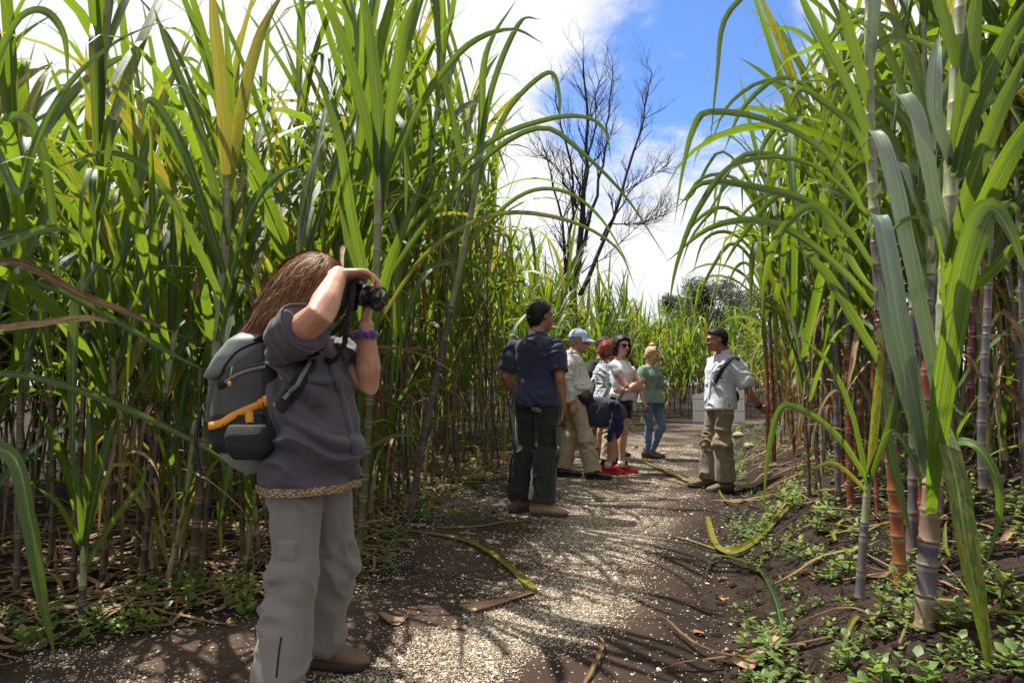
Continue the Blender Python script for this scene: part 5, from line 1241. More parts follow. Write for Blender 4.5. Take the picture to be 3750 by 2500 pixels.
def body(ps, par, mt, prof, th=1.0, hands=(), voxel=.0075, legs=2.0, lth=1.0, jaw=1.0, arms=True):
    mb = MB(); ps.torso(mb, prof); ps.head(mb, jaw)
    for n in 'RL': ps.arm(mb, n, th); ps.leg(mb, n, lth, to=legs)
    for h_ in hands: ps.hand(mb, *h_[0], **h_[1])
    me = remesh(mb, voxel, 3); displace(me, ps.face_fn()); return part('body', me, par, mt)
def cut(prof, t0, t1, drop=True):
    pr = [q for q in prof if q[0] > -.1]; pr = ([(-.45,) + tuple(pr[0][1:])] if drop else [prof[0]]) + pr
    T = [q[0] for q in pr]; I = lambda t: (t,) + tuple(float(np.interp(t, T, [q[i] for q in pr])) for i in (1, 2, 3))
    return [I(t0)] + [q for q in pr if t0 + .03 < q[0] < t1 - .03] + [I(t1)]
def shirt(ps, par, mt, prof, t0, t1=.97, infl=.014, sleeve=.75, sinfl=.018, flare=0.0, belly=0.0, seed=1, amp=.008, f=(26, 5), ax=(.4, .2, 1), voxel=.008, th=1.0, arms='RL', sflare=.012, name='shirt', amp2=.006, extra=None):
    mb = MB(); ps.torso(mb, cut(prof, t0, t1), infl, belly=belly, flare=flare)
    for n in arms: ps.arm(mb, n, th, sinfl, sleeve, cap='flat', flare=sflare)
    me = remesh(mb, voxel, 9, .6); displace(me, folds(seed, amp, ax, f[0], f[1], amp2))
    if extra: displace(me, extra)
    o = part(name, me, par, mt)
    if sleeve < 1.2:
        for n in arms:
            sh_, el_ = ps.J[n + 'sh'], ps.J[n + 'el']; rr = lambda t: float(np.interp(t, [0, .3, .7, 1], [.05, .05, .043, .04])) * ps.k * th + sinfl + sflare * t; mb = MB(); q = sleeve + .03; C, Rr = [], []
            for t, f in ((sleeve - .20, .95), (sleeve - .10, 1.0), (q, 1.03), (q + .004, 1.0), (q - .02, .93), (q - .14, .86)): C.append(sh_.lerp(el_, t)); Rr.append(rr(min(t, sleeve)) * f)
            vs = []; m = 28; T = (el_ - sh_).normalized(); e = T.orthogonal().normalized(); g = T.cross(e)
            for i, (c, r0) in enumerate(zip(C, Rr)):
                for j in range(m): a = 6.2832 * j / m; w_ = 1 + .05 * math.sin(a * 3 + seed) + .03 * math.sin(a * 5 + 2 * seed); vs.append(c + (e * math.cos(a) + g * math.sin(a)) * r0 * w_)
            mb.add(vs, [(i * m + j, i * m + (j + 1) % m, (i + 1) * m + (j + 1) % m, (i + 1) * m + j) for i in range(5) for j in range(m)]); child('sleeve_hem', mb.mesh('sleeve_hem'), o, mt)
    return o
def trousers(ps, par, mt, prof, t1=.12, infl=.012, wide=1.0, to=2.0, seed=2, amp=.010, lth=1.0, voxel=.009, name='trousers', belly=0.0, ankle=None, f=(20, 8)):
    mb = MB(); ps.torso(mb, cut(prof, -.16, t1, False), infl, belly=belly)
    for n in 'RL': ps.leg(mb, n, lth, infl, to, cap='flat', wide=wide)
    me = remesh(mb, voxel, 3); fa = folds(seed, amp, (.55, .3, 1), f[0], f[1]); kz = (ps.J['Rkn'].z + ps.J['Lkn'].z) / 2; az = (ps.J['Ran'].z + ps.J['Lan'].z) / 2
    def fn(co, n): return fa(co, n) * (.7 + .6 * math.exp(-((co[2] - kz) / .12) ** 2) + .9 * math.exp(-((co[2] - az) / .10) ** 2))
    displace(me, fn); return part(name, me, par, mt)
# ---- woman taking pictures, backpack, camera
M['skin_fair'] = skin('skin_fair', (.50, .29, .20)); M['skin_tan'] = skin('skin_tan', (.34, .175, .105)); M['skin_light'] = skin('skin_light', (.56, .34, .25)); M['skin_ruddy'] = skin('skin_ruddy', (.48, .24, .17))
M['hair_auburn'] = hairmat('hair_auburn', (.075, .034, .016), (.34, .17, .08)); M['hair_black'] = hairmat('hair_black', (.006, .005, .005), (.022, .018, .016)); M['hair_brown'] = hairmat('hair_brown', (.03, .02, .015), (.09, .06, .045)); M['hair_red'] = hairmat('hair_red', (.11, .022, .008), (.26, .065, .022)); M['hair_blond'] = hairmat('hair_blond', (.30, .19, .09), (.58, .43, .26)); M['hair_grey'] = hairmat('hair_grey', (.16, .14, .12), (.35, .32, .29))
pf = (.93, -.37)
par = person('woman with long auburn hair raising a camera, plum shirt, grey trousers and backpack')
foot = P(1120, 2480, 2.28); par.location = (foot.x, foot.y, 0)
rt = Vector((-.37, -.93, 0)).normalized()
pelv = P(1130, 1690, 2.28); nk = P(1110, 1222, 2.29)
ov = {'pel': pelv, 'neck': nk, 'head': P(1160, 1062, 2.29), 'Rsh': P(1040, 1262, 2.13), 'Lsh': P(1190, 1290, 2.45), 'Rel': P(1172, 1152, 1.97), 'Rwr': P(1240, 1003, 2.16), 'Lel': P(1352, 1405, 2.38), 'Lwr': P(1338, 1192, 2.30),
      'Rhip': pelv + rt * .070 - Vector((0, 0, .03)), 'Lhip': pelv - rt * .070 - Vector((0, 0, .03)), 'Rkn': P(1085, 2085, 2.17), 'Lkn': P(1235, 2060, 2.40), 'Ran': P(1020, 2480, 2.10), 'Lan': P(1165, 2385, 2.46)}
ps = Pose(par.location, pf, 1.60, ov, (.97, -.22, -.05))
ps.J['Ran'].z = .10; ps.J['Lan'].z = .10
STOUT = [(-.16, .12, .10, 0), (-.06, .174, .145, -.01), (.08, .182, .150, 0), (.25, .172, .140, .01), (.45, .168, .130, .012), (.65, .172, .132, .016), (.80, .168, .112, .004), (.92, .138, .085, -.004), (1.0, .062, .058, -.004)]
STOUT = [(t, hw * .89, hd * .90, yo) for t, hw, hd, yo in STOUT]
bd = body(ps, par, M['skin_fair'], FEM, 1.28, [(('R', (.93, .30, .10), (-.25, .95, -.05), (.05, .1, -1)), dict(curl=(.55, .58, .6, .62), thumb_curl=.4, size=1.12)),
     (('L', (.02, .02, 1), (.10, -1, .05), (.12, .35, .25)), dict(curl=(.30, .30, .32, .35), thumb_curl=.2, spread=.4, size=1.1))], .0048, lth=.85)
face_bits(ps, par, bd, M['hair_brown'], eyes=False)
M['plum'] = cloth('plum_cotton', (.060, .050, .066), .62, var=.08); M['grey_trouser'] = cloth('grey_nylon', (.155, .146, .132), .78, var=.06)
rs_ = np.array(ps.J['Rsh'] - ps.r * .02 - Vector((0, 0, .10))); ls_ = np.array(ps.J['Lsh'])
def pleats(co, n):
    d2 = ((co - rs_) ** 2).sum(); q = math.exp(-d2 / .045); w1 = noise.noise((co[0] * 5, co[1] * 5, co[2] * 3))
    return q * .011 * (abs(math.sin((co[0] * .93 - co[1] * .37 + co[2] * .16) * 62 + 2.4 * w1)) - .6) * (.6 + .6 * w1)
sh = shirt(ps, par, M['plum'], STOUT, -.15, .97, .020, .60, .026, flare=.03, belly=.025, seed=3, amp=.040, f=(30, 3.4), ax=(.6, .1, .8), voxel=.006, sflare=.03, amp2=.012, extra=pleats)
collar(ps, par, M['plum'], .05, open_=.9)
# woven trim along the hem, buttons, chest pocket flap
def trim_mat():
    m, n = mat('woven_trim'); co = objc(n)
    s_ = n('ShaderNodeSeparateXYZ', Vector=co); a = n.math('FRACT', n.math('MULTIPLY', n.math('ADD', s_.outputs[0], n.math('MULTIPLY', s_.outputs[1], .8)), 22.0)); b = n.math('FRACT', n.math('MULTIPLY', s_.outputs[2], 60.0))
    dia = n.math('ADD', n.math('ABSOLUTE', n.math('SUBTRACT', a, .5)), n.math('ABSOLUTE', n.math('SUBTRACT', b, .5)))
    c = n.mix(n.ramp(dia, .38, .44), (.30, .07, .04), (.36, .29, .15)); c = n.mix(n.ramp(dia, .70, .76), c, (.10, .12, .06)); c = n.mix(n.ramp(dia, .16, .2, 1, 0), c, (.55, .50, .38)); c = n.mix(n.ramp(n.noise(co, 160, 2), .4, .6), c, (.08, .05, .03))
    out(n, n('ShaderNodeBsdfPrincipled', Base_Color=c, Roughness=.85)); return m
M['trim'] = trim_mat()
hp = P(1120, 1772, 2.28); me_ = sh.data
# hem trim follows the lower rim of the shirt
cz = hp.z; axr, fwr = ps.r, ps.f
co = np.zeros(len(me_.vertices) * 3, np.float32); me_.vertices.foreach_get('co', co); co = co.reshape(-1, 3) + np.array(par.location)
ctr = np.array(ps.J['pel'] + (ps.J['neck'] - ps.J['pel']) * -.18); zb = co[:, 2].min()
low = co[(co[:, 2] < zb + .05)]; pl = [(math.atan2(*((v - ctr)[[1, 0]])), np.hypot(*(v - ctr)[:2])) for v in low]
mb = MB(); vs = []; n_ = 40
for dz, e in ((.002, .003), (.030, .003)):
    for i in range(n_):
        a = -math.pi + 2 * math.pi * i / n_; rr = [r for (b, r) in pl if abs((b - a + math.pi) % (2 * math.pi) - math.pi) < .16]; r0 = max(rr) if rr else .19
        vs.append((ctr[0] + math.cos(a) * (r0 + e), ctr[1] + math.sin(a) * (r0 + e), zb + dz))
mb.add(vs, [(i, (i + 1) % n_, n_ + (i + 1) % n_, n_ + i) for i in range(n_)]); child('hem_trim', mb.mesh('hem_trim'), sh, M['trim'])
sn = Snap(sh)
sn.band(par, 'button_placket', [(1212, 1330), (1236, 1400), (1262, 1490), (1284, 1580), (1302, 1660)], .034, M['plum'], .004, sub=sh); sn.button([(1222, 1350), (1246, 1430), (1268, 1505), (1284, 1580)], simple('button', (.06, .055, .06), .4), sh)
sn.patch('pocket_flap', [(1120, 1372), (1212, 1385), (1208, 1412), (1122, 1400)], M['plum'], sh, puff=.006); sn.patch('chest_pocket', [(1124, 1398), (1206, 1410), (1204, 1500), (1130, 1490)], M['plum'], sh, .002, puff=.004)
tro = trousers(ps, par, M['grey_trouser'], STOUT, -.02, .020, 1.16, 1.97, seed=5, amp=.017, lth=.98, voxel=.007, belly=.0, f=(22, 6))
# zip-off seams at the knees, cargo pocket flap
for n_ in 'RL':
    kn, an = ps.J[n_ + 'kn'], ps.J[n_ + 'an']; d_ = (an - kn).normalized(); C0 = kn + d_ * .02
    mb = MB(); mb.tube([C0 - d_ * .006, C0, C0 + d_ * .006], [.074, .0765, .074], 24, cap='flat'); child('zip_seam', mb.mesh('zip_seam'), tro, M['grey_trouser'])
tn = Snap(tro); tn.band(par, 'side_seam', [(1100, 1830), (1102, 1900), (1100, 1980), (1092, 2050)], .007, M['grey_trouser'], .002, sub=tro); tn.patch('cargo_pocket', [(1006, 1972), (1094, 1976), (1086, 2060), (1012, 2056)], M['grey_trouser'], tro, .002, puff=.006); tn.band(par, 'shin_seam', [(1030, 2330), (1020, 2400), (1012, 2480)], .006, M['black_cloth'], .001, sub=tro)
M['boot_brown'] = simple('boot_brown', (.135, .088, .055), .75, .15, 40, .3); M['boot_dark'] = simple('boot_dark', (.030, .024, .020), .7, .2, 40, .3)
shoe(par, ps.J['Lan'], (.98, -.18), 1.0, M['boot_brown'], M['boot_dark'], 'boot', .02, M['boot_dark'], L=.27); shoe(par, ps.J['Ran'], (.93, -.37), 1.0, M['boot_brown'], M['boot_dark'], 'boot', .02, M['boot_dark'], L=.27)
# long wavy hair: volume plus strands
mb = MB(); rot = ps.hrot(); k = ps.hk; HB = [ps.hl(.01, -.03, .03), ps.hl(.01, -.08, -.05), ps.hl(.015, -.13, -.13), ps.hl(.02, -.19, -.20), ps.hl(.02, -.23, -.235)]
mb.ell(ps.hl(0, -.022, .034), (.098, .116, .106), rot, 22, 14); mb.tube(HB, [(.095, .095), (.115, .095), (.125, .08), (.10, .05), (.05, .02)], 18, side=ps.hr, cap='round'); mb.ell(ps.hl(.058, .025, .0), (.052, .068, .105), rot); mb.ell(ps.hl(-.055, .02, .0), (.05, .06, .10), rot); mb.ell(ps.hl(.055, .0, -.09), (.05, .06, .07), rot)
me_ = remesh(mb, .007, 4); fw_ = folds(8, .014, (.9, .5, .1), 34, 5, .008); displace(me_, fw_); hr_ = part('hair', me_, par, M['hair_auburn'])
V_ = [v.co.copy() + par.location for v in me_.vertices]; NV = [Vector(v.normal) for v in me_.vertices]; bv = BVHTree.FromPolygons(V_, [tuple(p.vertices) for p in me_.polygons]); tipp = ps.hl(.03, -.30, -.34); hd0 = ps.hl(0, .03, .13)
mb = MB(); r_ = random.Random(3)
for q in range(5200):
    i = r_.randrange(len(V_)); p, n_ = V_[i].copy(), NV[i]
    ly = (p - ps.J['head']).dot(ps.hf)
    if ly > .085: continue
    C = []; L = r_.uniform(.10, .26); sp_ = r_.uniform(.002, .009); am = r_.uniform(.003, .010); seg_ = 10
    for j in range(seg_):
        flow = (tipp - p).normalized() * .75 + (p - hd0).normalized() * .75; flow = (flow - n_ * flow.dot(n_)).normalized(); lat2 = flow.cross(n_); ph = noise.noise(p * 9) * 7
        C.append(p + n_ * (sp_ + (.03 if q % 9 == 0 else .010) * (j / seg_) ** 2 * r_.random()) + lat2 * am * math.sin(j * 1.25 + ph)); p = p + flow * L / seg_
        h = bv.find_nearest(p)
        if h[0] is not None and (p - h[0]).length < .06: n_ = h[1]; p = h[0] + n_ * .001 if (p - tipp).length > .10 else p
    strip(mb, C, [.0020] * (seg_ - 2) + [.0014, .0005], [NVv.cross(Vector((.3, .2, 1))) for NVv in [n_] * seg_], 1, 0, False)
child('strands', mb.mesh('strands'), hr_, M['hair_auburn'])
# purple scrunchie on the left wrist
M['purple'] = cloth('purple_velvet', (.085, .020, .20), .6, sheen=.6); mb = MB(); c0 = ps.J['Lwr'] - Vector((0, 0, .035)); vs, fs = [], []; nu_, nv_ = 36, 8
for i in range(nu_):
    a = 6.2832 * i / nu_; rr = .032 + .004 * math.sin(a * 9); tr_ = .011 + .004 * math.sin(a * 11 + 1)
    for j in range(nv_): b = 6.2832 * j / nv_; vs.append(c0 + Vector((math.cos(a) * (rr + tr_ * math.cos(b)), math.sin(a) * (rr + tr_ * math.cos(b)), tr_ * 1.2 * math.sin(b) + .004 * math.sin(a * 7))))
fs = [(i * nv_ + j, ((i + 1) % nu_) * nv_ + j, ((i + 1) % nu_) * nv_ + (j + 1) % nv_, i * nv_ + (j + 1) % nv_) for i in range(nu_) for j in range(nv_)]; mb.add(vs, fs)
sc_ = add('scrunchie', mb.mesh('scrunchie', [M['purple']])); tag(sc_, 'purple velvet scrunchie on the wrist under the lens', 'scrunchie')
# the camera, held upright
cb = P(1276, 1068, 2.27); cl0 = P(1300, 1072, 2.262); cl1 = P(1392, 1096, 2.225); ld = (cl1 - cl0).normalized(); cu = Vector((0, 0, 1)); cu = (cu - ld * cu.dot(ld)).normalized(); cs_ = ld.cross(cu).normalized(); rotc = Matrix((ld, cs_, cu)).transposed()
cmo = empty('digital_camera', cb, label='black camera with long zoom lens held upright to the face', cat='camera')
def bev(mb, c, half, rot, b=.008):
    mm = MB(); pts = []
    for zz_ in (-1, 1):
        for dz, sc in ((0, 1 - b / half[0]), (b, 1)) if zz_ < 0 else ((b, 1), (0, 1 - b / half[0])):
            pts.append((zz_ * (half[2] - dz), sc, b))
    vs = []
    for z, sc, b_ in pts:
        hx, hy = half[0] - (b if sc < 1 else 0), half[1] - (b if sc < 1 else 0)
        for x, y in ((-hx + b, -hy), (hx - b, -hy), (hx, -hy + b), (hx, hy - b), (hx - b, hy), (-hx + b, hy), (-hx, hy - b), (-hx, -hy + b)): vs.append(Vector(c) + rot @ Vector((x, y, z)))
    fs = [(r * 8 + i, r * 8 + (i + 1) % 8, (r + 1) * 8 + (i + 1) % 8, (r + 1) * 8 + i) for r in range(3) for i in range(8)] + [tuple(reversed(range(8))), tuple(24 + i for i in range(8))]; mb.add(vs, fs)
mb = MB(); bev(mb, cb, (.030, .046, .066), rotc); bev(mb, cb + cu * .05 + ld * .012, (.036, .040, .022), rotc, .010); bev(mb, cb - cs_ * .05 + ld * .004, (.024, .016, .030), rotc, .006); part('camera_body', mb.mesh('cb', (), False), cmo, M['black_plastic'])
mb = MB(); Lp = lambda s_: cl0 + (cl1 - cl0) * s_
mb.tube([Lp(-.1), Lp(.0), Lp(.02), Lp(.46), Lp(.47), Lp(.49), Lp(.5), Lp(.84), Lp(.86), Lp(.90), Lp(.91), Lp(1.0)], [.038, .038, .041, .041, .0425, .0425, .0405, .0405, .043, .043, .045, .045], 28, cap='flat'); le = part('lens', mb.mesh('lens'), cmo, M['lens_black'])
for p_ in le.data.polygons: p_.use_smooth = len(p_.vertices) == 4
mb = MB(); mb.tube([Lp(1.0), Lp(1.004)], [.038, .038], 24); child('lens_glass', mb.mesh('glass'), le, M['glass_dark'])
mb = MB(); mb.tube([Lp(.476), Lp(.486)], [.0432, .0432], 28); child('lens_ring', mb.mesh('lring'), le, simple('lens_ring', (.25, .25, .25), .4))
# braided strap hanging from the camera round the neck
sp1 = spline([P(1292, 1030, 2.20), P(1290, 1080, 2.17), P(1276, 1140, 2.16), P(1240, 1200, 2.17), P(1190, 1228, 2.20), P(1150, 1225, 2.24)], 46); sp2 = spline([P(1268, 1128, 2.24), P(1268, 1200, 2.22), P(1258, 1270, 2.20), P(1225, 1318, 2.20), P(1190, 1310, 2.22), P(1178, 1260, 2.26)], 40)
cso = empty('camera_strap', sp1[0], label='black braided camera strap looping from the camera to the neck', cat='strap')
for S_ in (sp1, sp2):
    for ph in (0, 2.09, 4.19):
        mb = MB(); C = []
        for i, p in enumerate(S_): T = (S_[min(i + 1, len(S_) - 1)] - S_[max(i - 1, 0)]).normalized(); e = T.orthogonal().normalized(); f_ = T.cross(e); C.append(p + (e * math.cos(i * .9 + ph) + f_ * math.sin(i * .9 + ph)) * .0055)
        mb.tube(C, [.006] * len(C), 6); part('cord', mb.mesh('cord'), cso, M['black_cloth'])
# ---- backpack
M['pack_grey'] = cloth('pack_grey', (.058, .058, .056), .7, var=.08); M['pack_sage'] = cloth('pack_sage', (.125, .145, .135), .5, var=.08); M['pack_light'] = cloth('pack_light', (.17, .17, .155), .75); M['pack_orange'] = cloth('pack_orange', (.62, .25, .02), .6); M['mesh_black'] = simple('mesh_black', (.013, .013, .014), .6, .4, 260, .8, .35, bd=.006)
bk = -ps.f; lat = ps.r
def bp(x, z, w=0.0): return P(x + 88, 1460 + (z - 1460) * .95, 2.30) + lat * w          # pack coordinates: picture outline of the middle plane, w towards its right side
bpo = empty('backpack', bp(930, 1700), label='grey hiking backpack with orange straps on the photographer', cat='backpack')
def slab(name, prof, mt, w0, voxel=.008, amp=.004, seed=1, sm=4, par_=None):
    """prof = [(y px, x back, x front, half width)]; rounded body between picture outlines"""
    mb = MB(); vs = []; n = 20
    for (y, xa, xb, hw) in prof:
        a, b = bp(xa, y), bp(xb, y); c = (a + b) / 2; hx = (b - a) / 2
        for i in range(n):
            an = 6.2832 * i / n; cc, ss = math.cos(an), math.sin(an); vs.append(c + hx * math.copysign(abs(cc) ** .6, cc) + lat * (w0 + hw * math.copysign(abs(ss) ** .6, ss)))
    m = len(prof); mb.add(vs, [(r * n + i, (r + 1) * n + i, (r + 1) * n + (i + 1) % n, r * n + (i + 1) % n) for r in range(m - 1) for i in range(n)] + [tuple(range(n)), tuple(reversed([(m - 1) * n + i for i in range(n)]))])
    me = remesh(mb, voxel, sm); displace(me, folds(seed, amp, (.3, .3, 1), 20, 6, amp)); return part(name, me, bpo, mt) if par_ is None else child(name, me, par_, mt)
main = slab('main_compartment', [(1240, 850, 980, .12), (1290, 815, 1000, .15), (1400, 780, 1010, .16), (1520, 765, 1010, .165), (1620, 790, 1000, .16), (1690, 830, 985, .15)], M['pack_grey'], 0, seed=2)
slab('top_lid', [(1212, 850, 960, .09), (1240, 820, 985, .13), (1300, 785, 960, .15), (1360, 765, 880, .155), (1385, 760, 830, .15)], M['pack_sage'], .012, seed=3)
slab('front_pocket', [(1400, 752, 830, .11), (1470, 742, 850, .13), (1560, 752, 860, .13), (1620, 785, 870, .12)], M['pack_grey'], 0, seed=4)
slab('base_panel', [(1620, 800, 1000, .163), (1680, 822, 1000, .165), (1715, 870, 985, .15), (1730, 890, 960, .12)], M['pack_light'], .002, seed=5)
slab('side_pocket', [(1512, 812, 985, .02), (1560, 806, 1010, .03), (1620, 820, 1020, .032), (1650, 850, 1010, .022)], M['mesh_black'], .152, .006, .003, 6)
slab('back_padding', [(1260, 960, 1010, .11), (1320, 970, 1030, .13), (1450, 985, 1040, .14), (1560, 995, 1045, .14)], M['mesh_black'], .03, .007, .003, 7)
pouch = slab('hip_pouch', [(1545, 930, 1050, .035), (1580, 925, 1062, .05), (1630, 930, 1062, .05), (1665, 950, 1040, .035)], M['mesh_black'], .215, .006, .003, 9)
fo = lat
pk = Snap(*[o_ for o_ in bpo.children])
for nm, pl_, wd, mt in [('compression_strap', [(815, 1548), (860, 1520), (915, 1496), (960, 1476), (985, 1462)], .026, 'pack_orange'), ('strap_tail', [(912, 1500), (914, 1525), (917, 1552)], .026, 'pack_orange'), ('rear_strap', [(768, 1560), (790, 1556), (815, 1548)], .026, 'pack_orange'), ('buckle', [(950, 1482), (970, 1471), (995, 1458)], .036, 'pack_orange'),
                        ('zip', [(820, 1392), (870, 1360), (920, 1342), (975, 1330)], .012, 'black_plastic'), ('zip_flap', [(822, 1402), (872, 1370), (922, 1352), (975, 1341)], .012, 'pack_light'), ('lid_seam', [(800, 1390), (830, 1330), (870, 1285), (930, 1255), (975, 1245)], .008, 'black_cloth'), ('pocket_loop', [(800, 1410), (812, 1405), (826, 1400)], .03, 'black_cloth')]:
    pk.band(bpo, nm, pl_, wd, M[mt], .005 if nm != 'buckle' else .010, 14, thick=.005)
for nm, pl_, wd, mt in [('hanging_strap', [bp(745, 1500, .12), bp(738, 1600, .13), bp(745, 1680, .13), bp(760, 1740, .13)], .014, 'black_cloth')]:
    strap(bpo, nm, pl_, wd, M[mt], face=lat, thick=.005)
mb = MB(); z0 = bp(840, 1345, .18); mb.tube([bp(905, 1340, .182), bp(900, 1380, .184), bp(898, 1395, .184)], [.0018] * 3, 5); zp = part('zip_pull', mb.mesh('zp'), bpo, M['pack_light']); mb = MB(); mb.ell(bp(898, 1402, .184), (.007, .005, .009)); child('bead', mb.mesh('bead'), zp, M['pack_orange'])
# shoulder strap over the shirt, under the raised arm
sn.band(bpo, 'shoulder_strap', [(1142, 1296), (1122, 1350), (1090, 1405), (1050, 1460), (1020, 1498)], .048, M['black_cloth'], .010, thick=.010); sn.band(bpo, 'strap_trim', [(1136, 1312), (1116, 1362), (1082, 1415), (1046, 1462)], .014, M['pack_light'], .017)
strap(bpo, 'shoulder_strap', [bp(935, 1238, .12), ps.J['Rsh'] - ps.f * .06 - ps.r * .05 + Vector((0, 0, .07)), ps.J['Rsh'] - ps.r * .06 + ps.f * .04 + Vector((0, 0, .06)), ps.J['Rsh'] - ps.r * .03 + ps.f * .11 - Vector((0, 0, .02))], .055, M['black_cloth'], face=(0, -.3, 1), thick=.012)
M['cord_blue'] = simple('cord_blue', (.10, .12, .22), .5, .3, 120)
mb = MB(); mb.tube(spline([bp(742, 1440, .05), bp(735, 1475, .07), bp(738, 1510, .07), bp(755, 1490, .06)], 12), [.009] * 12, 7); part('carabiner_cord', mb.mesh('cc'), bpo, M['cord_blue'])
# ---- the visitors
def feet(px, py): g = G(px, py, .0); return Vector((g.x, g.y, 0))
def belt_buckle(): pass
# man in navy polo, seen from behind
b = feet(1950, 1882); par = person('man in navy polo shirt and dark cargo trousers seen from behind'); par.location = b
M['navy'] = cloth('navy_pique', (.020, .023, .058), .8, var=.1, sheen=.3); M['dark_cargo'] = cloth('dark_cargo', (.020, .021, .018), .8, var=.15, sheen=.2); M['boot_tan'] = simple('boot_tan', (.30, .195, .105), .8, .15, 30, .3); M['boot_grey'] = simple('boot_grey', (.05, .048, .045), .8, .2, 40, .3)
d0 = b.y
ps = Pose(b, (.42, .9), 1.77, {'pel': (.05, 0, .95), 'neck': (.035, .01, 1.475), 'head': (.06, .05, 1.63), 'Rwr': (.25, .06, .86), 'Rel': (.265, -.05, 1.12), 'Lel': (-.225, -.05, 1.13), 'Lwr': (-.17, .12, .93), 'Rsh': (.218, -.01, 1.388), 'Lsh': (-.152, -.01, 1.388), 'Rhip': (.135, 0, .92), 'Lhip': (-.045, 0, .92), 'Rkn': (.12, .02, .50), 'Ran': (.10, -.05, .09), 'Lkn': (-.09, .04, .50), 'Lan': (-.15, .05, .09)}, (.86, .5, -.02))
bd = body(ps, par, M['skin_tan'], MALE, 1.12, [(('R', (-.1, .25, -1), (.2, .9, .1), (-.9, .1, 0)), dict(curl=(.5, .55, .6, .6))), (('L', (.5, .6, -.6), (.3, .6, .5), (.8, -.2, -.2)), dict())], .0075, lth=.92)
WIDE = [(t, a * 1.05, c * 1.04, y) for t, a, c, y in MALE]
shirt(ps, par, M['navy'], WIDE, -.10, .97, .018, .80, .022, seed=11, amp=.018, f=(20, 4), ax=(.25, .1, 1), th=1.12, sflare=.012, belly=.01, flare=.05); collar(ps, par, M['navy'], .04, open_=.6)
tr_ = trousers(ps, par, M['dark_cargo'], WIDE, -.02, .014, 1.3, 1.93, seed=12, amp=.022, lth=1.06)
for sd, n in ((1, 'R'),):
    kn, hp = ps.J[n + 'kn'], ps.J[n + 'hip']; c = kn.lerp(hp, .32) + ps.r * .10; mb = MB(); mb.box(c, (.004, .065, .075), Matrix((ps.r, ps.f, Vector((0, 0, 1)))).transposed()); mm = remesh(mb, .007, 4); child('cargo_pocket', mm, tr_, M['dark_cargo'])
shoe(par, ps.J['Ran'], (.97, -.15), 1.06, M['boot_tan'], M['boot_grey'], 'boot', .03, M['boot_dark']); shoe(par, ps.J['Lan'], (.75, .55), 1.06, M['boot_brown'], M['boot_grey'], 'boot', .03, M['boot_dark'])
ps.hair(par, M['hair_black'], hairline(.50, .12, -.12, -.95), .010, .004, 60, tufts=700, tl=.016); face_bits(ps, par, bd, M['hair_black'])
# keys and snack wrapper at the back pocket
sw_ = Snap(tr_); c = sw_(1967, 1494, .004) or ps.loc(.02, -.15, .95); r_ = random.Random(2); mb = MB(); vs = []
for j in range(4):
    for i in range(8): vs.append(c + Vector((.012 * i - .042, -.006 * r_.random() - .002, .011 * j - .016 - .003 * i)) + Vector((0, -.007 * r_.random(), 0)))
mb.add(vs, [(j * 8 + i, j * 8 + i + 1, j * 8 + i + 9, j * 8 + i + 8) for j in range(3) for i in range(7)]); o = add('snack_wrapper', mb.mesh('snack_wrapper', [simple('foil', (.30, .30, .22), .3, .6, 60, .6, .6, .3)], False)); tag(o, 'crinkled shiny wrapper sticking out of a back trouser pocket', 'wrapper')

# elderly man with pale blue cap
b = feet(2118, 1752); par = person('elderly man in pale blue cap, white striped shirt and khaki trousers'); par.location = b
M['white_stripe'] = cloth('white_stripe', (.62, .60, .57), .85, stripes=[((0, 1, 0), .022, (.40, .37, .35), .25), ((1, 0, 0), .022, (.42, .39, .37), .2)]); M['khaki'] = cloth('khaki', (.36, .29, .195), .85); M['cap_blue'] = cloth('cap_blue', (.42, .51, .68), .85); M['leather_black'] = simple('leather_black', (.012, .012, .014), .35, .2, 60, .3, .5)
ps = Pose(b, (.96, -.12), 1.70, {'Rkn': (.10, .09, .50), 'Ran': (.10, .17, .085), 'Lkn': (-.10, -.08, .50), 'Lan': (-.12, -.18, .09), 'pel': (0, -.04, .94), 'Rhip': (.09, -.04, .91), 'Lhip': (-.09, -.04, .91), 'neck': (0, -.05, 1.475), 'head': (0, .02, 1.615), 'Rsh': (.170, -.06, 1.385), 'Lsh': (-.170, -.06, 1.385), 'Rel': (.24, -.14, 1.13), 'Rwr': (.23, -.06, .89), 'Lel': (-.24, -.08, 1.13), 'Lwr': (-.22, .05, .90)}, (.96, -.25, -.12))
bd = body(ps, par, M['skin_ruddy'], MALE, 1.0, [(('R', (.1, 0, -1), (1, 0, 0), (0, 1, 0)), dict()), (('L', (.1, 0, -1), (1, 0, 0), (0, -1, 0)), dict())], .0075)
shirt(ps, par, M['white_stripe'], MALE, .06, .97, .018, 1.9, .022, belly=.075, seed=21, amp=.024, f=(16, 4), ax=(.5, .3, .8), sflare=.006); collar(ps, par, M['white_stripe'], .045, open_=.8)
trousers(ps, par, M['khaki'], MALE, .14, .016, 1.25, 1.95, seed=22, amp=.020, belly=.03)
for n, d in (('R', (1, -.12)), ('L', (1, -.05))): shoe(par, ps.J[n + 'an'], d, 1.04, M['leather_black'], M['black_rubber'], 'shoe', 0, M['black_rubber'])
ps.hair(par, M['hair_grey'], hairline(.55, .2, -.02, -.65), .004, .004, 40, tufts=60, tl=.012); face_bits(ps, par, bd, M['hair_grey'])
mb = MB(); mb.ell(ps.hl(0, .085, -.048), (.03, .016, .008), ps.hrot()); mb.ell(ps.hl(0, .068, -.095), (.03, .028, .022), ps.hrot()); child('beard', remesh(mb, .006, 2), bd, M['hair_grey'])
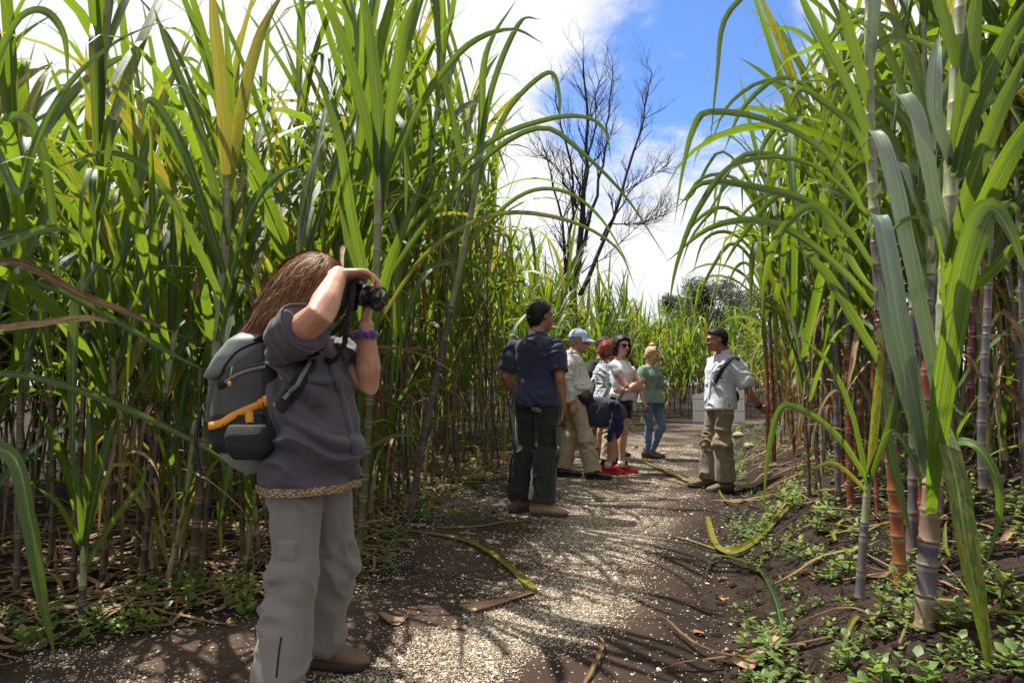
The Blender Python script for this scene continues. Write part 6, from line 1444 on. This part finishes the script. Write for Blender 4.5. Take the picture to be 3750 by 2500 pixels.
# cap: crown and visor
cp_ = empty('cap', ps.hl(0, -.01, .06), label='pale blue baseball cap on the elderly man', cat='cap'); mb = MB(); vs, fs = [], []; nu_, nv_ = 28, 9; k = ps.k
for j in range(nv_ + 1):
    th = (j / nv_) * math.pi / 2 * .98
    for i in range(nu_): a = 6.2832 * i / nu_; vs.append(ps.hl(.091 * math.cos(a) * math.cos(th) ** .55, .108 * math.sin(a) * math.cos(th) ** .55 - .012, .038 + .094 * math.sin(th) + .006 * math.cos(a * 2) + .003 * math.sin(a * 9 + j)))
fs = [(j * nu_ + i, j * nu_ + (i + 1) % nu_, (j + 1) * nu_ + (i + 1) % nu_, (j + 1) * nu_ + i) for j in range(nv_) for i in range(nu_)]; fs.append(tuple(nv_ * nu_ + i for i in range(nu_))); mb.add(vs, fs); cr = part('crown', mb.mesh('crown'), cp_, M['cap_blue'])
mb = MB(); vs = []; n_ = 14
for lay in (0, -.004):
    for q in range(5):
        for i in range(n_ + 1): a = math.pi * (.12 + .76 * i / n_); rr = .100 + .078 * q / 4; vs.append(ps.hl(.086 * math.cos(a) * (1 + .05 * q), (.10 + .085 * q / 4 * math.sin(a) ** .7) * math.sin(a) - .004, .046 + lay - .028 * (q / 4) - .022 * math.cos(a) ** 2 * (q / 4)))
m_ = n_ + 1; fs = [(L_ * 5 * m_ + q * m_ + i, L_ * 5 * m_ + q * m_ + i + 1, L_ * 5 * m_ + (q + 1) * m_ + i + 1, L_ * 5 * m_ + (q + 1) * m_ + i) for L_ in (0, 1) for q in range(4) for i in range(n_)] + [(4 * m_ + i, 4 * m_ + i + 1, 9 * m_ + i + 1, 9 * m_ + i) for i in range(n_)]; mb.add(vs, fs); part('visor', mb.mesh('visor'), cp_, M['cap_blue'])
mb = MB(); mb.ell(ps.hl(.012, .092, .088), (.016, .006, .018), ps.hrot(), 8, 6); child('emblem', mb.mesh('emblem'), cr, M['navy'])
# waist pouch
wp = empty('waist_pouch', ps.loc(.12, .1, .95), label='black leather waist pouch on the elderly man', cat='pouch'); mb = MB(); rotp = Matrix((ps.r, ps.f, Vector((0, 0, 1)))).transposed(); mb.ell(ps.loc(.15, .085, .965), (.05, .10, .075), rotp); mb.ell(ps.loc(.14, .10, .93), (.05, .085, .06), rotp); me_ = remesh(mb, .007, 3); displace(me_, folds(5, .005, (0, 1, .3), 18, 8)); part('pouch_body', me_, wp, M['leather_black'])
ring_band(wp, 'belt', ps.loc(0, -.035, 1.0), ps.r, ps.f, .185, .165, .035, M['leather_black'])

# bearded man in black t-shirt
b = feet(2225, 1678); par = person('bearded man in black t-shirt and khaki shorts behind the plaid shirt'); par.location = b
M['black_tee'] = cloth('black_tee', (.011, .010, .012), .85); M['khaki_short'] = cloth('khaki_short', (.30, .245, .175), .85)
ps = Pose(b, (.9, .35), 1.75, {'Rel': (.26, -.24, 1.19), 'Rwr': (.20, -.02, 1.04), 'pel': (.02, -.09, .95), 'Rhip': (.11, -.09, .92), 'Lhip': (-.07, -.09, .92), 'neck': (.02, -.08, 1.475), 'head': (.0, -.03, 1.63), 'Rsh': (.18, -.09, 1.388), 'Lsh': (-.17, -.08, 1.388), 'Rkn': (.10, -.14, .50), 'Ran': (.10, -.20, .09), 'Lkn': (-.06, .08, .5), 'Lan': (-.06, .18, .09)}, (.95, .28, -.05))
bd = body(ps, par, M['skin_ruddy'], MALE, 1.0, [(('R', (.6, .4, -.6), (.4, .3, .6), (-.3, .9, 0)), dict()), (('L', (.1, 0, -1), (1, 0, 0), (0, -1, 0)), dict())], .008)
shirt(ps, par, M['black_tee'], MALE, -.12, .97, .014, .62, .018, seed=31, amp=.007); trousers(ps, par, M['khaki_short'], MALE, .02, .016, 1.2, .92, seed=32, name='shorts')
for n, d in (('R', (.95, .2)), ('L', (1, 0))): shoe(par, ps.J[n + 'an'], d, 1.04, M['boot_brown'], M['boot_dark'], 'boot', .06, None)
ps.hair(par, M['hair_brown'], hairline(.48, .12, -.10, -.90), .014, .006, 50, tufts=400, tl=.02); face_bits(ps, par, bd, M['hair_brown'])
mb = MB(); mb.ell(ps.hl(0, .045, -.075), (.055, .055, .045), ps.hrot()); mb.ell(ps.hl(0, .088, -.045), (.03, .016, .008), ps.hrot()); child('beard', remesh(mb, .007, 2), bd, M['hair_brown'])
def glasses(ps, label, frame, lens, y=.100, z=.010, sz=1.0, arms=True, dz_arm=0.0):
    o = empty('sunglasses', ps.hl(0, y, z), label=label, cat='sunglasses'); k = ps.k
    for sx in (-1, 1):
        mb = MB(); n = 18; vs = []
        for lay in (0, .003):
            for i in range(n): a = 6.2832 * i / n; r_ = 1 - .10 * math.sin(a + .5 * sx); vs.append(ps.hl(sx * .033 + .026 * sz * math.cos(a) * r_, y + .002 - .010 * abs(.033 + sx * .026 * math.cos(a) - .01) / .05 + lay, z + .022 * sz * math.sin(a)))
        mb.add(vs, [tuple(reversed(range(n))), tuple(n + i for i in range(n))] + [(i, (i + 1) % n, n + (i + 1) % n, n + i) for i in range(n)]); part('lens', mb.mesh('lens', (), False), o, lens)
        if arms: mb = MB(); mb.tube([ps.hl(sx * .058, y - .012, z + .008), ps.hl(sx * .078, .04, z + .008 + dz_arm), ps.hl(sx * .083, -.012, z + .004 + dz_arm)], [.0032 * k] * 3, 6); part('temple_arm', mb.mesh('arm'), o, frame)
    mb = MB(); mb.tube([ps.hl(-.010, y + .002, z + .006), ps.hl(0, y + .006, z + .009), ps.hl(.010, y + .002, z + .006)], [.003 * k] * 3, 6); part('bridge', mb.mesh('bridge'), o, frame)
M['orange_frame'] = simple('orange_frame', (.60, .30, .12), .4); glasses(ps, 'sunglasses with pale orange arms on the bearded man', M['orange_frame'], M['glass_dark'])
strap(par, 'pack_strap', [ps.loc(.11, .10, 1.30), ps.loc(.12, .07, 1.43), ps.loc(.12, -.04, 1.475), ps.loc(.12, -.17, 1.40), ps.loc(.12, -.22, 1.28)], .05, simple('strap_grey', (.06, .06, .062), .8), face=(0, 0, 1), thick=.012)
dp = empty('daypack', ps.loc(.02, -.30, 1.05), label='black daypack on the bearded man', cat='backpack'); mb = MB(); mb.tube([ps.loc(.02, -.27, .98), ps.loc(.02, -.29, 1.08), ps.loc(.02, -.28, 1.25), ps.loc(.02, -.25, 1.38)], [(.12, .07), (.14, .10), (.14, .09), (.10, .05)], 16, side=ps.r, cap='round'); part('pack_body', remesh(mb, .01, 3), dp, M['black_cloth'])

# red-haired visitor in plaid shirt
b = feet(2228, 1706); par = person('red-haired visitor in light patterned short-sleeved shirt and khaki trousers'); par.location = b
M['plaid'] = cloth('plaid', (.50, .58, .62), .85, stripes=[((1, .3, 0), .055, (.10, .27, .38), .22), ((.2, 1, 0), .05, (.34, .05, .10), .10), ((1, -.4, 0), .037, (.70, .70, .68), .35), ((0, 0, 1), .045, (.12, .16, .12), .10), ((.6, .8, .3), .08, (.09, .09, .20), .10)])
ps = Pose(b, (.85, .45), 1.62, {'Rel': (.235, -.05, 1.13), 'Rwr': (.13, .19, 1.12), 'pel': (0, -.03, .95), 'neck': (0, -.02, 1.475), 'head': (.0, .04, 1.625), 'Ran': (.11, -.10, .085), 'Rkn': (.1, -.03, .5), 'Lan': (-.09, .14, .085), 'Lkn': (-.09, .1, .5)}, (.85, .5, -.15))
bd = body(ps, par, M['skin_ruddy'], MALE, 1.02, [(('R', (.2, .95, .1), (-.2, .1, 1), (-.9, .1, 0)), dict()), (('L', (.1, 0, -1), (1, 0, 0), (0, -1, 0)), dict())], .008)
shirt(ps, par, M['plaid'], MALE, -.22, .97, .026, .86, .030, seed=41, amp=.014, sflare=.012, flare=.02); collar(ps, par, M['plaid'], .045, open_=.8); trousers(ps, par, M['khaki'], MALE, .0, .016, 1.25, 1.96, seed=42, amp=.018)
for n, d in (('R', (.9, -.3)), ('L', (.95, .1))): shoe(par, ps.J[n + 'an'], d, 1.0, M['boot_dark'], M['black_rubber'], 'shoe', 0, M['black_cloth'])
ps.hair(par, M['hair_red'], hairline(.40, .0, -.25, -.85), .040, .022, 60, tufts=700, tl=.045); face_bits(ps, par, bd, M['hair_red'])

# woman with sunglasses, white t-shirt, arms crossed
b = feet(2248, 1732); par = person('black-haired woman in white t-shirt, black shorts and red sneakers with arms crossed'); par.location = b
M['white_tee'] = cloth('white_tee', (.72, .71, .74), .85); M['black_short'] = cloth('black_short', (.010, .010, .012), .85); M['red_shoe'] = simple('red_shoe', (.55, .018, .014), .55, .12, 90, .25); M['red_sole'] = simple('red_sole', (.62, .025, .02), .6, .08); M['white_sock'] = cloth('white_sock', (.72, .70, .70), .9)
d_ = b.y
ps = Pose(b, (.72, -.69), 1.65, {'Rel': P(2300, 1425, d_ - .22), 'Rwr': P(2352, 1392, d_ - .16), 'Lel': P(2356, 1420, d_ - .02), 'Lwr': P(2292, 1430, d_ - .27), 'Ran': (.09, -.02, .10), 'Lan': (-.10, .05, .10), 'head': (0, .02, 1.632)}, (.42, -.9, -.06), (.10, 0, 0))
bd = body(ps, par, M['skin_light'], FEM, 1.05, [(('R', (.45, .85, -.05), (-.2, -.1, 1), (-.8, .4, 0)), dict(curl=(.4, .4, .4, .4), size=.9)), (('L', (-1, .05, -.05), (0, .1, 1), (.1, .95, 0)), dict(curl=(.16, .18, .2, .2), size=.95))], .007, lth=1.0)
shirt(ps, par, M['white_tee'], FEM, -.02, .955, .013, .34, .009, sflare=.0, seed=51, amp=.012, f=(22, 5), ax=(.3, .1, 1), belly=.022); trousers(ps, par, M['black_short'], FEM, .08, .013, 0, .52, seed=52, name='shorts', amp=.006)
for n, d in (('R', (.9, -.45)), ('L', (.92, -.35))):
    sk_ = shoe(par, ps.J[n + 'an'], d, .96, M['red_shoe'], M['red_sole'], 'sneaker', -.01, M['black_cloth']); a = ps.J[n + 'an']; mb = MB(); mb.tube([a - Vector((0, 0, .02)), a + Vector((0, 0, .02)), a + Vector((0, 0, .045))], [.044, .043, .044], 16, cap='flat'); part('sock', mb.mesh('sock'), par, M['white_sock']); dv = Vector((d[0], d[1], 0)).normalized(); ca = project(Vector((a.x, a.y, .062)) + dv * .015 - Vector((0, .04, 0))); Snap(sk_).band(par, 'shoe_mark', [(ca[0] - 6, ca[1] - 2), (ca[0] + 3, ca[1] + 5), (ca[0] + 14, ca[1] + 2), (ca[0] + 25, ca[1] - 3)], .012, M['black_cloth'], .003, 10, sub=sk_)
ps.hair(par, M['hair_black'], hairline(.46, .10, -.25, -.9), .024, .006, 16, tufts=120, tl=.03); face_bits(ps, par, bd, M['hair_black'], eyes=False)
mb = MB()
for sx in (-1, 1): mb.tube([ps.hl(sx * .075, .015, .045), ps.hl(sx * .092, -.005, -.01), ps.hl(sx * .090, -.01, -.07), ps.hl(sx * .075, .0, -.115)], [(.028, .03), (.026, .045), (.024, .045), (.01, .02)], 12, side=ps.hr, cap='round')
mb.tube([ps.hl(0, -.09, .02), ps.hl(0, -.095, -.05), ps.hl(0, -.08, -.11)], [(.07, .03), (.08, .035), (.06, .02)], 14, side=ps.hr, cap='round'); me_ = remesh(mb, .006, 3); displace(me_, folds(6, .006, (1, 0, 0), 50, 6)); part('side_hair', me_, par, M['hair_black'])
glasses(ps, 'large dark sunglasses worn by the black-haired woman', M['black_plastic'], M['glass_dark'], sz=1.1)
# navy shoulder bag, its strap and the jacket tied to it
M['bag_navy'] = cloth('bag_navy', (.030, .037, .062), .8, sheen=.25); M['jacket_navy'] = cloth('jacket_navy', (.012, .016, .062), .8, sheen=.2); M['leather_tan'] = simple('leather_tan', (.40, .19, .10), .5); M['strap_grey2'] = cloth('strap_grey2', (.13, .13, .125), .8)
bc = P(2212, 1512, d_ - .26); bg = empty('shoulder_bag', bc, label='navy shoulder bag with tan piping hanging at the hip', cat='bag'); mb = MB()
mb.tube([P(2160, 1520, d_ - .28), P(2185, 1508, d_ - .28), P(2220, 1510, d_ - .28), P(2255, 1515, d_ - .27), P(2275, 1505, d_ - .26)], [(.10, .15), (.10, .185), (.11, .18), (.10, .15), (.06, .10)], 18, side=(0, 1, 0), cap='round'); me_ = remesh(mb, .008, 4); displace(me_, folds(7, .008, (.7, 0, .7), 16, 6)); part('bag_body', me_, bg, M['bag_navy'])
mb = MB(); mb.tube(spline([P(2158, 1495, d_ - .39), P(2170, 1482, d_ - .40), P(2190, 1480, d_ - .40), P(2195, 1495, d_ - .41), P(2183, 1512, d_ - .41)], 14), [.006] * 14, 6); part('piping', mb.mesh('piping'), bg, M['leather_tan'])
strap(bg, 'bag_strap', [P(2262, 1468, d_ - .32), P(2280, 1440, d_ - .30), P(2300, 1412, d_ - .25)], .04, M['strap_grey2'], face=(.2, -1, 0)); strap(bg, 'bag_strap', [P(2206, 1462, d_ - .28), P(2228, 1424, d_ - .20), P(2238, 1404, d_ - .12)], .04, M['strap_grey2'], face=(0, -1, 0)); strap(bg, 'bag_strap', [P(2300, 1308, d_ + .02), P(2308, 1316, d_ - .06), P(2318, 1340, d_ - .10)], .035, M['black_cloth'], face=(.3, -1, .3))
jk = empty('jacket', P(2258, 1470, d_ - .36), label='navy jacket tied over the shoulder bag with sleeves hanging down', cat='jacket'); mb = MB()
mb.tube([P(2240, 1475, d_ - .42), P(2258, 1480, d_ - .44), P(2272, 1500, d_ - .42)], [(.03, .03), (.042, .04), (.03, .03)], 12, cap='round')
mb.tube([P(2258, 1480, d_ - .43), P(2252, 1530, d_ - .43), P(2240, 1570, d_ - .42), P(2232, 1612, d_ - .41)], [(.03, .022), (.045, .024), (.045, .022), (.028, .015)], 12, side=(1, 0, 0), cap='round'); mb.tube([P(2262, 1480, d_ - .43), P(2270, 1530, d_ - .43), P(2268, 1570, d_ - .42), P(2262, 1602, d_ - .41)], [(.028, .022), (.048, .026), (.048, .024), (.022, .015)], 12, side=(1, 0, 0), cap='round')
me_ = remesh(mb, .007, 3); displace(me_, folds(9, .014, (1, .2, .1), 26, 4)); part('jacket_body', me_, jk, M['jacket_navy'])

# blond woman in green top and jeans
b = feet(2388, 1680); par = person('blond woman in loose sage green top, jeans and brown ankle boots looking down'); par.location = b
M['sage'] = cloth('sage_jersey', (.155, .225, .19), .85, sheen=.2); M['jeans'] = cloth('jeans', (.115, .175, .275), .8, var=.28); M['boot_ankle'] = simple('boot_ankle', (.11, .058, .032), .6, .2, 30, .3)
ps = Pose(b, (.55, -.83), 1.62, {'Rel': (.225, -.02, 1.12), 'Rwr': (.21, .06, .87), 'Lel': (-.22, -.05, 1.12), 'Lwr': (-.21, .05, .87), 'Rkn': (.08, .03, .50), 'Ran': (.09, -.01, .09), 'Lkn': (-.13, .10, .50), 'Lan': (-.07, -.08, .09), 'head': (.0, .045, 1.615)}, (.72, -.62, -.28))
bd = body(ps, par, M['skin_light'], FEM, .95, [(('R', (.1, -.1, -1), (.55, -.8, 0), (.8, .5, 0)), dict(curl=(.6, .6, .6, .6))), (('L', (.1, 0, -1), (.5, -.8, 0), (-.8, -.5, 0)), dict(curl=(.5, .5, .5, .5)))], .007)
shirt(ps, par, M['sage'], FEM, -.16, .93, .020, .78, .030, seed=61, amp=.022, f=(26, 2.4), ax=(.85, .5, .05), flare=.10, sflare=.02, arms='R'); trousers(ps, par, M['jeans'], FEM, .05, .006, 0, 1.98, seed=62, amp=.008, name='jeans', f=(40, 8))
for n, d in (('R', (.85, -.5)), ('L', (.85, -.45))): shoe(par, ps.J[n + 'an'], d, .98, M['boot_ankle'], M['boot_dark'], 'ankle_boot', .06)
ps.hair(par, M['hair_blond'], hairline(.50, .14, -.05, -.7), .012, .006, 20, tufts=140, tl=.03); face_bits(ps, par, bd, M['hair_brown'])
mb = MB(); mb.ell(ps.hl(0, -.045, .135), (.042, .042, .038), ps.hrot()); me_ = remesh(mb, .006, 2); displace(me_, folds(3, .010, (0, 0, 1), 40, 10)); part('hair_bun', me_, par, M['hair_blond'])
strap(par, 'top_strap', [ps.loc(-.10, .09, 1.33), ps.loc(-.115, .06, 1.43), ps.loc(-.11, .0, 1.462), ps.loc(-.10, -.08, 1.40)], .008, M['black_cloth'], face=(0, -.5, 1))
glasses(ps, 'round dark sunglasses pushed up on the blond hair', M['black_plastic'], M['glass_dark'], y=.055, z=.112, sz=.8, arms=False)
pho = MB(); pho.box(ps.J['Rwr'] + Vector((.03, -.035, -.11)), (.006, .03, .05), Matrix.Rotation(.5, 3, 'Z')); o = add('phone', pho.mesh('phone', [simple('phone_grey', (.10, .10, .11), .3)], False)); tag(o, 'small grey phone in the hand of the blond woman', 'phone')

# the guide
b = feet(2636, 1792); par = person('guide in pale shirt and olive cargo trousers reaching back to a cane'); par.location = b
M['pale_shirt'] = cloth('pale_shirt', (.46, .49, .54), .85, var=.05); M['olive'] = cloth('olive_cargo', (.185, .145, .095), .85, var=.14)
d_ = b.y
ps = Pose(b, (-.93, -.25), 1.66, {'pel': (.0, -.03, .95), 'neck': (0, -.085, 1.475), 'head': (0, .0, 1.62), 'Rsh': (.165, -.07, 1.388), 'Lsh': (-.165, -.11, 1.388), 'Rhip': (.088, -.03, .92), 'Lhip': (-.088, -.03, .92), 'Lel': P(2742, 1432, d_ - .18), 'Lwr': P(2783, 1492, d_ - .12), 'Rel': (.21, -.10, 1.12), 'Rwr': (.19, -.08, .88), 'Lkn': (-.09, .02, .5), 'Lan': (-.085, -.02, .085), 'Rkn': (.09, .05, .5), 'Ran': (.10, .07, .085)}, (-.985, -.02, -.14))
bd = body(ps, par, M['skin_tan'], MALE, .97, [(('L', (.85, .1, -.40), (.3, -.1, .9), (.1, .95, .1)), dict(curl=(.15, .4, .5, .55))), (('R', (-.1, 0, -1), (-1, 0, 0), (0, -1, 0)), dict())], .007)
gsh = shirt(ps, par, M['pale_shirt'], MALE, -.16, .97, .022, .84, .030, seed=71, amp=.028, f=(18, 4.5), ax=(.6, .2, .75), sflare=.018, flare=.03); collar(ps, par, M['pale_shirt'], .05, open_=1.0)
tr_ = trousers(ps, par, M['olive'], MALE, -.04, .016, 1.3, 1.95, seed=72, amp=.022)
rt_ = Matrix((ps.r, ps.f, Vector((0, 0, 1)))).transposed(); st_ = Snap(tr_)
st_.patch('cargo_pocket', [(2632, 1610), (2690, 1608), (2690, 1668), (2634, 1672)], M['olive'], tr_, puff=.012); st_.patch('pocket_flap', [(2628, 1598), (2694, 1596), (2694, 1622), (2630, 1624)], M['olive'], tr_, .012, puff=.010)
st_.patch('cargo_pocket', [(2630, 1545), (2690, 1545), (2690, 1590), (2630, 1590)], M['olive'], tr_, puff=.006)
ss_ = Snap(gsh); ss_.band(par, 'button_placket', [(2612, 1320), (2606, 1360), (2600, 1420), (2594, 1470), (2592, 1500)], .03, M['pale_shirt'], .003, sub=gsh)
ss_.patch('chest_pocket', [(2632, 1362), (2668, 1358), (2668, 1402), (2634, 1404)], M['pale_shirt'], gsh, puff=.006); ss_.band(par, 'pocket_logo', [(2636, 1376), (2642, 1384), (2648, 1386)], .012, M['black_cloth'], .014, 8, sub=gsh)
for n, d in (('L', (-.95, -.2)), ('R', (-.98, .1))): shoe(par, ps.J[n + 'an'], d, 1.04, M['boot_brown'], M['boot_dark'], 'boot', .03, M['boot_dark'])
ps.hair(par, M['hair_black'], hairline(.46, .10, -.12, -.92), .009, .003, 40, tufts=500, tl=.014); face_bits(ps, par, bd, M['hair_black'])
ss_.band(par, 'shoulder_strap', [(2708, 1316), (2690, 1308), (2668, 1322), (2644, 1352), (2624, 1388), (2614, 1410)], .045, M['black_cloth'], .010, 9)
gb = empty('sling_bag', ps.loc(.0, -.18, .98), label='small black sling bag behind the back of the guide', cat='bag'); mb = MB(); mb.ell(ps.loc(0, -.19, 1.0), (.09, .05, .08), rt_); part('bag_body', remesh(mb, .008, 3), gb, M['black_cloth'])
wv = (ps.J['Lwr'] - ps.J['Lel']).normalized(); wt_ = empty('wrist_watch', ps.J['Lwr'] - wv * .02, label='black watch on the outstretched wrist of the guide', cat='watch'); mb = MB(); c = ps.J['Lwr'] - wv * .025; mb.tube([c - wv * .013, c + wv * .013], [.034, .033], 18); part('band', mb.mesh('band'), wt_, M['black_rubber']); mb = MB(); mb.ell(c + Vector((0, -.012, .030)), (.018, .016, .008)); part('dial', mb.mesh('dial'), wt_, M['black_plastic'])
